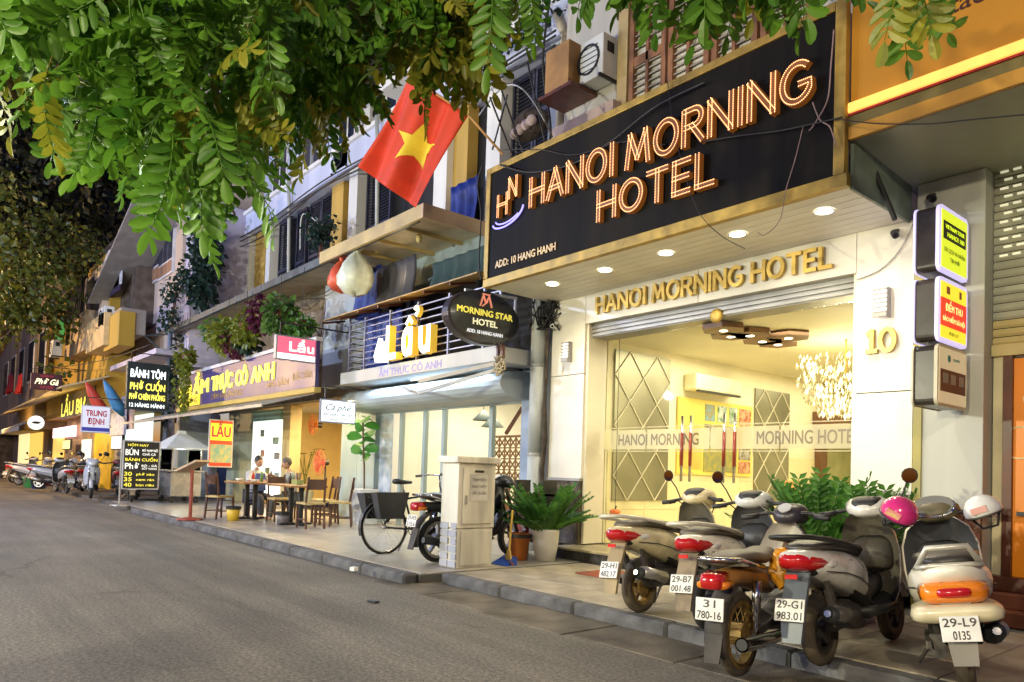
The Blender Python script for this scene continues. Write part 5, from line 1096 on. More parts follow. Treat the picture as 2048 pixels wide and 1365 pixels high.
def scooter(name, label, loc, rz, paint, inner, l1, l2, o=None, group='scooters parked in front of the hotel', lean=0, tilt=0):
    o = dict(dict(under=BLKP, seat=SEATM, tyre=TYRE, rim=DALLOY, tail='wide', rail=ALLOY, wide=1.04, mir=(1, 1), head=None, plate_y=-.40, plate_z=.40, flap=mat('flap_dusty', (.20, .155, .10), .7, var=.35, scale=8), script=None), **(o or {}))
    T = thing(name, label, 'scooter', loc, group, rz, tilt, lean); W = o['wide']
    B = lambda nm, mb, m, par=T, **k: build(nm, mb, m, par, local=True, **k)
    wheel(T, 'rear_wheel', 0, .222, .048, o['rim'], o['tyre'], hub=.07); wheel(T, 'front_wheel', 1.26, .222, .04, o['rim'], o['tyre'])
    for s in (-1, 1): B('seam_line', MB().tube([(s*.148*W, -.18, .625), (s*.183*W, .05, .60), (s*.186*W, .25, .555), (s*.165*W, .45, .48)], .004, 4), BLKP)
    body = B('body_panel', MB().loft(sections([(-.34, .725, .03*W, .018), (-.30, .71, .095*W, .05), (-.18, .675, .14*W, .095), (.0, .635, .17*W, .125), (.22, .59, .178*W, .15), (.42, .54, .165*W, .16), (.56, .48, .11*W, .12), (.64, .40, .07*W, .07)], 20, 2.6)), paint, smooth=True)
    B('lower_cowl', MB().loft(sections([(-.30, .655, .05*W, .012), (-.22, .63, .10*W, .03), (-.02, .575, .14*W, .045), (.25, .50, .15*W, .06), (.5, .40, .13, .07), (.62, .34, .12, .05)], 16)), o['under'], smooth=True)
    B('seat', MB().loft(sections([(-.24, .77, .06, .015), (-.18, .775, .11*W, .032), (.02, .785, .135*W, .04), (.14, .775, .14*W, .042), (.3, .755, .14*W, .045), (.5, .735, .11*W, .04), (.62, .70, .06, .025), (.66, .68, .03, .012)], 16)), o['seat'], smooth=True)
    # tail lamp
    if o['tail'] == 'retro':
        tl = B('tail_light', MB().loft(sections([(-.345, .60, .13, .035), (-.30, .60, .165, .062), (-.2, .60, .18, .07)], 16, 4)), ORL, smooth=True)
        B('brake_light', MB().loft(sections([(-.362, .605, .07, .022), (-.33, .605, .10, .035)], 14, 4)), REDL, tl, smooth=True)
        B('bumper', MB().loft(sections([(-.40, .50, .16, .02), (-.38, .49, .21, .045), (-.25, .48, .235, .06), (.0, .46, .235, .07), (.2, .44, .21, .06)], 16, 3.5)), o['skirt'], smooth=True)
    else:
        tl = B('tail_light', MB().loft(sections([(-.362, .70, .03, .015), (-.335, .695, .08, .045), (-.27, .685, .12, .062), (-.18, .678, .148, .058), (-.12, .676, .156, .034)], 16, 2.8)), REDL, smooth=True)
        for s in (-1, 1): B('turn_signal', MB().ball((s*.150, -.06, .665), (.018, .10, .03), 10), CLR if o['tail'] == 'wide' else ORL, tl, smooth=True)
    B('reflector', MB().obox((0, -.355, .60 if o['tail'] != 'retro' else .435), (.04, 0, 0), (0, .004, 0), (0, 0, .014)), mat('reflector_red', (.6, .01, .01), .2, coat=.6), T)
    # rear mudguard, plate
    py = o['plate_y']; PZ = o['plate_z']
    B('mudguard', MB().loft([[Vector((s*.075, y, z)) for s, y, z in ((-1, -.26, .62), (1, -.26, .62), (1, -.23, .63), (-1, -.23, .63))], [Vector((s*.078, y, z)) for s, y, z in ((-1, py+.03, PZ), (1, py+.03, PZ), (1, py+.06, PZ), (-1, py+.06, PZ))], [Vector((s*.06, y, z)) for s, y, z in ((-1, py-.01, PZ-.2), (1, py-.01, PZ-.2), (1, py+.015, PZ-.2), (-1, py+.015, PZ-.2))]]), o['flap'])
    plate(T, l1, l2, py-.005, o['plate_z'])
    # mechanical parts
    B('engine', MB().loft(sections([(-.02, .27, .06, .06), (.12, .29, .09, .09), (.35, .31, .10, .10), (.5, .30, .08, .08)], 12)).box(-.155, -.085, -.06, .46, .19, .33), ENG)
    B('transmission_cover', MB().loft([[Vector((-.16-q, y, z)) for y, z in [(.0+.09*math.cos(a), .25+.085*math.sin(a)) for a in [i*.52 for i in range(6, -1, -1)]]+[(.40+.07*math.cos(a), .27+.065*math.sin(a)) for a in [-i*.52 for i in range(0, 7)]]] for q in (-.01, .02)]), DALLOY)
    ex = B('exhaust', MB().tube([(.10, .45, .24), (.15, .3, .25), (.165, .12, .29), (.17, -.05, .325), (.175, -.24, .37)], [.02, .03, .055, .06, .05], 12), BLKP, smooth=True)
    B('heat_shield', MB().tube([(.188, .10, .305), (.192, -.20, .375)], [.056, .052], 12), o.get('shield', ALLOY), ex, smooth=True); B('exhaust_tip', MB().tube([(.175, -.24, .37), (.177, -.275, .378)], .022, 10), CHR, ex)
    for s in (-1, 1): B('shock_absorber', MB().tube([(s*.10, .02, .26), (s*.10, -.08, .56)], .018, 8).tube([(s*.10, .0, .34), (s*.10, -.06, .5)], .03, 8), DUSTP)
    B('floorboard', MB().loft(sections([(.52, .30, .15, .05), (.7, .30, .175, .035), (.95, .31, .17, .035), (1.04, .36, .13, .05)], 14, 4)), o['under'], smooth=True)
    B('centre_tunnel', MB().loft(sections([(.56, .42, .06, .07), (.75, .40, .05, .06), (.98, .46, .06, .08)], 12)), inner, smooth=True)
    shield(T, [(.32, .15, 1.05), (.42, .185, 1.06), (.56, .20, 1.06), (.70, .205, 1.055), (.82, .19, 1.04), (.92, .15, 1.01), (.97, .10, .99)] if not o.get('retro') else [(.30, .18, 1.05), (.45, .225, 1.06), (.62, .235, 1.06), (.78, .23, 1.05), (.90, .19, 1.02), (.97, .11, .98)], paint, inner)
    B('glove_box', MB().loft(sections([(.90, .66, .10, .07), (.96, .67, .14, .11), (1.0, .68, .15, .13)], 14, 4)), inner, smooth=True)
    B('front_fender', MB().loft([[Vector((x_*.055, 1.26+(.27+.03*(1-x_*x_))*math.cos(R(a)), .235+(.27+.03*(1-x_*x_))*math.sin(R(a)))) for x_ in (-1, -.5, 0, .5, 1)]+[Vector((x_*.05, 1.26+.262*math.cos(R(a)), .235+.262*math.sin(R(a)))) for x_ in (1, 0, -1)] for a in range(15, 166, 15)]), paint, smooth=True)
    B('fork', MB().tube([(-.075, 1.26, .235), (-.075, 1.06, .72)], .02, 8).tube([(.075, 1.26, .235), (.075, 1.06, .72)], .02, 8), ENG)
    hd = B('headset_cover', MB().loft(sections([(.86, 1.0, .05, .03), (.90, 1.01, .13, .06), (.97, 1.02, .17, .085), (1.06, 1.0, .16, .09), (1.13, .96, .11, .07), (1.17, .93, .05, .03)], 16, 2.4)), o['head'] or paint, smooth=True)
    if o.get('retro'):
        B('dial', MB().loft([[Vector((.13*math.cos(t), .93+.055*math.sin(t)-.015*q, 1.035+.07*math.sin(t)+.03*q)) for t in [i*.4 for i in range(16)]] for q in (0, 1)]), mat('dial_glass', (.25, .25, .22), .1, coat=1), hd)
        B('dial_ring', MB().tube([(.135*math.cos(t), .92+.055*math.sin(t), 1.055+.07*math.sin(t)) for t in [i*.35 for i in range(18)]], .01, 6, closed=True), CHR, hd)
        B('shield_piping', MB().tube([(-.18, .96, .32), (-.225, .965, .45), (-.238, .965, .62), (-.232, .955, .78), (-.19, .93, .90), (-.10, .92, .975), (.10, .92, .975), (.19, .93, .90), (.232, .955, .78), (.238, .965, .62), (.225, .965, .45), (.18, .96, .32)], .013, 6), paint, smooth=True)
    else:
        B('dashboard', MB().loft(sections([(.868, 1.035, .06, .02), (.90, 1.05, .10, .035), (.95, 1.075, .11, .03)], 12)), BLKP, hd, smooth=True)
    B('headlight', MB().ball((0, 1.12, .96), (.10, .055, .055), 12), CLR, hd, smooth=True)
    bars(T, 1.0, .94, .335, mir=o['mir'])
    r_ = [(-.155, .36, .735), (-.165, .12, .785), (-.15*W, -.1, .82), (-.12*W, -.34, .845), (-.04, -.42, .85), (.04, -.42, .85), (.12*W, -.34, .845), (.15*W, -.1, .82), (.165, .12, .785), (.155, .36, .735)] if not o.get('retro') else [(-.17, -.05, .72), (-.16, -.24, .75), (-.10, -.33, .86), (.10, -.33, .86), (.16, -.24, .75), (.17, -.05, .72)]
    B('grab_rail', MB().tube(r_, .017, 8), o['rail'], smooth=True)
    if o.get('retro'): B('grab_bar', MB().tube([(-.165, -.27, .745), (-.10, -.30, .755), (.10, -.30, .755), (.165, -.27, .745)], .014, 8), o['rail'], smooth=True)
    for s in (-1, 1): B('brake_cable', MB().tube([(s*.2, .93, .99), (s*.16, 1.02, .92), (s*.06, 1.08, .80), (s*.05, 1.12, .6)], .006, 5), BLKP, smooth=True)
    B('side_stand', MB().tube([(-.12, .5, .22), (-.26, .55, .02)], .012, 6), ENG)
    B('air_filter', MB().loft(sections([(-.13, .38, .045, .06), (.0, .40, .06, .08), (.18, .42, .05, .07)], 10)), DUSTP)
    if o['script']: 
        for s in (1, -1): B('side_lettering', text(o['script'], .028, (s*(.163*W), .02 if s > 0 else .25, .655), (0, s, 0), (0, -.0, 1), bold=.02, fit=.16, shear=.2)[0], DKM)
    return T
def underbone(name, label, loc, rz, paint, side, l1, l2, o=None, group='scooters parked in front of the hotel', lean=0, tilt=0):
    o = dict(dict(seat=SEATB, tyre=TYRED, rim=RUSTY, wire=True, front=WHT, exh=CHR, flap=DUSTP, tail=True, mir=(0, 0)), **(o or {}))
    T = thing(name, label, 'motorbike', loc, group, rz, tilt, lean)
    B = lambda nm, mb, m, par=T, **k: build(nm, mb, m, par, local=True, **k)
    wheel(T, 'rear_wheel', 0, .272, .038, o['rim'], o['tyre'], wire=o['wire'], hub=.075); wheel(T, 'front_wheel', 1.22, .272, .034, o['rim'], o['tyre'], wire=o['wire'], hub=.06)
    B('seat', MB().loft(sections([(-.24, .775, .06, .015), (-.2, .78, .10, .035), (-.05, .785, .125, .045), (.1, .775, .13, .045), (.28, .74, .125, .045), (.42, .755, .11, .05), (.5, .75, .06, .03)], 16)), o['seat'], smooth=True)
    B('side_cover', MB().loft(sections([(-.30, .665, .05, .03), (-.22, .67, .085, .05), (0, .655, .095, .06), (.25, .60, .11, .08), (.42, .55, .09, .08)], 14)), side, smooth=True)
    tl = B('tail_light', MB().loft(sections([(-.365, .665, .055, .04), (-.34, .665, .075, .052), (-.25, .67, .082, .055)], 12, 4)), REDL, smooth=True)
    for s in (-1, 1): B('turn_signal', MB().loft([[p+Vector((s*.045, 0, -.025)) for p in q] for q in sections([(-.335, .665, .055, .022), (-.24, .67, .065, .024)], 10, 4)]), ORL, tl, smooth=True)
    B('grab_rail', MB().tube([(-.13, .16, .70), (-.145, .0, .73), (-.135, -.2, .79), (-.10, -.30, .80), (.10, -.30, .80), (.135, -.2, .79), (.145, .0, .73), (.13, .16, .70)], .015, 8), CHR, smooth=True)
    B('mudguard', MB().loft([[Vector((x_*.07, (.335)*math.cos(R(a)), .285+(.335+.025*(1-x_*x_))*math.sin(R(a)))) for x_ in (-1, -.5, 0, .5, 1)]+[Vector((x_*.066, .325*math.cos(R(a)), .285+.328*math.sin(R(a)))) for x_ in (1, 0, -1)] for a in range(60, 196, 15)]), o['flap'], smooth=True)
    B('mud_flap', MB().loft([[Vector((s*.06, y, z)) for s, y, z in ((-1, -.335, .34), (1, -.335, .34), (1, -.32, .34), (-1, -.32, .34))], [Vector((s*.05, y, z)) for s, y, z in ((-1, -.39, .17), (1, -.39, .17), (1, -.375, .17), (-1, -.375, .17))]]), o['flap'])
    plate(T, l1, l2, -.375, .50, .2)
    for s in (-1, 1): B('shock_absorber', MB().tube([(s*.12, .0, .29), (s*.125, .06, .62)], .022, 8).tube([(s*.12, .02, .42), (s*.125, .06, .62)], .031, 10), CHR, smooth=True)
    B('swing_arm', MB().bar((-.11, 0, .285), (-.10, .48, .32), .03, .05).bar((.11, 0, .285), (.10, .48, .32), .03, .05), DUSTP)
    B('chain_case', MB().loft([[Vector((-.085-q, y, z)) for y, z in ((-.10, .22), (-.10, .34), (0, .40), (.40, .40), (.5, .33), (.4, .22), (0, .19))] for q in (0, .03)]), DUSTP)
    B('engine', MB().loft(sections([(.40, .30, .09, .07), (.5, .30, .12, .10), (.66, .31, .12, .10), (.74, .33, .08, .08), (.92, .36, .06, .06)], 12)), ENG)
    ex = B('exhaust', MB().tube([(.08, .8, .27), (.13, .6, .20), (.15, .35, .22), (.165, .1, .235), (.175, -.32, .29)], [.016, .02, .032, .046, .046], 14, cap=False), o['exh'], smooth=True)
    B('exhaust_tip', MB().tube([(.175, -.30, .288), (.1755, -.325, .291)], .036, 12), BLKP, ex)
    B('body_spine', MB().loft(sections([(.40, .60, .07, .07), (.6, .55, .055, .08), (.85, .62, .06, .09), (.98, .74, .06, .09)], 12)), paint, smooth=True)
    shield(T, [(.34, .14, .88), (.46, .19, .92), (.60, .205, .97), (.74, .19, 1.0), (.86, .13, 1.01), (.92, .08, 1.01)], o['front'], o['front'], back=.14)
    B('front_fender', MB().loft([[Vector((x_*.055, 1.22+(.32+.02*(1-x_*x_))*math.cos(R(a)), .285+(.32+.02*(1-x_*x_))*math.sin(R(a)))) for x_ in (-1, 0, 1)]+[Vector((x_*.05, 1.22+.312*math.cos(R(a)), .285+.312*math.sin(R(a)))) for x_ in (1, 0, -1)] for a in range(20, 171, 15)]), paint, smooth=True)
    B('fork', MB().tube([(-.08, 1.22, .285), (-.07, 1.0, .88)], .022, 8).tube([(.08, 1.22, .285), (.07, 1.0, .88)], .022, 8), ENG)
    hd = B('headset_cover', MB().loft(sections([(.86, .96, .04, .03), (.90, .97, .10, .06), (.98, .98, .13, .08), (1.07, .97, .11, .085), (1.13, .95, .07, .06)], 14)), o.get('head', BLKP), smooth=True)
    B('headlight', MB().ball((0, 1.11, .955), (.075, .05, .065), 12), CLR, hd, smooth=True); B('speedometer', MB().disc((0, .89, 1.03), .05, (0, -.6, .8), 12, .01), CLR, hd)
    bars(T, .99, .93, .33, mir=o['mir']); B('foot_rest', MB().tube([(-.24, .55, .23), (.24, .55, .23)], .014, 6), BLKP)
    B('kick_starter', MB().tube([(.13, .5, .3), (.17, .38, .36), (.2, .36, .36)], .01, 6), CHR)
    return T
PG = mat('paint_champagne', (.62, .53, .31), .3, var=.2, scale=5, coat=.6); PW = mat('paint_pearl', (.80, .76, .66), .28, var=.14, scale=5, coat=.6)
PS = mat('paint_silver', (.60, .58, .54), .3, var=.22, scale=5, coat=.6); PC = mat('paint_cream', (.66, .58, .38), .35, var=.12, scale=3, coat=.3); PCW = mat('paint_offwhite', (.78, .74, .64), .35, var=.1, scale=3, coat=.3)
DKI = mat('inner_brown', (.085, .075, .055), .5, var=.25, scale=5); GRI = mat('inner_grey', (.06, .062, .068), .45, var=.2, scale=5); PSTEEL = mat('rail_champagne', (.66, .63, .52), .35, metal=.2, var=.1)
HEADO = mat('headset_olive', (.13, .11, .06), .4, var=.3, scale=5)
scooter('scooter', 'champagne scooter with brown leg shield, leftmost of the row at the hotel', (-3.88, 4.62, .1), R(3), PG, DKI, '29-H1', '482.17', dict(seat=SEATB, rail=PSTEEL, tyre=TYRED, rim=RUSTY, flap=mat('flap_dust', (.32, .24, .12), .6, var=.2), mir=(1, 0)), lean=R(-5))
scooter('scooter', 'pearl white scooter with red tail light, second from left in the row', (-3.17, 4.54, .1), R(9), PW, mat('inner_dark', (.05, .05, .055), .5), '29-B7', '001.48', dict(seat=SEATB, rail=PSTEEL, head=mat('paint_white', (.68, .68, .66), .3, coat=.5), mir=(1, 0), script='LEAD'), lean=R(-5))
underbone('motorbike', 'old brown motorbike with chrome rail, spoked wheels and plate 31 780-16', (-2.53, 3.95, .015), R(8), mat('faded_brown', (.16, .09, .05), .5, var=.3, scale=5), mat('cover_orange_brown', (.30, .13, .03), .45, var=.3, scale=5), '31', '780-16', dict(front=mat('shield_white', (.62, .60, .54), .4, var=.1), head=mat('head_dark', (.04, .035, .045), .4)), lean=R(-3), tilt=R(3.5))
scooter('scooter', 'dusty silver scooter with plate 29-G1 983.01 and a pink helmet', (-2.19, 4.28, .1), R(4), PS, DKI, '29-G1', '983.01', dict(rail=BLKP, tyre=TYRED, seat=SEATM, flap=mat('flap_blue', (.12, .14, .17), .3), mir=(0, 1), script='AIR', shield=ENG), lean=R(-5))
scooter('scooter', 'cream retro scooter with wide orange tail lamp and plate 29-L9 0135', (-1.49, 4.52, .1), R(22), PCW, GRI, '29-L9', '0135', dict(tail='retro', retro=1, skirt=PC, rail=mat('rail_cream', (.55, .53, .46), .35, metal=.3), tyre=TYRED, head=HEADO, mir=(0, 0), wide=1.3, plate_y=-.42, plate_z=.42, flap=mat('flap_grey', (.22, .2, .17), .6)), lean=R(-9))
underbone('motorbike', 'black motorbike with red tail light beside the electrical cabinet', (-7.26, 4.92, .1), R(2), BLKP, BLKP, '29-M3', '215.6', dict(seat=SEATM, tyre=TYRE, rim=ALLOY, wire=False, front=BLKP, exh=BLKP), group=None)
# helmets
def helmet(p, r, m, lab, rot=0, mark=None):   # rot tilts the shell
    t = thing('helmet', lab, 'helmet', p); p = Vector(p)
    sh_ = MB(); n = 20
    prof = [(0, r)]+[(r*math.sin(R(a)), r*math.cos(R(a))) for a in range(12, 106, 12)]+[(r*.93, -.25*r), (r*.9, -.2*r)]
    sh_.lathe([(a, b*.95) for a, b in prof], p, n); build('shell', sh_, m, t, smooth=True)
    build('rim', MB().lathe([(r*.985, -.28*r), (r*1.01, -.25*r), (r*.985, -.2*r)], p, n), BLKP, t, smooth=True)
    build('liner', MB().lathe([(0, -.1*r), (r*.9, -.22*r)], p, n), BLKP, t)
    build('chin_strap', MB().tube([p+Vector((r*.8, 0, -.2*r)), p+Vector((r*.4, 0, -1.0*r)), p+Vector((-r*.4, 0, -1.0*r)), p+Vector((-r*.8, 0, -.2*r))], .008, 5), BLKP, t)
    t.rotation_euler = (R(12), R(rot), 0)
    if mark: build('sticker', MB().obox(p+Vector((.1*r, -r*.93, .2*r)), (.4*r, .1*r, 0), (0, .006, 0), (0, .05*r, .18*r)), mark, t)
    return t
for o_ in bpy.data.objects:                        # the near row is a little under catalogue size
    if o_.get('group') == 'scooters parked in front of the hotel': o_.scale = (.92, .92, .92)
hp = atD(1798, 1026, 4.5); helmet(hp, .108, mat('helmet_pink', (.62, .03, .20), .22, var=.15, scale=8, coat=.8), 'glossy pink half helmet hung on the silver scooter', 32, mark=mat('sticker_gold', (.6, .45, .15), .5, col2=(.62, .05, .2), scale=30))
hp = atD(1966, 1022, 4.5); helmet(hp, .105, mat('helmet_white', (.72, .72, .70), .3, var=.05, coat=.5), 'white half helmet hung right of the cream scooter handlebar', -20, mark=mat('sticker_red', (.6, .3, .25), .5))
# orange plastic bag on the old motorbike
bgp = atD(1572, 1138, 4.55); bm_ = MB().ball(bgp, (.10, .09, .12), 14)
random.seed(4)
bm_.v = [tuple(Vector(v)+Vector((random.uniform(-1, 1), random.uniform(-1, 1), random.uniform(-1, 1)))*.022) for v in bm_.v]
tag(build('plastic_bag', bm_, mat('bag_orange', (.75, .33, .02), .35, var=.2, scale=9)), 'crumpled orange plastic bag hung on the old brown motorbike', 'bag')
# bicycle
def bicycle():
    T = thing('bicycle', 'dark bicycle with rear basket leaning by the black motorbike', 'bicycle', (-8.28, 4.80, .1), rz=R(3), lean=R(-4))
    B = lambda nm, mb, m, par=T, **k: build(nm, mb, m, par, local=True, **k)
    for nm, y in (('rear_wheel', 0), ('front_wheel', 1.05)):
        r = .335; w_ = B(nm, MB().tube([(0, y+r*math.cos(i*.21), r+.003+r*math.sin(i*.21)) for i in range(30)], .017, 6, closed=True), TYRE, smooth=True)
        M = MB().tube([(0, y+(r-.025)*math.cos(i*.21), r+(r-.025)*math.sin(i*.21)) for i in range(30)], .009, 5, closed=True).tube([(-.04, y, r), (.04, y, r)], .022, 8)
        for i in range(28):
            a = i*.2244; M.tube([(.03 if i % 2 else -.03, y+.02*math.cos(a+.8), r+.02*math.sin(a+.8)), (0, y+(r-.03)*math.cos(a), r+(r-.03)*math.sin(a))], .0014, 3)
        B('rim', M, ALLOY, w_)
    f = MB()
    for a, b in (((0, 0, .335), (0, .44, .30)), ((0, .44, .30), (0, .30, .82)), ((0, .30, .78), (0, .05, .40)), ((0, .44, .30), (0, .92, .72)), ((0, .33, .70), (0, .92, .78)), ((0, .90, .88), (0, .98, .60)), ((0, .98, .60), (0, 1.05, .335)), ((-.04, 0, .335), (-.04, .30, .72))): f.tube([a, b], .014, 8)
    B('frame', f, mat('frame_dark', (.03, .035, .05), .4, metal=.3), smooth=True)
    B('saddle', MB().loft(sections([(.14, .93, .03, .02), (.18, .93, .09, .035), (.28, .92, .08, .03), (.42, .92, .03, .02)], 12)), BLKP, smooth=True); B('seat_post', MB().tube([(0, .30, .78), (0, .28, .92)], .013, 8), CHR)
    B('handlebar', MB().tube([(-.28, .74, 1.02), (-.22, .88, 1.04), (0, .90, 1.02), (.22, .88, 1.04), (.28, .74, 1.02)], .011, 8).tube([(0, .90, .86), (0, .90, 1.02)], .014, 8), CHR, smooth=True)
    for s in (-1, 1): B('grip', MB().tube([(s*.285, .70, 1.02), (s*.265, .80, 1.03)], .017, 8), BLKP)
    B('crank', MB().tube([(-.08, .44, .30), (.08, .44, .30)], .012, 6).lathe([(.085, .035), (.095, .035), (.095, .04), (.085, .04)], (0, .44, .30), 18, axis='x').bar((.05, .44, .30), (.05, .52, .16), .015).bar((-.05, .44, .30), (-.05, .36, .44), .015), ENG)
    for y, z in ((.52, .155), (.36, .445)): B('pedal', MB().box(.05 if y > .4 else -.13, .13 if y > .4 else -.05, y-.03, y+.03, z-.01, z+.01), BLKP)
    B('rear_rack', MB().bar((-.05, -.2, .72), (-.05, .22, .72), .012).bar((.05, -.2, .72), (.05, .22, .72), .012).bar((.05, -.1, .72), (.03, 0, .34), .008).bar((-.05, -.1, .72), (-.03, 0, .34), .008), ENG)
    bk = MB(); Zt, Zb = .78, .45
    for s in (-1, 1):
        bk.add([(s*.09, -.24, Zt), (s*.09, .20, Zt), (s*.11, .14, Zb), (s*.11, -.18, Zb), (s*.24, -.26, Zt), (s*.24, .22, Zt), (s*.21, .14, Zb), (s*.21, -.18, Zb)], [(0, 3, 2, 1), (4, 5, 6, 7), (3, 7, 6, 2), (0, 4, 7, 3), (1, 2, 6, 5)])
    ba = B('pannier_basket', bk, mat('basket_black', (.03, .03, .035), .7, var=.3)); s_ = ba.modifiers.new('s', 'SOLIDIFY'); s_.thickness = .01
    B('mudguard', MB().loft([[Vector((x_*.03, .365*math.cos(R(a)), .335+.365*math.sin(R(a)))) for x_ in (-1, 1)]+[Vector((x_*.03, .36*math.cos(R(a)), .335+.36*math.sin(R(a)))) for x_ in (1, -1)] for a in range(60, 200, 15)]), BLKP)
    B('kick_stand', MB().tube([(-.05, .40, .28), (-.2, .34, .0)], .01, 6), ENG)
bicycle()
# ================================================================ street furniture
cb = thing('electrical_cabinet', 'cream metal electrical cabinet with capped top on the pavement', 'cabinet', (-6.83, 5.1, .1))
CBM = mat('cabinet_cream', (.70, .66, .56), .5, var=.26, scale=3.5, bump=.05, streak=True); CBB = mat('cabinet_side', (.46, .47, .48), .5, var=.1, scale=3)
build('body', MB().box(-7.0, -6.67, 4.78, 5.30, .55, 1.28), CBM, cb, bevel=.006); build('base', MB().box(-6.995, -6.68, 4.79, 5.29, .10, .545), CBM, cb, bevel=.006)
build('cap', MB().box(-7.03, -6.63, 4.73, 5.35, 1.283, 1.36), CBM, cb, bevel=.012)
dr = build('door', MB().box(-6.669, -6.655, 4.84, 5.25, .60, 1.23), CBM, cb, bevel=.004); build('door', MB().box(-6.679, -6.665, 4.84, 5.25, .13, .52), CBM, cb, bevel=.004)
build('notice', MB().box(-6.654, -6.651, 4.93, 5.18, .86, 1.16), mat('notice_paper', (.55, .53, .48), .6), dr)
for i, s in enumerate(('TRẠM ĐIỆN', 'NGUY HIỂM', 'CẤM LẠI GẦN')): build('notice_lettering', text(s, .035, (-6.6495, 5.055, 1.08-i*.075), (0, 1, 0), (0, 0, 1), align='CENTER', fit=.20, bold=.03)[0], mat('notice_ink', (.2, .19, .18), .6), dr)
build('name_plate', MB().box(-6.654, -6.649, 4.99, 5.12, 1.18, 1.205), BLKP, dr); build('lock_handle', MB().box(-6.654, -6.64, 4.87, 4.89, .82, .92), GREYM, dr)
for r_ in range(6):
    for c_ in range(2): build('wall_tile', MB().box(-6.99+c_*.16+(.04 if r_ % 2 and c_ else 0), -6.99+c_*.16+.15+(.0), 4.772, 4.779, .11+r_*.085, .185+r_*.085), mat('tile_blue_grey', (.42, .43, .50), .5, var=.1), cb, bevel=.003)
def pot(p, r, h, m, lab, nm='plant_pot'):
    t = thing('potted_plant', lab, 'potted plant', p)
    build('pot', MB().lathe([(0, 0), (r*.62, 0), (r*.72, .02*h), (r*.92, .45*h), (r, .9*h), (r*1.0, h), (r*.9, h), (r*.86, .9*h), (0, .88*h)], p, 24), m, t, smooth=True)
    build('soil', MB().lathe([(0, .9*h), (r*.86, .9*h)], p, 16), mat('soil', (.04, .025, .015), .95, bump=.5), t); return t
def frond(base, d, L, n, m, par, lw=.05, ll=.10):
    mb = MB(); base, d = Vector(base), Vector(d).normalized(); pts = []; p = base.copy(); v = d.copy()
    for i in range(9): pts.append(p.copy()); p = p+v*L/8; v = (v+Vector((d.x*.06, d.y*.06, -.055))).normalized()
    mb.tube(pts, [.012-.001*i for i in range(9)], 5)
    for i in range(n):
        t = .22+.78*i/(n-1); k = min(int(t*8), 7); q = pts[k]+(pts[k+1]-pts[k])*(t*8-k); ax = (pts[k+1]-pts[k]).normalized()
        side = ax.cross(Vector((0, 0, 1))); side = side.normalized() if side.length > .01 else Vector((1, 0, 0)); up = side.cross(ax)
        for s in (-1, 1):
            a = (side*s*.8+ax*.55+up*.25).normalized(); b = a.cross(up).normalized()*lw*.5*(1-.3*t); l = ll*(1.1-.4*t)
            mb.add([q, q+a*l*.45+b, q+a*l, q+a*l*.45-b, q+a*l*.45+up*.008], [(0, 1, 4), (1, 2, 4), (2, 3, 4), (3, 0, 4)])
    return build('frond', mb, m, par)
ZZ = leafmat('zz_leaf', (.025, .10, .015), (.12, .30, .05), 4)
random.seed(21)
p = atZ(1090, 1122, .1); t = pot(p, .17, .40, mat('pot_white', (.66, .63, .56), .35, var=.05), 'big bushy plant in a white pot beside the cabinet')
for i in range(58):
    a = random.uniform(0, 6.28); e = random.uniform(.55, 3.2); frond(p+Vector((.09*math.cos(a), .09*math.sin(a), .34)), (math.cos(a), math.sin(a), e), random.uniform(.42, .72), 11, ZZ, t, .072, .12)
for (px, py, lab, n, rr) in ((1640, 1090, 'leafy potted plant behind the silver scooter at the hotel door', 34, .8), (1720, 1090, 'smaller leafy plant at the right edge of the hotel door', 20, .72)):
    q = atY(px, py, 5.95); q.z = .1; t = pot(q, .17, .38, mat('pot_white', (.66, .63, .56), .35), lab)
    for i in range(n):
        a = random.uniform(0, 6.28); e = random.uniform(1.0, 4.5); frond(q+Vector((.05*math.cos(a), .05*math.sin(a), .32)), (math.cos(a), math.sin(a), e), random.uniform(.75, rr*1.12), 13, ZZ, t, .065, .135)
LEAFP = [(0, 0), (.25, .16), (.55, .26), (.85, .22), (1, 0)]
def bigleaf(base, d, L, m, par, nm='leaf', up=None):
    base, d = Vector(base), Vector(d).normalized(); s = d.cross(Vector((0, 0, 1))).normalized() if up is None else d.cross(up).normalized(); n_ = s.cross(d)
    mb = MB(); mb.tube([base-d*.08, base], .006, 4); mid = []; l = []; r_ = []
    for t, w_ in LEAFP:
        c = base+d*L*t-Vector((0, 0, .18*L*t*t)); mid.append(c-n_*.02*L); l.append(c+s*w_*L*1.25+n_*.03*L); r_.append(c-s*w_*L*1.25+n_*.03*L)
    vs = mid+l+r_; k = 5; fs = []
    for i in range(4): fs += [(i, i+1, k+i+1, k+i), (2*k+i, 2*k+i+1, i+1, i)]
    mb.add(vs, fs); return build(nm, mb, m, par, smooth=True)
FIG = leafmat('fig_leaf', (.02, .14, .02), (.10, .34, .06), 3)
p = Vector((-13.2, 6.9, .1)); q = atY(726, 1040, 6.9); p.x = q.x
t = thing('fig_tree_planter', 'fiddle leaf fig with big glossy leaves in a tall white planter', 'potted plant', p)
build('planter', MB().box(p.x-.2, p.x+.22, 6.7, 7.1, .1, .78), mat('planter_white', (.60, .62, .64), .5, var=.06), t, bevel=.012)
tr = [p+Vector((0, 0, .68)), p+Vector((-.03, 0, 1.1)), p+Vector((-.10, 0, 1.5)), p+Vector((-.16, 0, 2.0))]; build('stem', MB().tube(tr, .018, 6), mat('stem_brown', (.12, .08, .05), .8), t)
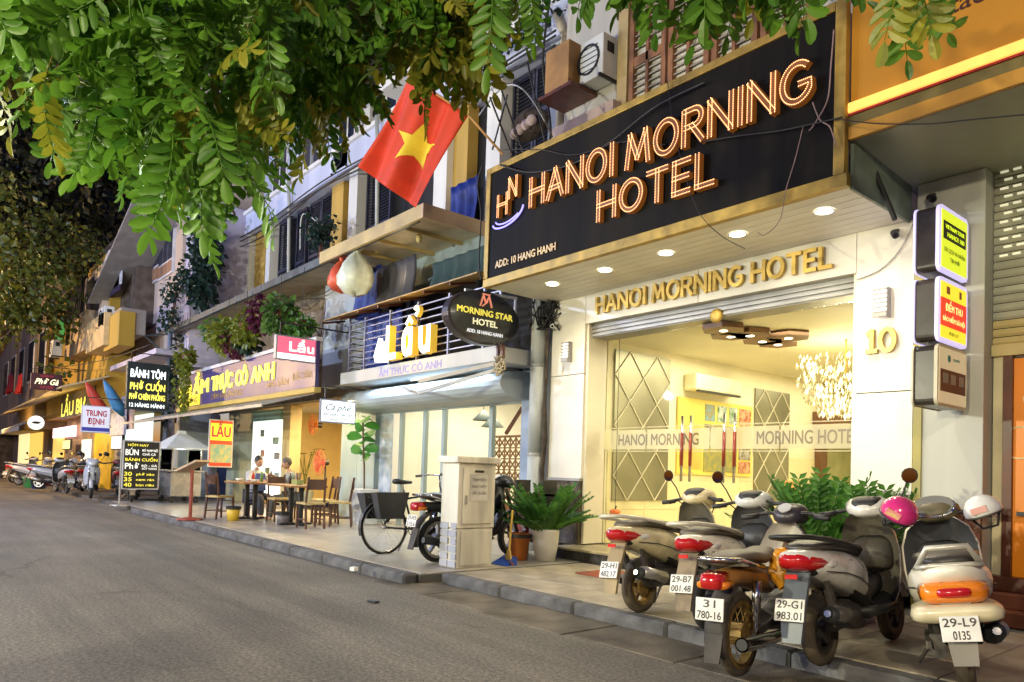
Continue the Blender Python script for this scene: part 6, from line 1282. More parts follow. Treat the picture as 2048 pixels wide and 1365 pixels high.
for i in range(15):
    a = i*2.4; h_ = 1.25+i*.06; c = Vector((p.x-.10-.05*(i/15), 6.9, .1+h_)); bigleaf(c, (math.cos(a), math.sin(a)*.8, .45-.03*i), .33, FIG, t, up=Vector((.6, -.55, .5+.3*math.sin(i*1.7))))
q = atY(612, 905, 8.6)
t = thing('monstera_plant', 'pale monstera with broad leaves inside the dining room', 'potted plant', (q.x, 8.6, .1))
build('pot', MB().lathe([(0, 0), (.2, 0), (.26, .4), (0, .4)], (q.x, 8.6, .1), 16), TEAL, t)
for i in range(7):
    a = i*.9; e = q+Vector((.35*math.cos(a), .2*math.sin(a), .1*math.sin(i*2))); build('stem', MB().tube([(q.x, 8.6, .45), (q.x+.1*math.cos(a), 8.6, .9), e], .01, 5), LFY, t); bigleaf(e, (math.cos(a), .4*math.sin(a), .1), .34, LFY, t)
# things by the hotel step
tb_ = atZ(1038, 1120, .1)
t = thing('waste_bin', 'orange plastic bin between the cabinet and the white pot', 'bin', tb_); build('bin', MB().lathe([(0, 0), (.10, 0), (.135, .30), (.15, .30), (.15, .335), (.125, .335), (.09, .02), (0, .02)], tb_, 18), mat('bin_orange', (.55, .17, .03), .45, var=.1), t, smooth=True); build('bin_bag', MB().lathe([(.13, .325), (.158, .33), (.15, .28)], tb_, 14), BLKP, t)
a, b = atZ(1017, 1127, .12), atZ(1000, 1050, .1); b = a+Vector((-.10, .12, .62))
t = thing('broom', 'yellow handled broom leaning on the cabinet', 'broom', a); build('handle', MB().tube([a+Vector((0, 0, .12)), b], .013, 6), mat('broom_yellow', (.65, .42, .05), .5), t); build('bristles', MB().loft([[a+Vector((s*.02, q_*.012, .16)) for s, q_ in ((-1, -1), (1, -1), (1, 1), (-1, 1))], [a+Vector((s*.06, q_*.02, .0)) for s, q_ in ((-1, -1), (1, -1), (1, 1), (-1, 1))]]), mat('broom_bristle', (.55, .36, .08), .8), t)
a = atZ(1010, 1130, .1)
t = thing('dustpan', 'blue plastic dustpan on the pavement by the cabinet', 'dustpan', a); build('pan', MB().loft([[a+Vector((x_, -.10, z_)) for x_, z_ in ((-.14, 0), (.14, 0), (.14, .01), (-.14, .01))], [a+Vector((x_, .08, z_)) for x_, z_ in ((-.13, .0), (.13, 0), (.12, .10), (-.12, .10))]]), mat('pan_blue', (.02, .08, .42), .35), t); build('pan_handle', MB().tube([a+Vector((.05, .0, .05)), a+Vector((.22, -.05, .03))], .014, 6), mat('pan_brown', (.2, .06, .03), .5), t)
t = thing('shoe_rack', 'small rack of bags and boxes behind the cabinet', 'rack', (-7.3, 6.4, .1))
for z in (.3, .6, .9): build('shelf', MB().box(-7.5, -6.95, 6.3, 6.55, z, z+.03), BRW, t)
for x_ in (-7.5, -6.98): build('upright', MB().box(x_, x_+.03, 6.3, 6.55, .1, 1.1), DKM, t)
for i, m in enumerate((mat('parcel_red', (.4, .06, .04), .6), mat('parcel_cream', (.6, .5, .4), .6), mat('parcel_brown', (.3, .18, .1), .6), mat('parcel_red', (.4, .06, .04), .6))):
    tag(build('parcel', MB().box(-7.46+.24*(i % 2), -7.26+.24*(i % 2), 6.32, 6.52, .333+.3*(i//2), .52+.3*(i//2)), m, bevel=.01), ('red', 'cream', 'brown', 'dark red')[i]+' parcel on the rack behind the cabinet, '+('lower' if i < 2 else 'upper')+' shelf', 'parcel')
mp = atZ(1157, 1146, .105)
tag(build('doormat', MB().box(mp.x, mp.x+1.0, mp.y-.05, mp.y+.5, .103, .115), mat('mat_red', (.30, .07, .03), .9, var=.3, bump=.5, bscale=80)), 'red brown doormat in front of the hotel step', 'doormat')
pk = atY(1230, 1026, 7.2)
t = thing('pumpkin_ornament', 'small orange pumpkin hung on a cord in the hotel doorway', 'ornament', pk)
pv_ = MB(); prof = [(.005, -.05), (.05, -.045), (.075, -.01), (.07, .03), (.035, .05), (.005, .04)]; pv_.lathe(prof, (0, 0, 0), 24); pv_.v = [tuple(Vector(v)*(1-.10*abs(math.sin(4*math.atan2(v[1], v[0])))) + pk) for v in pv_.v]
build('body', pv_, mat('pumpkin_orange', (.62, .15, .02), .35, coat=.4), t, smooth=True); build('stalk', MB().tube([pk+Vector((0, 0, .04)), pk+Vector((.02, 0, .09))], .01, 5), LFD, t); build('cord', MB().tube([pk+Vector((0, 0, .08)), (pk.x, 7.2, 3.0)], .005, 4), WIRE, t)
q = atY(1582, 978, 6.85)
t = thing('orange_notice', 'small orange notice card on a stand at the hotel door', 'notice', (q.x, 6.85, .25)); build('card', MB().box(q.x-.09, q.x+.09, 6.84, 6.85, q.z-.08, q.z+.08), mat('card_orange', (.7, .33, .02), .5), t); build('stand', MB().tube([(q.x, 6.86, .25), (q.x, 6.86, q.z)], .012, 6), GREYM, t)
# food cart
cx, cy = -20.9, 5.75
FC = thing('food_cart', 'stainless food cart with glass case and white pyramid roof', 'food cart', (cx, cy, .1))
SS = mat('stainless', (.52, .50, .46), .28, metal=.7, var=.1, scale=3)
build('cabinet', MB().box(cx-.62, cx+.62, cy-.38, cy+.38, .28, .92), SS, FC, bevel=.01); build('counter', MB().box(cx-.72, cx+.72, cy-.48, cy+.44, .925, .965), SS, FC, bevel=.006)
for x_ in (-.62, .62):
    for y_ in (-.36, .36): build('corner_post', MB().box(cx+x_-.015, cx+x_+.015, cy+y_-.015, cy+y_+.015, .967, 1.52), SS, FC)
for q_ in ((cx-.6, cx+.6, cy-.36, cy-.352), (cx-.6, cx+.6, cy+.352, cy+.36)): build('glass_pane', MB().box(*q_, .97, 1.5), GL, FC)
build('glass_pane', MB().box(cx+.61, cx+.618, cy-.34, cy+.34, .97, 1.5), GL, FC)
build('roof', MB().loft([[Vector((cx+s*.80, cy+u*.55, 1.52)) for s, u in ((-1, -1), (1, -1), (1, 1), (-1, 1))], [Vector((cx+s*.80, cy+u*.55, 1.56)) for s, u in ((-1, -1), (1, -1), (1, 1), (-1, 1))], [Vector((cx+s*.13, cy+u*.1, 1.94)) for s, u in ((-1, -1), (1, -1), (1, 1), (-1, 1))], [Vector((cx+s*.11, cy+u*.08, 2.02)) for s, u in ((-1, -1), (1, -1), (1, 1), (-1, 1))]]), mat('roof_white', (.66, .70, .70), .4, var=.06), FC)
for x_ in (-.5, .5):
    for y_ in (-.3, .3): build('caster', MB().lathe([(0, -.02), (.07, -.02), (.07, .02), (0, .02)], (cx+x_, cy+y_, .17), 12, axis='x').bar((cx+x_, cy+y_, .17), (cx+x_, cy+y_, .28), .03), BLKP, FC)
for i in range(6): tag(build('food_tray', MB().lathe([(0, 0), (.08, 0), (.1, .05), (.085, .05), (.07, .015), (0, .015)], (cx-.48+i*.19, cy-.1+.1*(i % 2), .968), 12), mat('tray_food_%d' % (i % 3), ((.5, .35, .1), (.2, .3, .08), (.5, .2, .1))[i % 3], .5, var=.4, scale=30)), 'small tray of food in the glass case of the cart', 'tray', 'trays in the food cart')
lamp('POINT', (cx, cy, 1.45), 14, (.85, 1, .95), .1)
# menu stand
mpst = atZ(380, 1040, .1)
t = thing('menu_stand', 'dark red menu stand with a tilted board at the kerb', 'menu stand', mpst); RB_ = mat('stand_red', (.26, .05, .03), .45, var=.1)
build('pole', MB().tube([mpst+Vector((0, 0, .03)), mpst+Vector((0, 0, .95))], .032, 10), RB_, t); build('base', MB().lathe([(0, 0), (.24, 0), (.23, .025), (.05, .05), (0, .05)], mpst, 20), RB_, t, smooth=True)
build('board', MB().obox(mpst+Vector((.02, -.0, 1.02)), (.20, .12, .10), (-.10, .16, 0), (-.008, -.004, .018)), mat('board_wood', (.42, .28, .16), .5), t); build('menu_sheet', MB().obox(mpst+Vector((.012, -.004, 1.046)), (.17, .10, .085), (-.08, .13, 0), (-.001, -.0005, .002)), mat('menu_paper', (.62, .55, .45), .6, col2=(.4, .3, .22), scale=20), t)
# tables and chairs
TWD = mat('table_wood', (.32, .15, .055), .35, var=.2, scale=4); CHW = mat('chair_wood', (.10, .045, .025), .4, var=.2, scale=6); CUSH = mat('seat_straw', (.50, .36, .14), .6, var=.15, scale=9)
def table(p, lab, ln=.95):
    t = thing('dining_table', lab, 'table', p, 'wooden tables on the forecourt'); x_, y_ = p[0], p[1]
    build('table_top', MB().box(x_-ln/2, x_+ln/2, y_-.35, y_+.35, .80, .84), TWD, t, bevel=.008)
    for s in (-1, 1): 
        build('leg', MB().box(x_+s*.22-.035, x_+s*.22+.035, y_-.035, y_+.035, .14, .80), BLKP, t); 
    build('base', MB().box(x_-.32, x_+.32, y_-.05, y_+.05, .10, .14).box(x_-.05, x_+.05, y_-.3, y_+.3, .102, .138), BLKP, t, bevel=.006); return t
T1 = atZ(500, 1038, .1); T2 = atZ(590, 1050, .1)
table((T1.x, T1.y, .1), 'wooden table where the two people sit', 1.1); table((T2.x, T2.y, .1), 'empty wooden table nearer the fig planter', 1.15)
def chair(x_, y_, rz, lab):
    t = thing('dining_chair', lab, 'chair', (x_, y_, .1), 'wooden chairs on the forecourt', rz); B = lambda nm, mb, m: build(nm, mb, m, t, local=True)
    B('seat', MB().box(-.19, .19, -.19, .19, .42, .455), CUSH)
    for s in (-1, 1): B('leg', MB().bar((s*.17, .17, 0), (s*.17, .17, .42), .032), CHW); B('leg', MB().bar((s*.17, -.21, 0), (s*.17, -.17, .45), .032).bar((s*.17, -.17, .45), (s*.16, -.23, .9), .03), CHW); B('stretcher', MB().bar((s*.17, .17, .16), (s*.17, -.195, .16), .02), CHW)
    B('backrest', MB().box(-.15, .15, -.238, -.215, .68, .86), CHW)
    return t
c0 = chair(T2.x+.75, T2.y-.05, R(90), 'wooden chair at the right end of the empty table')
CH_ = [(T2.x+.55, T2.y+.62, R(150), 'wooden chair with straw seat nearest the fig planter'), (T2.x-.1, T2.y+.62, R(180), 'wooden chair behind the empty table'), (T2.x-.85, T2.y+.05, R(-90), 'wooden chair with pale seat between the two tables'), (T1.x-.15, T1.y-.55, R(20), 'dark wooden chair at the left front of the occupied table'), (T2.x-.45, T2.y+.75, R(170), 'wooden chair back beside the tan pillar')]
for x_, y_, rz, lab in CH_: dup(c0, (x_, y_, .1), rz, lab)
# person
SKIN = mat('skin', (.42, .24, .15), .5, var=.05)
def skinned(name, verts, edges, rad, m, par, root=0, sub=1):
    me = bpy.data.meshes.new(name); me.from_pydata([tuple(v) for v in verts], edges, []); o = bpy.data.objects.new(name, me); COL.objects.link(o); o.parent = par
    o.modifiers.new('skin', 'SKIN')
    for i, sv in enumerate(me.skin_vertices[0].data): sv.radius = (rad[i], rad[i]*.9); sv.use_root = (i == root)
    s = o.modifiers.new('sub', 'SUBSURF'); s.levels = s.render_levels = sub; me.materials.append(m); return o
def seated(label, loc, rz, shirt_m, trouser_m, hair_m, arms, look=(0, .12, -.03), apron=None):
    t = thing('person', label, 'person', loc, None, rz)
    V = [(0, 0, .50), (0, .02, .70), (0, .05, .92), (0, .06, 1.04), (0, .08, 1.12), (.09, .02, .50), (.11, .40, .50), (.11, .42, .10), (.11, .52, .06), (-.09, .02, .50), (-.11, .40, .50), (-.11, .42, .10), (-.11, .52, .06), (.17, .05, .98), (-.17, .05, .98)]
    rad = [.14, .13, .14, .06, .05, .09, .075, .05, .04, .09, .075, .05, .04, .065, .065]
    E = [(0, 1), (1, 2), (2, 3), (3, 4), (0, 5), (5, 6), (6, 7), (7, 8), (0, 9), (9, 10), (10, 11), (11, 12), (2, 13), (2, 14)]
    for s, (el_, wr) in ((13, arms[0]), (14, arms[1])):
        n = len(V); V += [el_, wr, tuple(Vector(wr)+(Vector(wr)-Vector(el_)).normalized()*.09)]; rad += [.045, .032, .028]; E += [(s, n), (n, n+1), (n+1, n+2)]
    skinned('body', V, E, rad, SKIN, t)
    k = 15
    skinned('shirt', [V[i] for i in (0, 1, 2, 3, 13, 14)]+[V[k], V[k+3]], [(0, 1), (1, 2), (2, 3), (2, 4), (2, 5), (4, 6), (5, 7)], [.165, .155, .17, .085, .085, .085, .062, .062], shirt_m, t)
    skinned('trousers', [V[i] for i in (0, 5, 6, 7, 9, 10, 11)], [(0, 1), (1, 2), (2, 3), (0, 4), (4, 5), (5, 6)], [.16, .11, .092, .065, .11, .092, .065], trouser_m, t)
    h = Vector(look); hc = Vector((h.x*.4, .10+h.y*.3, 1.25+h.z)); f = Vector((h.x, h.y, h.z*1.4)).normalized()
    hd = MB().ball(hc, (.075, .092, .112), 14); hd.tube([hc+f*.075+Vector((0, 0, .01)), hc+f*.115+Vector((0, 0, -.02))], [.014, .018], 6)
    sd = Vector((f.y, -f.x, 0)).normalized()
    for s in (-1, 1): hd.ball(hc+sd*s*.078, (.012, .02, .03), 6)
    build('head', hd, SKIN, t, smooth=True, local=True)
    ey = MB()
    for s in (-1, 1): ey.ball(hc+f*.082+sd*s*.032+Vector((0, 0, .012)), .011, 6)
    build('eyes', ey, BLKP, t, local=True); build('mouth', MB().bar(hc+f*.086-sd*.022+Vector((0, 0, -.05)), hc+f*.086+sd*.022+Vector((0, 0, -.05)), .008), mat('lip', (.3, .1, .08), .5), t, local=True)
    build('hair', MB().ball(hc-f*.018+Vector((0, 0, .028)), (.086, .10, .108), 14), hair_m, t, smooth=True, local=True)
    if apron: build('apron', MB().loft([[Vector((s*.11, .2+q, .98)) for s, q in ((-1, 0), (1, 0), (1, .012), (-1, .012))], [Vector((s*.15, .19+q, .62)) for s, q in ((-1, 0), (1, 0), (1, .012), (-1, .012))]]), apron, t, local=True)
    for si in (k+1, k+4):                                   # hands: palm and five fingers
        a, b = Vector(V[si]), Vector(V[si+1]); d = (b-a).normalized(); s2 = d.cross(Vector((0, 0, 1))).normalized(); hm = MB().obox(a+d*.07, d*.045, s2*.038, Vector((0, 0, .014)))
        for q in range(4): hm.tube([a+d*.11+s2*(q-1.5)*.019, a+d*(.15-.006*abs(q-1.5))+s2*(q-1.5)*.021-Vector((0, 0, .012)), a+d*(.175-.008*abs(q-1.5))+s2*(q-1.5)*.02-Vector((0, 0, .035))], .008, 5)
        hm.tube([a+d*.05+s2*.035, a+d*.09+s2*.06-Vector((0, 0, .015)), a+d*.12+s2*.058-Vector((0, 0, .03))], .009, 5); build('hand', hm, SKIN, t, smooth=True, local=True)
    return t
HAIRB = mat('hair_black', (.012, .010, .009), .5); HAIRG = mat('hair_grey_brown', (.10, .08, .065), .6)
seated('person in a white shirt and blue apron leaning on the table', (T1.x-.72, T1.y+.32, .02), R(-75), mat('shirt_white', (.55, .56, .55), .8), mat('trouser_dark', (.04, .04, .06), .8), HAIRB, [((.25, .18, .80), (.10, .40, .83)), ((-.25, .18, .80), (-.12, .42, .83))], apron=mat('apron_blue', (.06, .10, .35), .7))
seated('person in a grey green shirt holding a phone at the table', (T1.x+.30, T1.y+.72, .02), R(165), mat('shirt_grey', (.28, .30, .27), .8), mat('trouser_grey', (.08, .08, .08), .8), HAIRG, [((.24, .15, .82), (.06, .36, .94)), ((-.24, .16, .80), (-.08, .38, .90))], look=(0, .12, -.05))
ph = Vector((T1.x+.30, T1.y+.72, 0)); tag(build('phone', MB().obox((T1.x+.20, T1.y+.30, 1.0), (.035, 0, 0), (0, .02, .06), (0, .004, -.002)), BLKP), 'black phone held by the person in the grey green shirt', 'phone')
# stools the two sit on
for x_, y_, lab in ((T1.x-.72, T1.y+.32, 'low stool under the person in the apron'), (T1.x+.30, T1.y+.72, 'low stool under the person with the phone')):
    t = thing('stool', lab, 'stool', (x_, y_, .1)); build('seat', MB().box(x_-.15, x_+.15, y_-.15, y_+.15, .34, .38), CHW, t)
    for sx in (-1, 1):
        for sy in (-1, 1): build('leg', MB().box(x_+sx*.13-.015, x_+sx*.13+.015, y_+sy*.13-.015, y_+sy*.13+.015, .1, .34), CHW, t)
bn = atZ(466, 1042, .1); t = thing('yellow_bin', 'small yellow waste bin with a black bag under the table', 'bin', bn); build('bin', MB().lathe([(0, 0), (.10, 0), (.13, .26), (.115, .26), (.09, .02), (0, .02)], bn, 14), mat('bin_yellow', (.62, .42, .04), .45), t, smooth=True); build('bin_bag', MB().lathe([(.11, .25), (.145, .275), (.14, .22)], bn, 12), BLKP, t)
bn = atZ(565, 1050, .1); t = thing('wire_bin', 'small grey bin with a black liner at the foot of the empty table', 'bin', bn); build('bin', MB().lathe([(0, 0), (.10, 0), (.12, .22), (.105, .22), (.09, .02), (0, .02)], bn, 14), mat('bin_grey', (.22, .2, .22), .5, col2=(.1, .09, .1), scale=20), t, smooth=True); build('bin_bag', MB().lathe([(.10, .21), (.14, .24), (.13, .18)], bn, 12), BLKP, t)
bk = Vector((T2.x-.35, T2.y, .84)); t = thing('chopstick_holder', 'green box of chopsticks and sauces on the empty table', 'holder', bk); build('box', MB().box(bk.x+.25, bk.x+.5, bk.y-.06, bk.y+.06, .842, .93), mat('box_olive', (.25, .28, .08), .5), t)
for i in range(5): build('chopstick', MB().bar((bk.x+.3+i*.04, bk.y, .9), (bk.x+.29+i*.05, bk.y+.02, 1.06), .012), CHW, t)
# far two-wheelers, crates and people on the left
far0 = scooter('scooter', 'white and grey scooter seen side on left of the menu board', (-23.9, 4.2, .1), R(-100), mat('paint_grey', (.45, .45, .48), .35, coat=.4), GRI, '29-K2', '66.1', dict(rim=ALLOY), 'scooters along the far kerb')
for x_, y_, rz, lab in ((-20.9, 4.6, 80, 'dark scooter behind the menu board pole'), (-25.9, 3.9, 95, 'scooter with a teal front further left along the kerb'), (-22.2, 5.0, 75, 'scooter half hidden between the menu board and cart'), (-29.5, 3.6, -15, 'scooter facing out at the far left kerb'), (-33.0, 3.4, -35, 'farthest scooter at the left edge of the row'), (-27.6, 4.6, 70, 'scooter by the warm lit far doorway'), (-31.2, 4.4, 60, 'scooter in front of the round white sign'), (-36, 3.5, 40, 'last scooter before the corner house'), (-24.9, 5.1, 80, 'scooter against the yellow house wall')):
    c = dup(far0, (x_, y_, .1), R(rz), lab, 'scooters along the far kerb')
    if x_ in (-20.9, -22.2, -27.6, -31.2, -24.9):
        for ch in c.children:
            if ch.name.split('.')[0] in ('body_panel', 'leg_shield', 'headset_cover', 'front_fender'): 
                ch.data = ch.data.copy(); ch.data.materials[0] = BLKP if x_ != -24.9 else mat('paint_maroon', (.18, .02, .03), .35, coat=.4)
def crate(px, py, m, lab, s=.3):
    p = atZ(px, py, .1); t = thing('plastic_basket', lab, 'basket', p); build('tub', MB().lathe([(0, 0), (s*.62, 0), (s*.8, s*1.1), (s*.86, s*1.1), (s*.86, s*1.2), (s*.74, s*1.2), (s*.58, .03), (0, .03)], p, 14), m, t, smooth=True); build('contents', MB().ball(p+Vector((0, 0, s*1.2)), (s*.6, s*.6, s*.4), 8), mat('basket_stuff', (.4, .2, .2), .7, col2=(.6, .55, .5), scale=8), t)
crate(76, 978, mat('tub_blue', (.03, .08, .5), .4), 'blue plastic tub on the far left pavement'); crate(60, 976, mat('tub_green', (.12, .5, .15), .4), 'green plastic tub left of the blue one'); crate(92, 972, mat('tub_red', (.5, .05, .06), .4), 'red plastic tub right of the blue one', .24)
seated('person in a dark shirt sitting by the far doorway', (-29.2, 4.9, .05), R(-160), mat('shirt_black', (.03, .03, .04), .8), mat('trouser_dark', (.04, .04, .06), .8), HAIRB, [((.22, .16, .80), (.10, .36, .70)), ((-.22, .16, .80), (-.10, .36, .70))])
seated('person in a red shirt sitting near the grey scooter', (-23.4, 5.3, .05), R(-140), mat('shirt_red', (.4, .05, .04), .8), mat('trouser_dark', (.04, .04, .06), .8), HAIRB, [((.22, .16, .80), (.10, .36, .70)), ((-.22, .16, .80), (-.10, .36, .70))])
# bags under the canopy
for (px, py, m, r_, lab) in ((712, 545, mat('bag_white', (.62, .66, .55), .4, var=.12, scale=5), (.34, .2, .40), 'big white plastic bag hung under the canopy edge'), (683, 552, mat('bag_red', (.62, .10, .05), .4, var=.25, scale=5), (.2, .16, .30), 'red plastic bag hung left of the white bag')):
    p = atY(px, py, 6.05); mb = MB(); n = 28; prof = [(.05, -1), (.6, -.96), (.95, -.6), (1, -.2), (.82, .25), (.45, .62), (.16, .85), (.12, .95), (.3, 1.12), (.42, 1.25)]
    mb.lathe([(a*r_[0], b*r_[2]) for a, b in prof], (0, 0, 0), n)
    mb.v = [tuple(Vector((v[0]*(1+.09*math.sin(7*math.atan2(v[1], v[0])+v[2]*6)), v[1]*r_[1]/r_[0]*1.6*(1+.09*math.sin(5*math.atan2(v[1], v[0])+1+v[2]*9)), v[2]*(1+.06*math.sin(3*math.atan2(v[1], v[0])))))+p) for v in mb.v]
    tag(build('plastic_bag', mb, m, smooth=True), lab, 'bag')
# flag
def flagP(u, v):
    A, B_, C, D = atY(938, 232, 5.75), atY(812, 150, 5.05), atY(722, 338, 5.0), atY(838, 420, 5.55)
    p = (A*(1-u)+B_*u)*(1-v)+(D*(1-u)+C*u)*v
    return p+Vector((.25, -.9, .1))*(.12*math.sin(u*11+v*1.8)+.05*math.sin(u*23+1+v*3))*(.35+.65*v)*(1 if .0 < u < 1 else 1)
FL = thing('national_flag', 'red flag with a yellow star drooping from a pole above the canopy', 'flag', (-7.8, 6.2, 5.6))
mb = MB(); n = 36; mb.add([flagP(i/n, j/24) for j in range(25) for i in range(n+1)], [(j*(n+1)+i, j*(n+1)+i+1, (j+1)*(n+1)+i+1, (j+1)*(n+1)+i) for j in range(24) for i in range(n)])
fc = build('cloth', mb, mat('flag_cloth', (.58, .035, .008), .7, var=.08, scale=5), FL, smooth=True); s_ = fc.modifiers.new('s', 'SOLIDIFY'); s_.thickness = .004
st = MB(); K = 60; ctr = (.45, .5); nrm_ = (flagP(.6, .5)-flagP(.4, .5)).cross(flagP(.5, .6)-flagP(.5, .4)).normalized(); nrm_ = nrm_ if nrm_.y < 0 else -nrm_
def sp(i):
    a = math.pi/2+.3+i*math.pi/5; r = .30 if i % 2 == 0 else .115; return r*math.cos(a), r*math.sin(a)
vs = [(0, 0)]
for i in range(10):
    (a, b), (c, d) = sp(i), sp(i+1)
    vs += [(a+(c-a)*k/4, b+(d-b)*k/4) for k in range(4)]
rings = 5; P_ = [flagP(*ctr)+nrm_*.014]; 
for q in range(1, rings+1):
    for (a, b) in vs[1:]:
        a, b = a*q/rings, b*q/rings; P_.append(flagP(ctr[0]-a*.92-b*.15, ctr[1]-b*.80+a*.10)+nrm_*.014)
m_ = len(vs)-1; F_ = [(0, 1+i, 1+(i+1) % m_) for i in range(m_)]
for q in range(rings-1): F_ += [(1+q*m_+i, 1+(q+1)*m_+i, 1+(q+1)*m_+(i+1) % m_, 1+q*m_+(i+1) % m_) for i in range(m_)]
st.add(P_, F_); build('star', st, mat('flag_yellow', (.75, .55, .03), .7), FL, smooth=True)
a = atY(1006, 310, 6.15); b = atY(938, 232, 5.75); c = atY(812, 148, 5.05); build('pole', MB().tube([a, b, c], .018, 8), mat('bamboo', (.42, .22, .07), .5, var=.2), FL)
# spiky aerial and poles near the flag
t = thing('aerial_rods', 'fan of thin dark rods and hoop in front of the louvred window', 'aerial', (-8.2, 6.6, 5.4))
for (x0_, y0_, x1_, y1_) in ((1030, 325, 980, 195), (1050, 315, 1000, 172), (1090, 285, 1055, 125), (985, 300, 1015, 190), (1105, 275, 1075, 205)): build('rod', MB().tube([atY(x0_, y0_, 6.3), atY(x1_, y1_, 6.1)], .014, 5), DKM, t)
build('hoop', MB().tube([atY(958+(i*11), 232-76*math.sin(i*.245)+i*2.2, 6.2) for i in range(13)], .012, 5), GREYM, t)
random.seed(8); bb = atY(1060, 250, 6.6); build('bundle', MB().ball(bb, (.35, .2, .22), 10), mat('bundle_brown', (.05, .035, .03), .9, var=.4), t)
for i in range(4): tag(build('cloth_bundle', MB().ball(atY(1030+i*11, 268-i*9, 6.45), (.09, .07, .08), 8), mat('pale_pink', (.45, .35, .36), .8), smooth=True), 'pale rag tied among the rods near the flag', 'rag', 'rags among the rods')
# cables
y_ = 5.76
def cb_(pts, lab, r=.006, m=None, Y=y_): return cable([atY(a_, b_, Y) if not isinstance(a_, Vector) else a_ for a_, b_ in pts], r, lab, m)
PKW = mat('cable_pink', (.30, .20, .19), .6)
cb_([(1668, 60), (1662, 130), (1655, 200), (1628, 250), (1618, 262)], 'pale cable looping down the right end of the sign', .006, PKW)
cb_([(1625, 205), (1640, 240), (1660, 255), (1672, 292)], 'pale cable end hanging by the sign corner', .006, PKW)
cb_([(1330, 40), (1332, 130), (1345, 240), (1365, 330), (1395, 420), (1440, 470), (1490, 498)], 'thin dark cable dangling across the sign and soffit', .004)
cb_([(1606, 255), (1590, 320), (1572, 380), (1560, 440), (1530, 470), (1515, 465)], 'thin pale cable from the letter G to the soffit', .004, PKW)
cb_([(1400, 285), (1480, 272), (1560, 262), (1640, 245), (1684, 235)], 'dark twin cable running across the sign middle', .008)
cb_([(1005, 300), (1080, 300), (1150, 310), (1240, 285), (1330, 290)], 'loose cable draped over the left of the sign', .006)
cb_([(1000, 330), (1060, 345), (1140, 330), (1220, 285), (1310, 215), (1410, 165)], 'cable bundle following the sign top edge', .012)
cb_([(965, 330), (955, 370), (962, 430), (958, 520), (962, 560)], 'black cables down the left end of the sign', .010)
cb_([(1690, 300), (1740, 330), (1765, 380), (1790, 440)], 'black hose crossing the green canopy side', .022, None, 6.3)
cb_([(1685, 240), (1760, 248), (1860, 248), (1960, 238), (2048, 230)], 'thin wire stretched below the orange fascia', .005)
cb_([(1713, 560), (1760, 540), (1800, 500), (1830, 440)], 'grey cable curving over the right wall of the hotel', .006, GREYM, 6.98)
cb_([(340, 690), (420, 640), (520, 600), (640, 590), (690, 540)], 'black wire tangled under the beige canopy', .010, None, 6.8); cb_([(560, 585), (610, 620), (650, 600), (640, 680)], 'black wire hanging under the beige canopy', .008, None, 6.9)
cb_([(240, 720), (320, 702), (380, 680), (460, 640)], 'pale wire strung in front of the blue post', .008, GREYM, 5.6); cb_([(0, 742), (110, 735), (200, 722), (300, 690)], 'dark wire over the yellow house awning', .012, None, 4.5)
cb_([(600, 500), (605, 430), (640, 455), (655, 520)], 'white hose arched in front of the slate shutters', .012, WHT, 7.4)

for i, (z0, z1, lab) in enumerate(((8.2, 8.28, 'upper of the long black cables along the white band'), (8.1, 8.05, 'sagging black cable along the white band'), (7.96, 8.2, 'lower of the long black cables along the white band'))):
    cable([(-23.5, 7.7, z0), (-20.5, 7.6, z0-.18-.05*i), (-17, 7.68, (z0+z1)/2), (-13.5, 7.6, z1-.22), (-10.8, 7.7, z1), (-8.3, 7.5, z1-.2)], .018, lab)
for X_, lab in ((-19.05, 'grey pipe down the restaurant facade between shutters'), (-14.25, 'grey pipe down the facade left of the flag')): tag(build('drain_pipe', MB().tube([(X_, 7.82, 5.2), (X_, 7.72, 8.2), (X_, 7.66, 8.9), (X_, 8.3, 9.2), (X_, 8.3, 13)], .05, 8), mat('pipe_grey', (.40, .42, .41), .45, var=.15, streak=True), smooth=True), lab, 'pipe')
condenser((-20.9, 7.75, 5.5), 'condenser on the canopy roof between shutters'); condenser((-16.1, 8.55, 9.3), 'condenser high on the lavender wall behind the leaves')
cable([(-8.2, 7.4, 9.2), (-8.35, 7.3, 7.6), (-8.2, 7.35, 6.2), (-8.3, 6.6, 5.3)], .02, 'black cable dropping beside the tan pipe')
# ================================================================ plants and trees
random.seed(33)
def hanging(px, py, Y, r, n, m, size, lab, vine=0, droop=.9):
    p = atY(px, py, Y); t = thing('hanging_plant', lab, 'hanging plant', p); mb = foliage(MB(), p, r, n, size, droop, .2)
    if vine:
        for i in range(vine):
            q = p+Vector((random.uniform(-1, 1)*r[0]*.7, random.uniform(-1, 1)*r[1], -r[2]*.6)); L_ = random.uniform(.5, 1)*1.5
            for k in range(int(L_*14)): foliage(mb, q-Vector((0, 0, k*.075)), .05, 2, size*.7, 1.2)
    kind(build('leaves', mb, m, t), 'stuff'); build('pot', MB().lathe([(0, -.1), (.12, -.1), (.16, .1), (0, .1)], p, 12), BRW, t); build('hanger', MB().tube([p, (p.x, p.y, max(p.z+.3, 5.1))], .006, 4), WIRE, t)
hanging(455, 672, 5.7, (.75, .4, .38), 420, LFY, .16, 'long yellow green fern hanging left of the violet sign top'); hanging(492, 655, 5.7, (.45, .3, .4), 260, LFY, .15, 'bright fern hanging in the middle of the hanging plants')
hanging(520, 627, 5.8, (.32, .3, .40), 240, LFP, .14, 'purple leaved hanging plant'); hanging(560, 630, 5.8, (.36, .32, .42), 320, leafmat('leaf_grass', (.03, .09, .015), (.14, .26, .06)), .16, 'round green hanging plant right of the purple one')
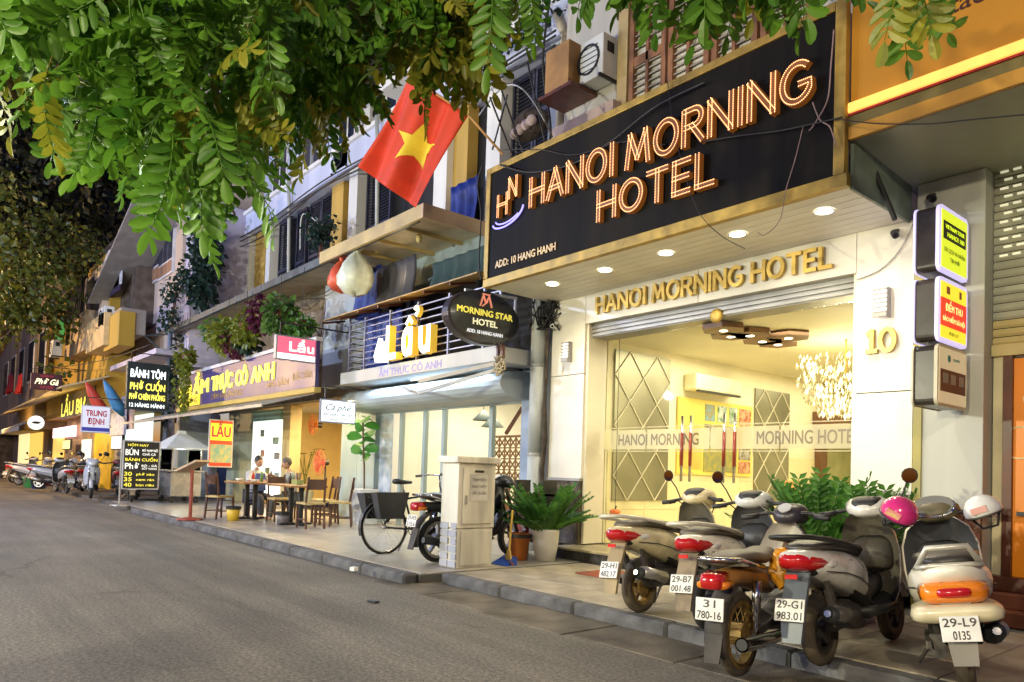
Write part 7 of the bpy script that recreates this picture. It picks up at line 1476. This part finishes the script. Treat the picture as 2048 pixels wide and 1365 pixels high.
hanging(604, 652, 5.9, (.35, .25, .22), 160, LFG, .13, 'small green plant in a brown pot above the Lẩu light box'); hanging(470, 690, 5.75, (.3, .3, .3), 140, LFP, .13, 'pinkish plant tucked among the yellow ferns')
hanging(372, 715, 5.6, (.34, .25, .3), 160, LFY, .14, 'long trailing vine hanging over the yellow sign panel', 14); hanging(425, 660, 5.9, (.4, .3, .3), 160, LFG, .14, 'green fern near the blue canopy post'); hanging(500, 690, 5.9, (.35, .25, .2), 120, LFD, .13, 'dark plant sitting on the violet sign top')
def bush(name, lab, px, py, Y, r, n, m, size, cat='bush'):
    p = atY(px, py, Y); t = thing(name, lab, cat, p); b = MB()
    for i in range(9):
        c = p+Vector((random.uniform(-.7, .7)*r[0], random.uniform(-.7, .7)*r[1], random.uniform(-.7, .7)*r[2])); foliage(b, c, (r[0]*.5, r[1]*.5, r[2]*.42), n//9, size, .5, .1)
    kind(build('leaves', b, m, t), 'stuff'); build('stem', MB().tube([p-Vector((0, 0, r[2])), p+Vector((0, .1, r[2]*.5))], .04, 6), BRW, t)
bush('climbing_shrub', 'dark blue green shrub spilling over the balcony above the violet sign', 412, 530, 6.6, (1.0, .7, 1.4), 1000, LFD, .2); bush('climbing_shrub', 'small dark shrub on the canopy in front of slate shutters', 640, 475, 7.2, (.7, .3, .5), 260, LFD, .13); bush('climbing_shrub', 'green creeper on the post under the blue canopy corner', 355, 740, 6.2, (.45, .3, 1.6), 420, LFD, .15); bush('climbing_shrub', 'vines trailing over the white lattice balcony', 345, 600, 5.8, (.9, .3, .9), 300, LFD, .14)
bush('climbing_shrub', 'weeds growing along the soot stained cornice near the flag', 1010, 75, 7.5, (1.6, .2, .22), 180, LFD, .12)
# far street tree on the left
def tree(lab, base, tops, m, n, size, wood):
    t = thing('street_tree', lab, 'tree', base); b = Vector(base); top = b+Vector((0, 0, 5.5))
    build('trunk', MB().tube([b, b+Vector((.1, .1, 2)), b+Vector((.0, .2, 4)), top], [.32, .26, .22, .14], 10), wood, t, smooth=True); fo = MB()
    for c, r, k in tops:
        c = Vector(c); build('limb', MB().tube([b+Vector((0, .15, 3.2)), (b+Vector((0, 0, 4.2))+c)/2, c], [.16, .10, .04], 7), wood, t, smooth=True)
        for i in range(14):
            q = c+Vector((random.gauss(0, .5)*r, random.gauss(0, .5)*r, random.gauss(0, .4)*r)); foliage(fo, q, r*.42, int(n*k/14), size, .5, .1)
    kind(build('crown', fo, m, t), 'stuff')
BARK = mat('bark', (.07, .05, .035), .9, var=.4, scale=5, bump=.6)
D_ = lambda px, py, d: tuple(atD(px, py, d))
tree('tree with olive yellow lit leaves at the far left', (-33.5, 1.4, 0), [(D_(20, 480, 26), 2.2, 1), (D_(70, 560, 25), 1.6, .9), (D_(30, 640, 25), 1.5, .9), (D_(110, 500, 27), 1.6, .8), (D_(90, 620, 26), 1.1, .5)], leafmat('leaf_olive', (.025, .05, .008), (.15, .16, .02)), 800, .22, BARK)
tree('tall dark tree behind the yellow house on the left', (-44, 2.0, 0), [(D_(60, 330, 34), 4, 1), (D_(160, 400, 33), 3, 1), (D_(110, 250, 36), 4.5, 1), (D_(20, 420, 33), 3, 1), (D_(250, 330, 37), 3.5, .8), (D_(-20, 200, 36), 5, 1), (D_(40, 380, 39), 4.5, 1.2), (D_(120, 300, 40), 5, 1.2), (D_(190, 370, 40), 3.5, 1)], leafmat('leaf_night', (.006, .012, .006), (.035, .04, .012)), 900, .38, BARK)
# overhanging street tree: pinnate leaves close to the camera
OT = thing('overhanging_tree', 'street tree whose feathery green leaves hang across the top', 'tree', (-3.4, -2.2, .0))
TB = Vector((-3.4, -2.2, 0))
build('trunk', MB().tube([TB, TB+Vector((.05, .1, 2)), TB+Vector((.1, .2, 4.2)), TB+Vector((.0, .3, 6))], [.26, .22, .18, .14], 12), BARK, OT, smooth=True)
def limb(pts, r0, r1):
    k = len(pts); build('branch', MB().tube(pts, [r0+(r1-r0)*i/(k-1) for i in range(k)], 8), mat('bark_warm', (.13, .075, .04), .85, var=.3, scale=9, bump=.4), OT, smooth=True)
P4 = TB+Vector((.1, .25, 4.6))
limb([P4, atD(150, -330, 3.6), atD(205, -60, 4.0), atD(228, 70, 4.1), atD(262, 165, 4.2), atD(325, 222, 4.3), atD(385, 255, 4.4), atD(470, 300, 4.5)], .09, .012)
limb([atD(205, -60, 4.0), atD(196, 60, 3.8), atD(200, 160, 3.8), atD(150, 260, 3.7)], .03, .008)
limb([P4, atD(500, -320, 4.0), atD(600, -100, 4.6), atD(620, 60, 4.8), atD(640, 200, 4.9)], .07, .01)
limb([P4, atD(900, -400, 3.8), atD(820, -120, 4.4), atD(840, 60, 4.6), atD(870, 190, 4.7)], .06, .008)
limb([P4, atD(1300, -450, 3.0), atD(1480, -200, 3.3), atD(1560, -20, 3.4), atD(1580, 60, 3.4)], .06, .008)
limb([P4, atD(-60, -250, 3.4), atD(-20, 60, 3.4), atD(40, 220, 3.5)], .06, .01)
limb([atD(325, 222, 4.3), atD(420, 330, 4.3), atD(470, 430, 4.3)], .02, .006)
limb([atD(228, 70, 4.1), atD(120, 130, 3.9), atD(40, 240, 3.7)], .016, .005); limb([atD(262, 165, 4.2), atD(300, 300, 4.1), atD(270, 390, 4.0)], .014, .005); limb([atD(620, 60, 4.8), atD(540, 160, 4.8), atD(520, 260, 4.8)], .02, .006); limb([atD(840, 60, 4.6), atD(740, 140, 4.8), atD(690, 210, 4.9)], .02, .006); limb([atD(325, 222, 4.3), atD(380, 170, 4.5), atD(480, 140, 4.7)], .014, .005)
SPRAYS = []
LV1 = leafmat('spray_green', (.025, .11, .008), (.16, .34, .03), 2.0); LV2 = leafmat('spray_yellow', (.10, .15, .01), (.34, .32, .03), 2.0)
def spray_mesh(seed, m, L_=.40, n=9, ll=.098):
    rnd = random.Random(seed); mb = MB(); pts = []; p = Vector((0, 0, 0)); v = Vector((1, 0, .1))
    for i in range(8): pts.append(p.copy()); p = p+v.normalized()*L_/7; v += Vector((0, rnd.uniform(-.04, .04), -.14))
    mb.tube(pts, [.0045-.0004*i for i in range(8)], 4)
    for i in range(n):
        t = .18+.82*i/(n-1); k = min(int(t*7), 6); q = pts[k]+(pts[k+1]-pts[k])*(t*7-k); ax = (pts[k+1]-pts[k]).normalized(); side = Vector((0, 1, 0)); up = ax.cross(side)*-1
        for s in ((-1, 1) if i < n-1 else (0,)):
            a = (side*s*rnd.uniform(.7, .95)+ax*(rnd.uniform(.35, .6) if s else 1)+Vector((0, 0, rnd.uniform(-.45, -.05)))).normalized(); nn = (a.cross(ax) if s else side.cross(a)).normalized(); b = a.cross(nn).normalized(); l = ll*rnd.uniform(.8, 1.15); w_ = l*rnd.uniform(.17, .22)
            nn = nn*(.14*l); st_ = ((.0, .0), (.18, .62), (.42, .95), (.68, 1), (.88, .68), (1, .0)); k0 = len(mb.v); V_ = []
            for (tt, ww) in st_:
                c_ = q+a*l*tt-nn*1.1*tt*tt; V_ += [c_+b*w_*ww+nn*ww*.7, c_, c_-b*w_*ww+nn*ww*.7]
            mb.add(V_, [(j*3+e, j*3+e+1, j*3+e+4, j*3+e+3) for j in range(5) for e in (0, 1)])
    return mb
for i in range(8):
    me = spray_mesh(i, LV1).mesh('leaf_spray'); me.polygons.foreach_set('use_smooth', [True]*len(me.polygons)); me.materials.append(LV1 if i < 6 else LV2); SPRAYS.append(me)
def inside(poly, x, y):
    c = False; j = len(poly)-1
    for i in range(len(poly)):
        (xi, yi), (xj, yj) = poly[i], poly[j]
        if (yi > y) != (yj > y) and x < (xj-xi)*(y-yi)/(yj-yi)+xi: c = not c
        j = i
    return c
ZONES = [  # outlines of the leaf masses seen from the street, with depth range, number, yellow share
    ([(-120, -200), (560, -200), (560, 60), (480, 250), (500, 380), (430, 350), (330, 320), (230, 250), (150, 220), (40, 170), (-120, 150)], 3.0, 4.8, 400, .08),
    ([(420, -150), (960, -150), (930, 20), (880, 70), (800, 80), (700, 60), (640, 110), (600, 210), (540, 250), (440, 200)], 4.0, 6.0, 300, .3),
    ([(800, -60), (950, -60), (935, 60), (905, 130), (850, 110), (800, 50)], 4.2, 5.2, 70, .8),  # mostly yellow: warm light on these leaves put into their colour
    ([(640, 50), (740, 60), (720, 140), (660, 180), (600, 210)], 4.6, 5.4, 60, .35),
    ([(950, -90), (1090, -90), (1050, -18), (960, -22)], 3.6, 4.4, 9, .1), ([(1180, -170), (1360, -170), (1330, -60), (1200, -60)], 3.1, 3.8, 13, .1),
    ([(1380, -190), (1720, -190), (1690, -100), (1620, -80), (1500, -60), (1400, -100)], 3.2, 4.0, 34, .1), ([(1790, -90), (1830, -90), (1820, -60), (1795, -60)], 2.8, 3.2, 4, .5)]
cand = []
for poly, d0, d1, n, yel in ZONES:
    xs__ = [p[0] for p in poly]; ys__ = [p[1] for p in poly]; c = 0
    while c < n:
        x, y = random.uniform(min(xs__), max(xs__)), random.uniform(min(ys__), max(ys__))
        if not inside(poly, x, y): continue
        c += 1; d = random.uniform(d0, d1); cand.append((d, x, y, random.random() < yel))
cand.sort(); rest = {0: MB(), 1: MB()}
inview = [c for c in cand if -40 < c[1] < 2080 and c[2] > -60]; outv = [c for c in cand if c not in inview]
for i, (d, x, y, yl) in enumerate(inview+outv):
    p = atD(x, y, d); a = random.uniform(0, 6.283); me = SPRAYS[random.choice((6, 7)) if yl else random.randrange(6)]
    M_ = Matrix.Translation(p) @ Matrix.Rotation(a, 4, 'Z') @ Matrix.Rotation(R(random.uniform(-5, 75)), 4, 'Y') @ Matrix.Rotation(R(random.gauss(0, 35)), 4, 'X') @ Matrix.Diagonal((*[random.uniform(.75, 1.2)]*3, 1))
    if i < 290:
        o = bpy.data.objects.new('leaf_spray', me); COL.objects.link(o); o.parent = OT; o.matrix_basis = Matrix.Translation(-OT.location) @ M_
    else:
        mb = rest[1 if yl else 0]; mb.add([M_ @ v.co for v in me.vertices], [tuple(f.vertices) for f in me.polygons])
kind(build('foliage', rest[0], LV1, OT), 'stuff'); kind(build('foliage', rest[1], LV2, OT), 'stuff')
# litter on the road
random.seed(2)
tag(build('paper_scrap', MB().obox(tuple(atZ(747, 1203, .012)), (.05, .01, 0), (-.01, .03, 0), (0, 0, .008)), BLKP), 'small black scrap lying on the road', 'litter')
tag(build('paper_scrap', MB().obox(tuple(atZ(708, 1138, .10)), (.03, .01, 0), (-.01, .03, 0), (0, 0, .02)), WHT), 'small white scrap at the end of the kerb', 'litter')

# small things on the tables
for i, (t_, dx, dy, c_, lab) in enumerate(((T1, -.2, .1, (.45, .05, .03), 'red sauce bottle on the occupied table'), (T1, .05, .18, (.1, .25, .06), 'green bottle on the occupied table'), (T2, -.3, .12, (.5, .3, .05), 'amber sauce bottle on the empty table'), (T2, -.42, .05, (.03, .03, .03), 'dark soy bottle on the empty table'))):
    p = Vector((t_.x+dx, t_.y+dy, .842)); tag(build('bottle', MB().lathe([(0, 0), (.03, 0), (.032, .12), (.014, .16), (.014, .2), (0, .2)], p, 10), mat('bottle_%d' % i, c_, .15, coat=.6), smooth=True), lab, 'bottle')
for i, (dx, dy, lab) in enumerate(((-.35, -.12, 'left white bowl on the occupied table'), (.3, -.05, 'right white bowl on the occupied table'))):
    p = Vector((T1.x+dx, T1.y+dy, .842)); tag(build('bowl', MB().lathe([(0, 0), (.04, 0), (.085, .05), (.08, .05), (.038, .008), (0, .008)], p, 14), WHT, smooth=True), lab, 'bowl')
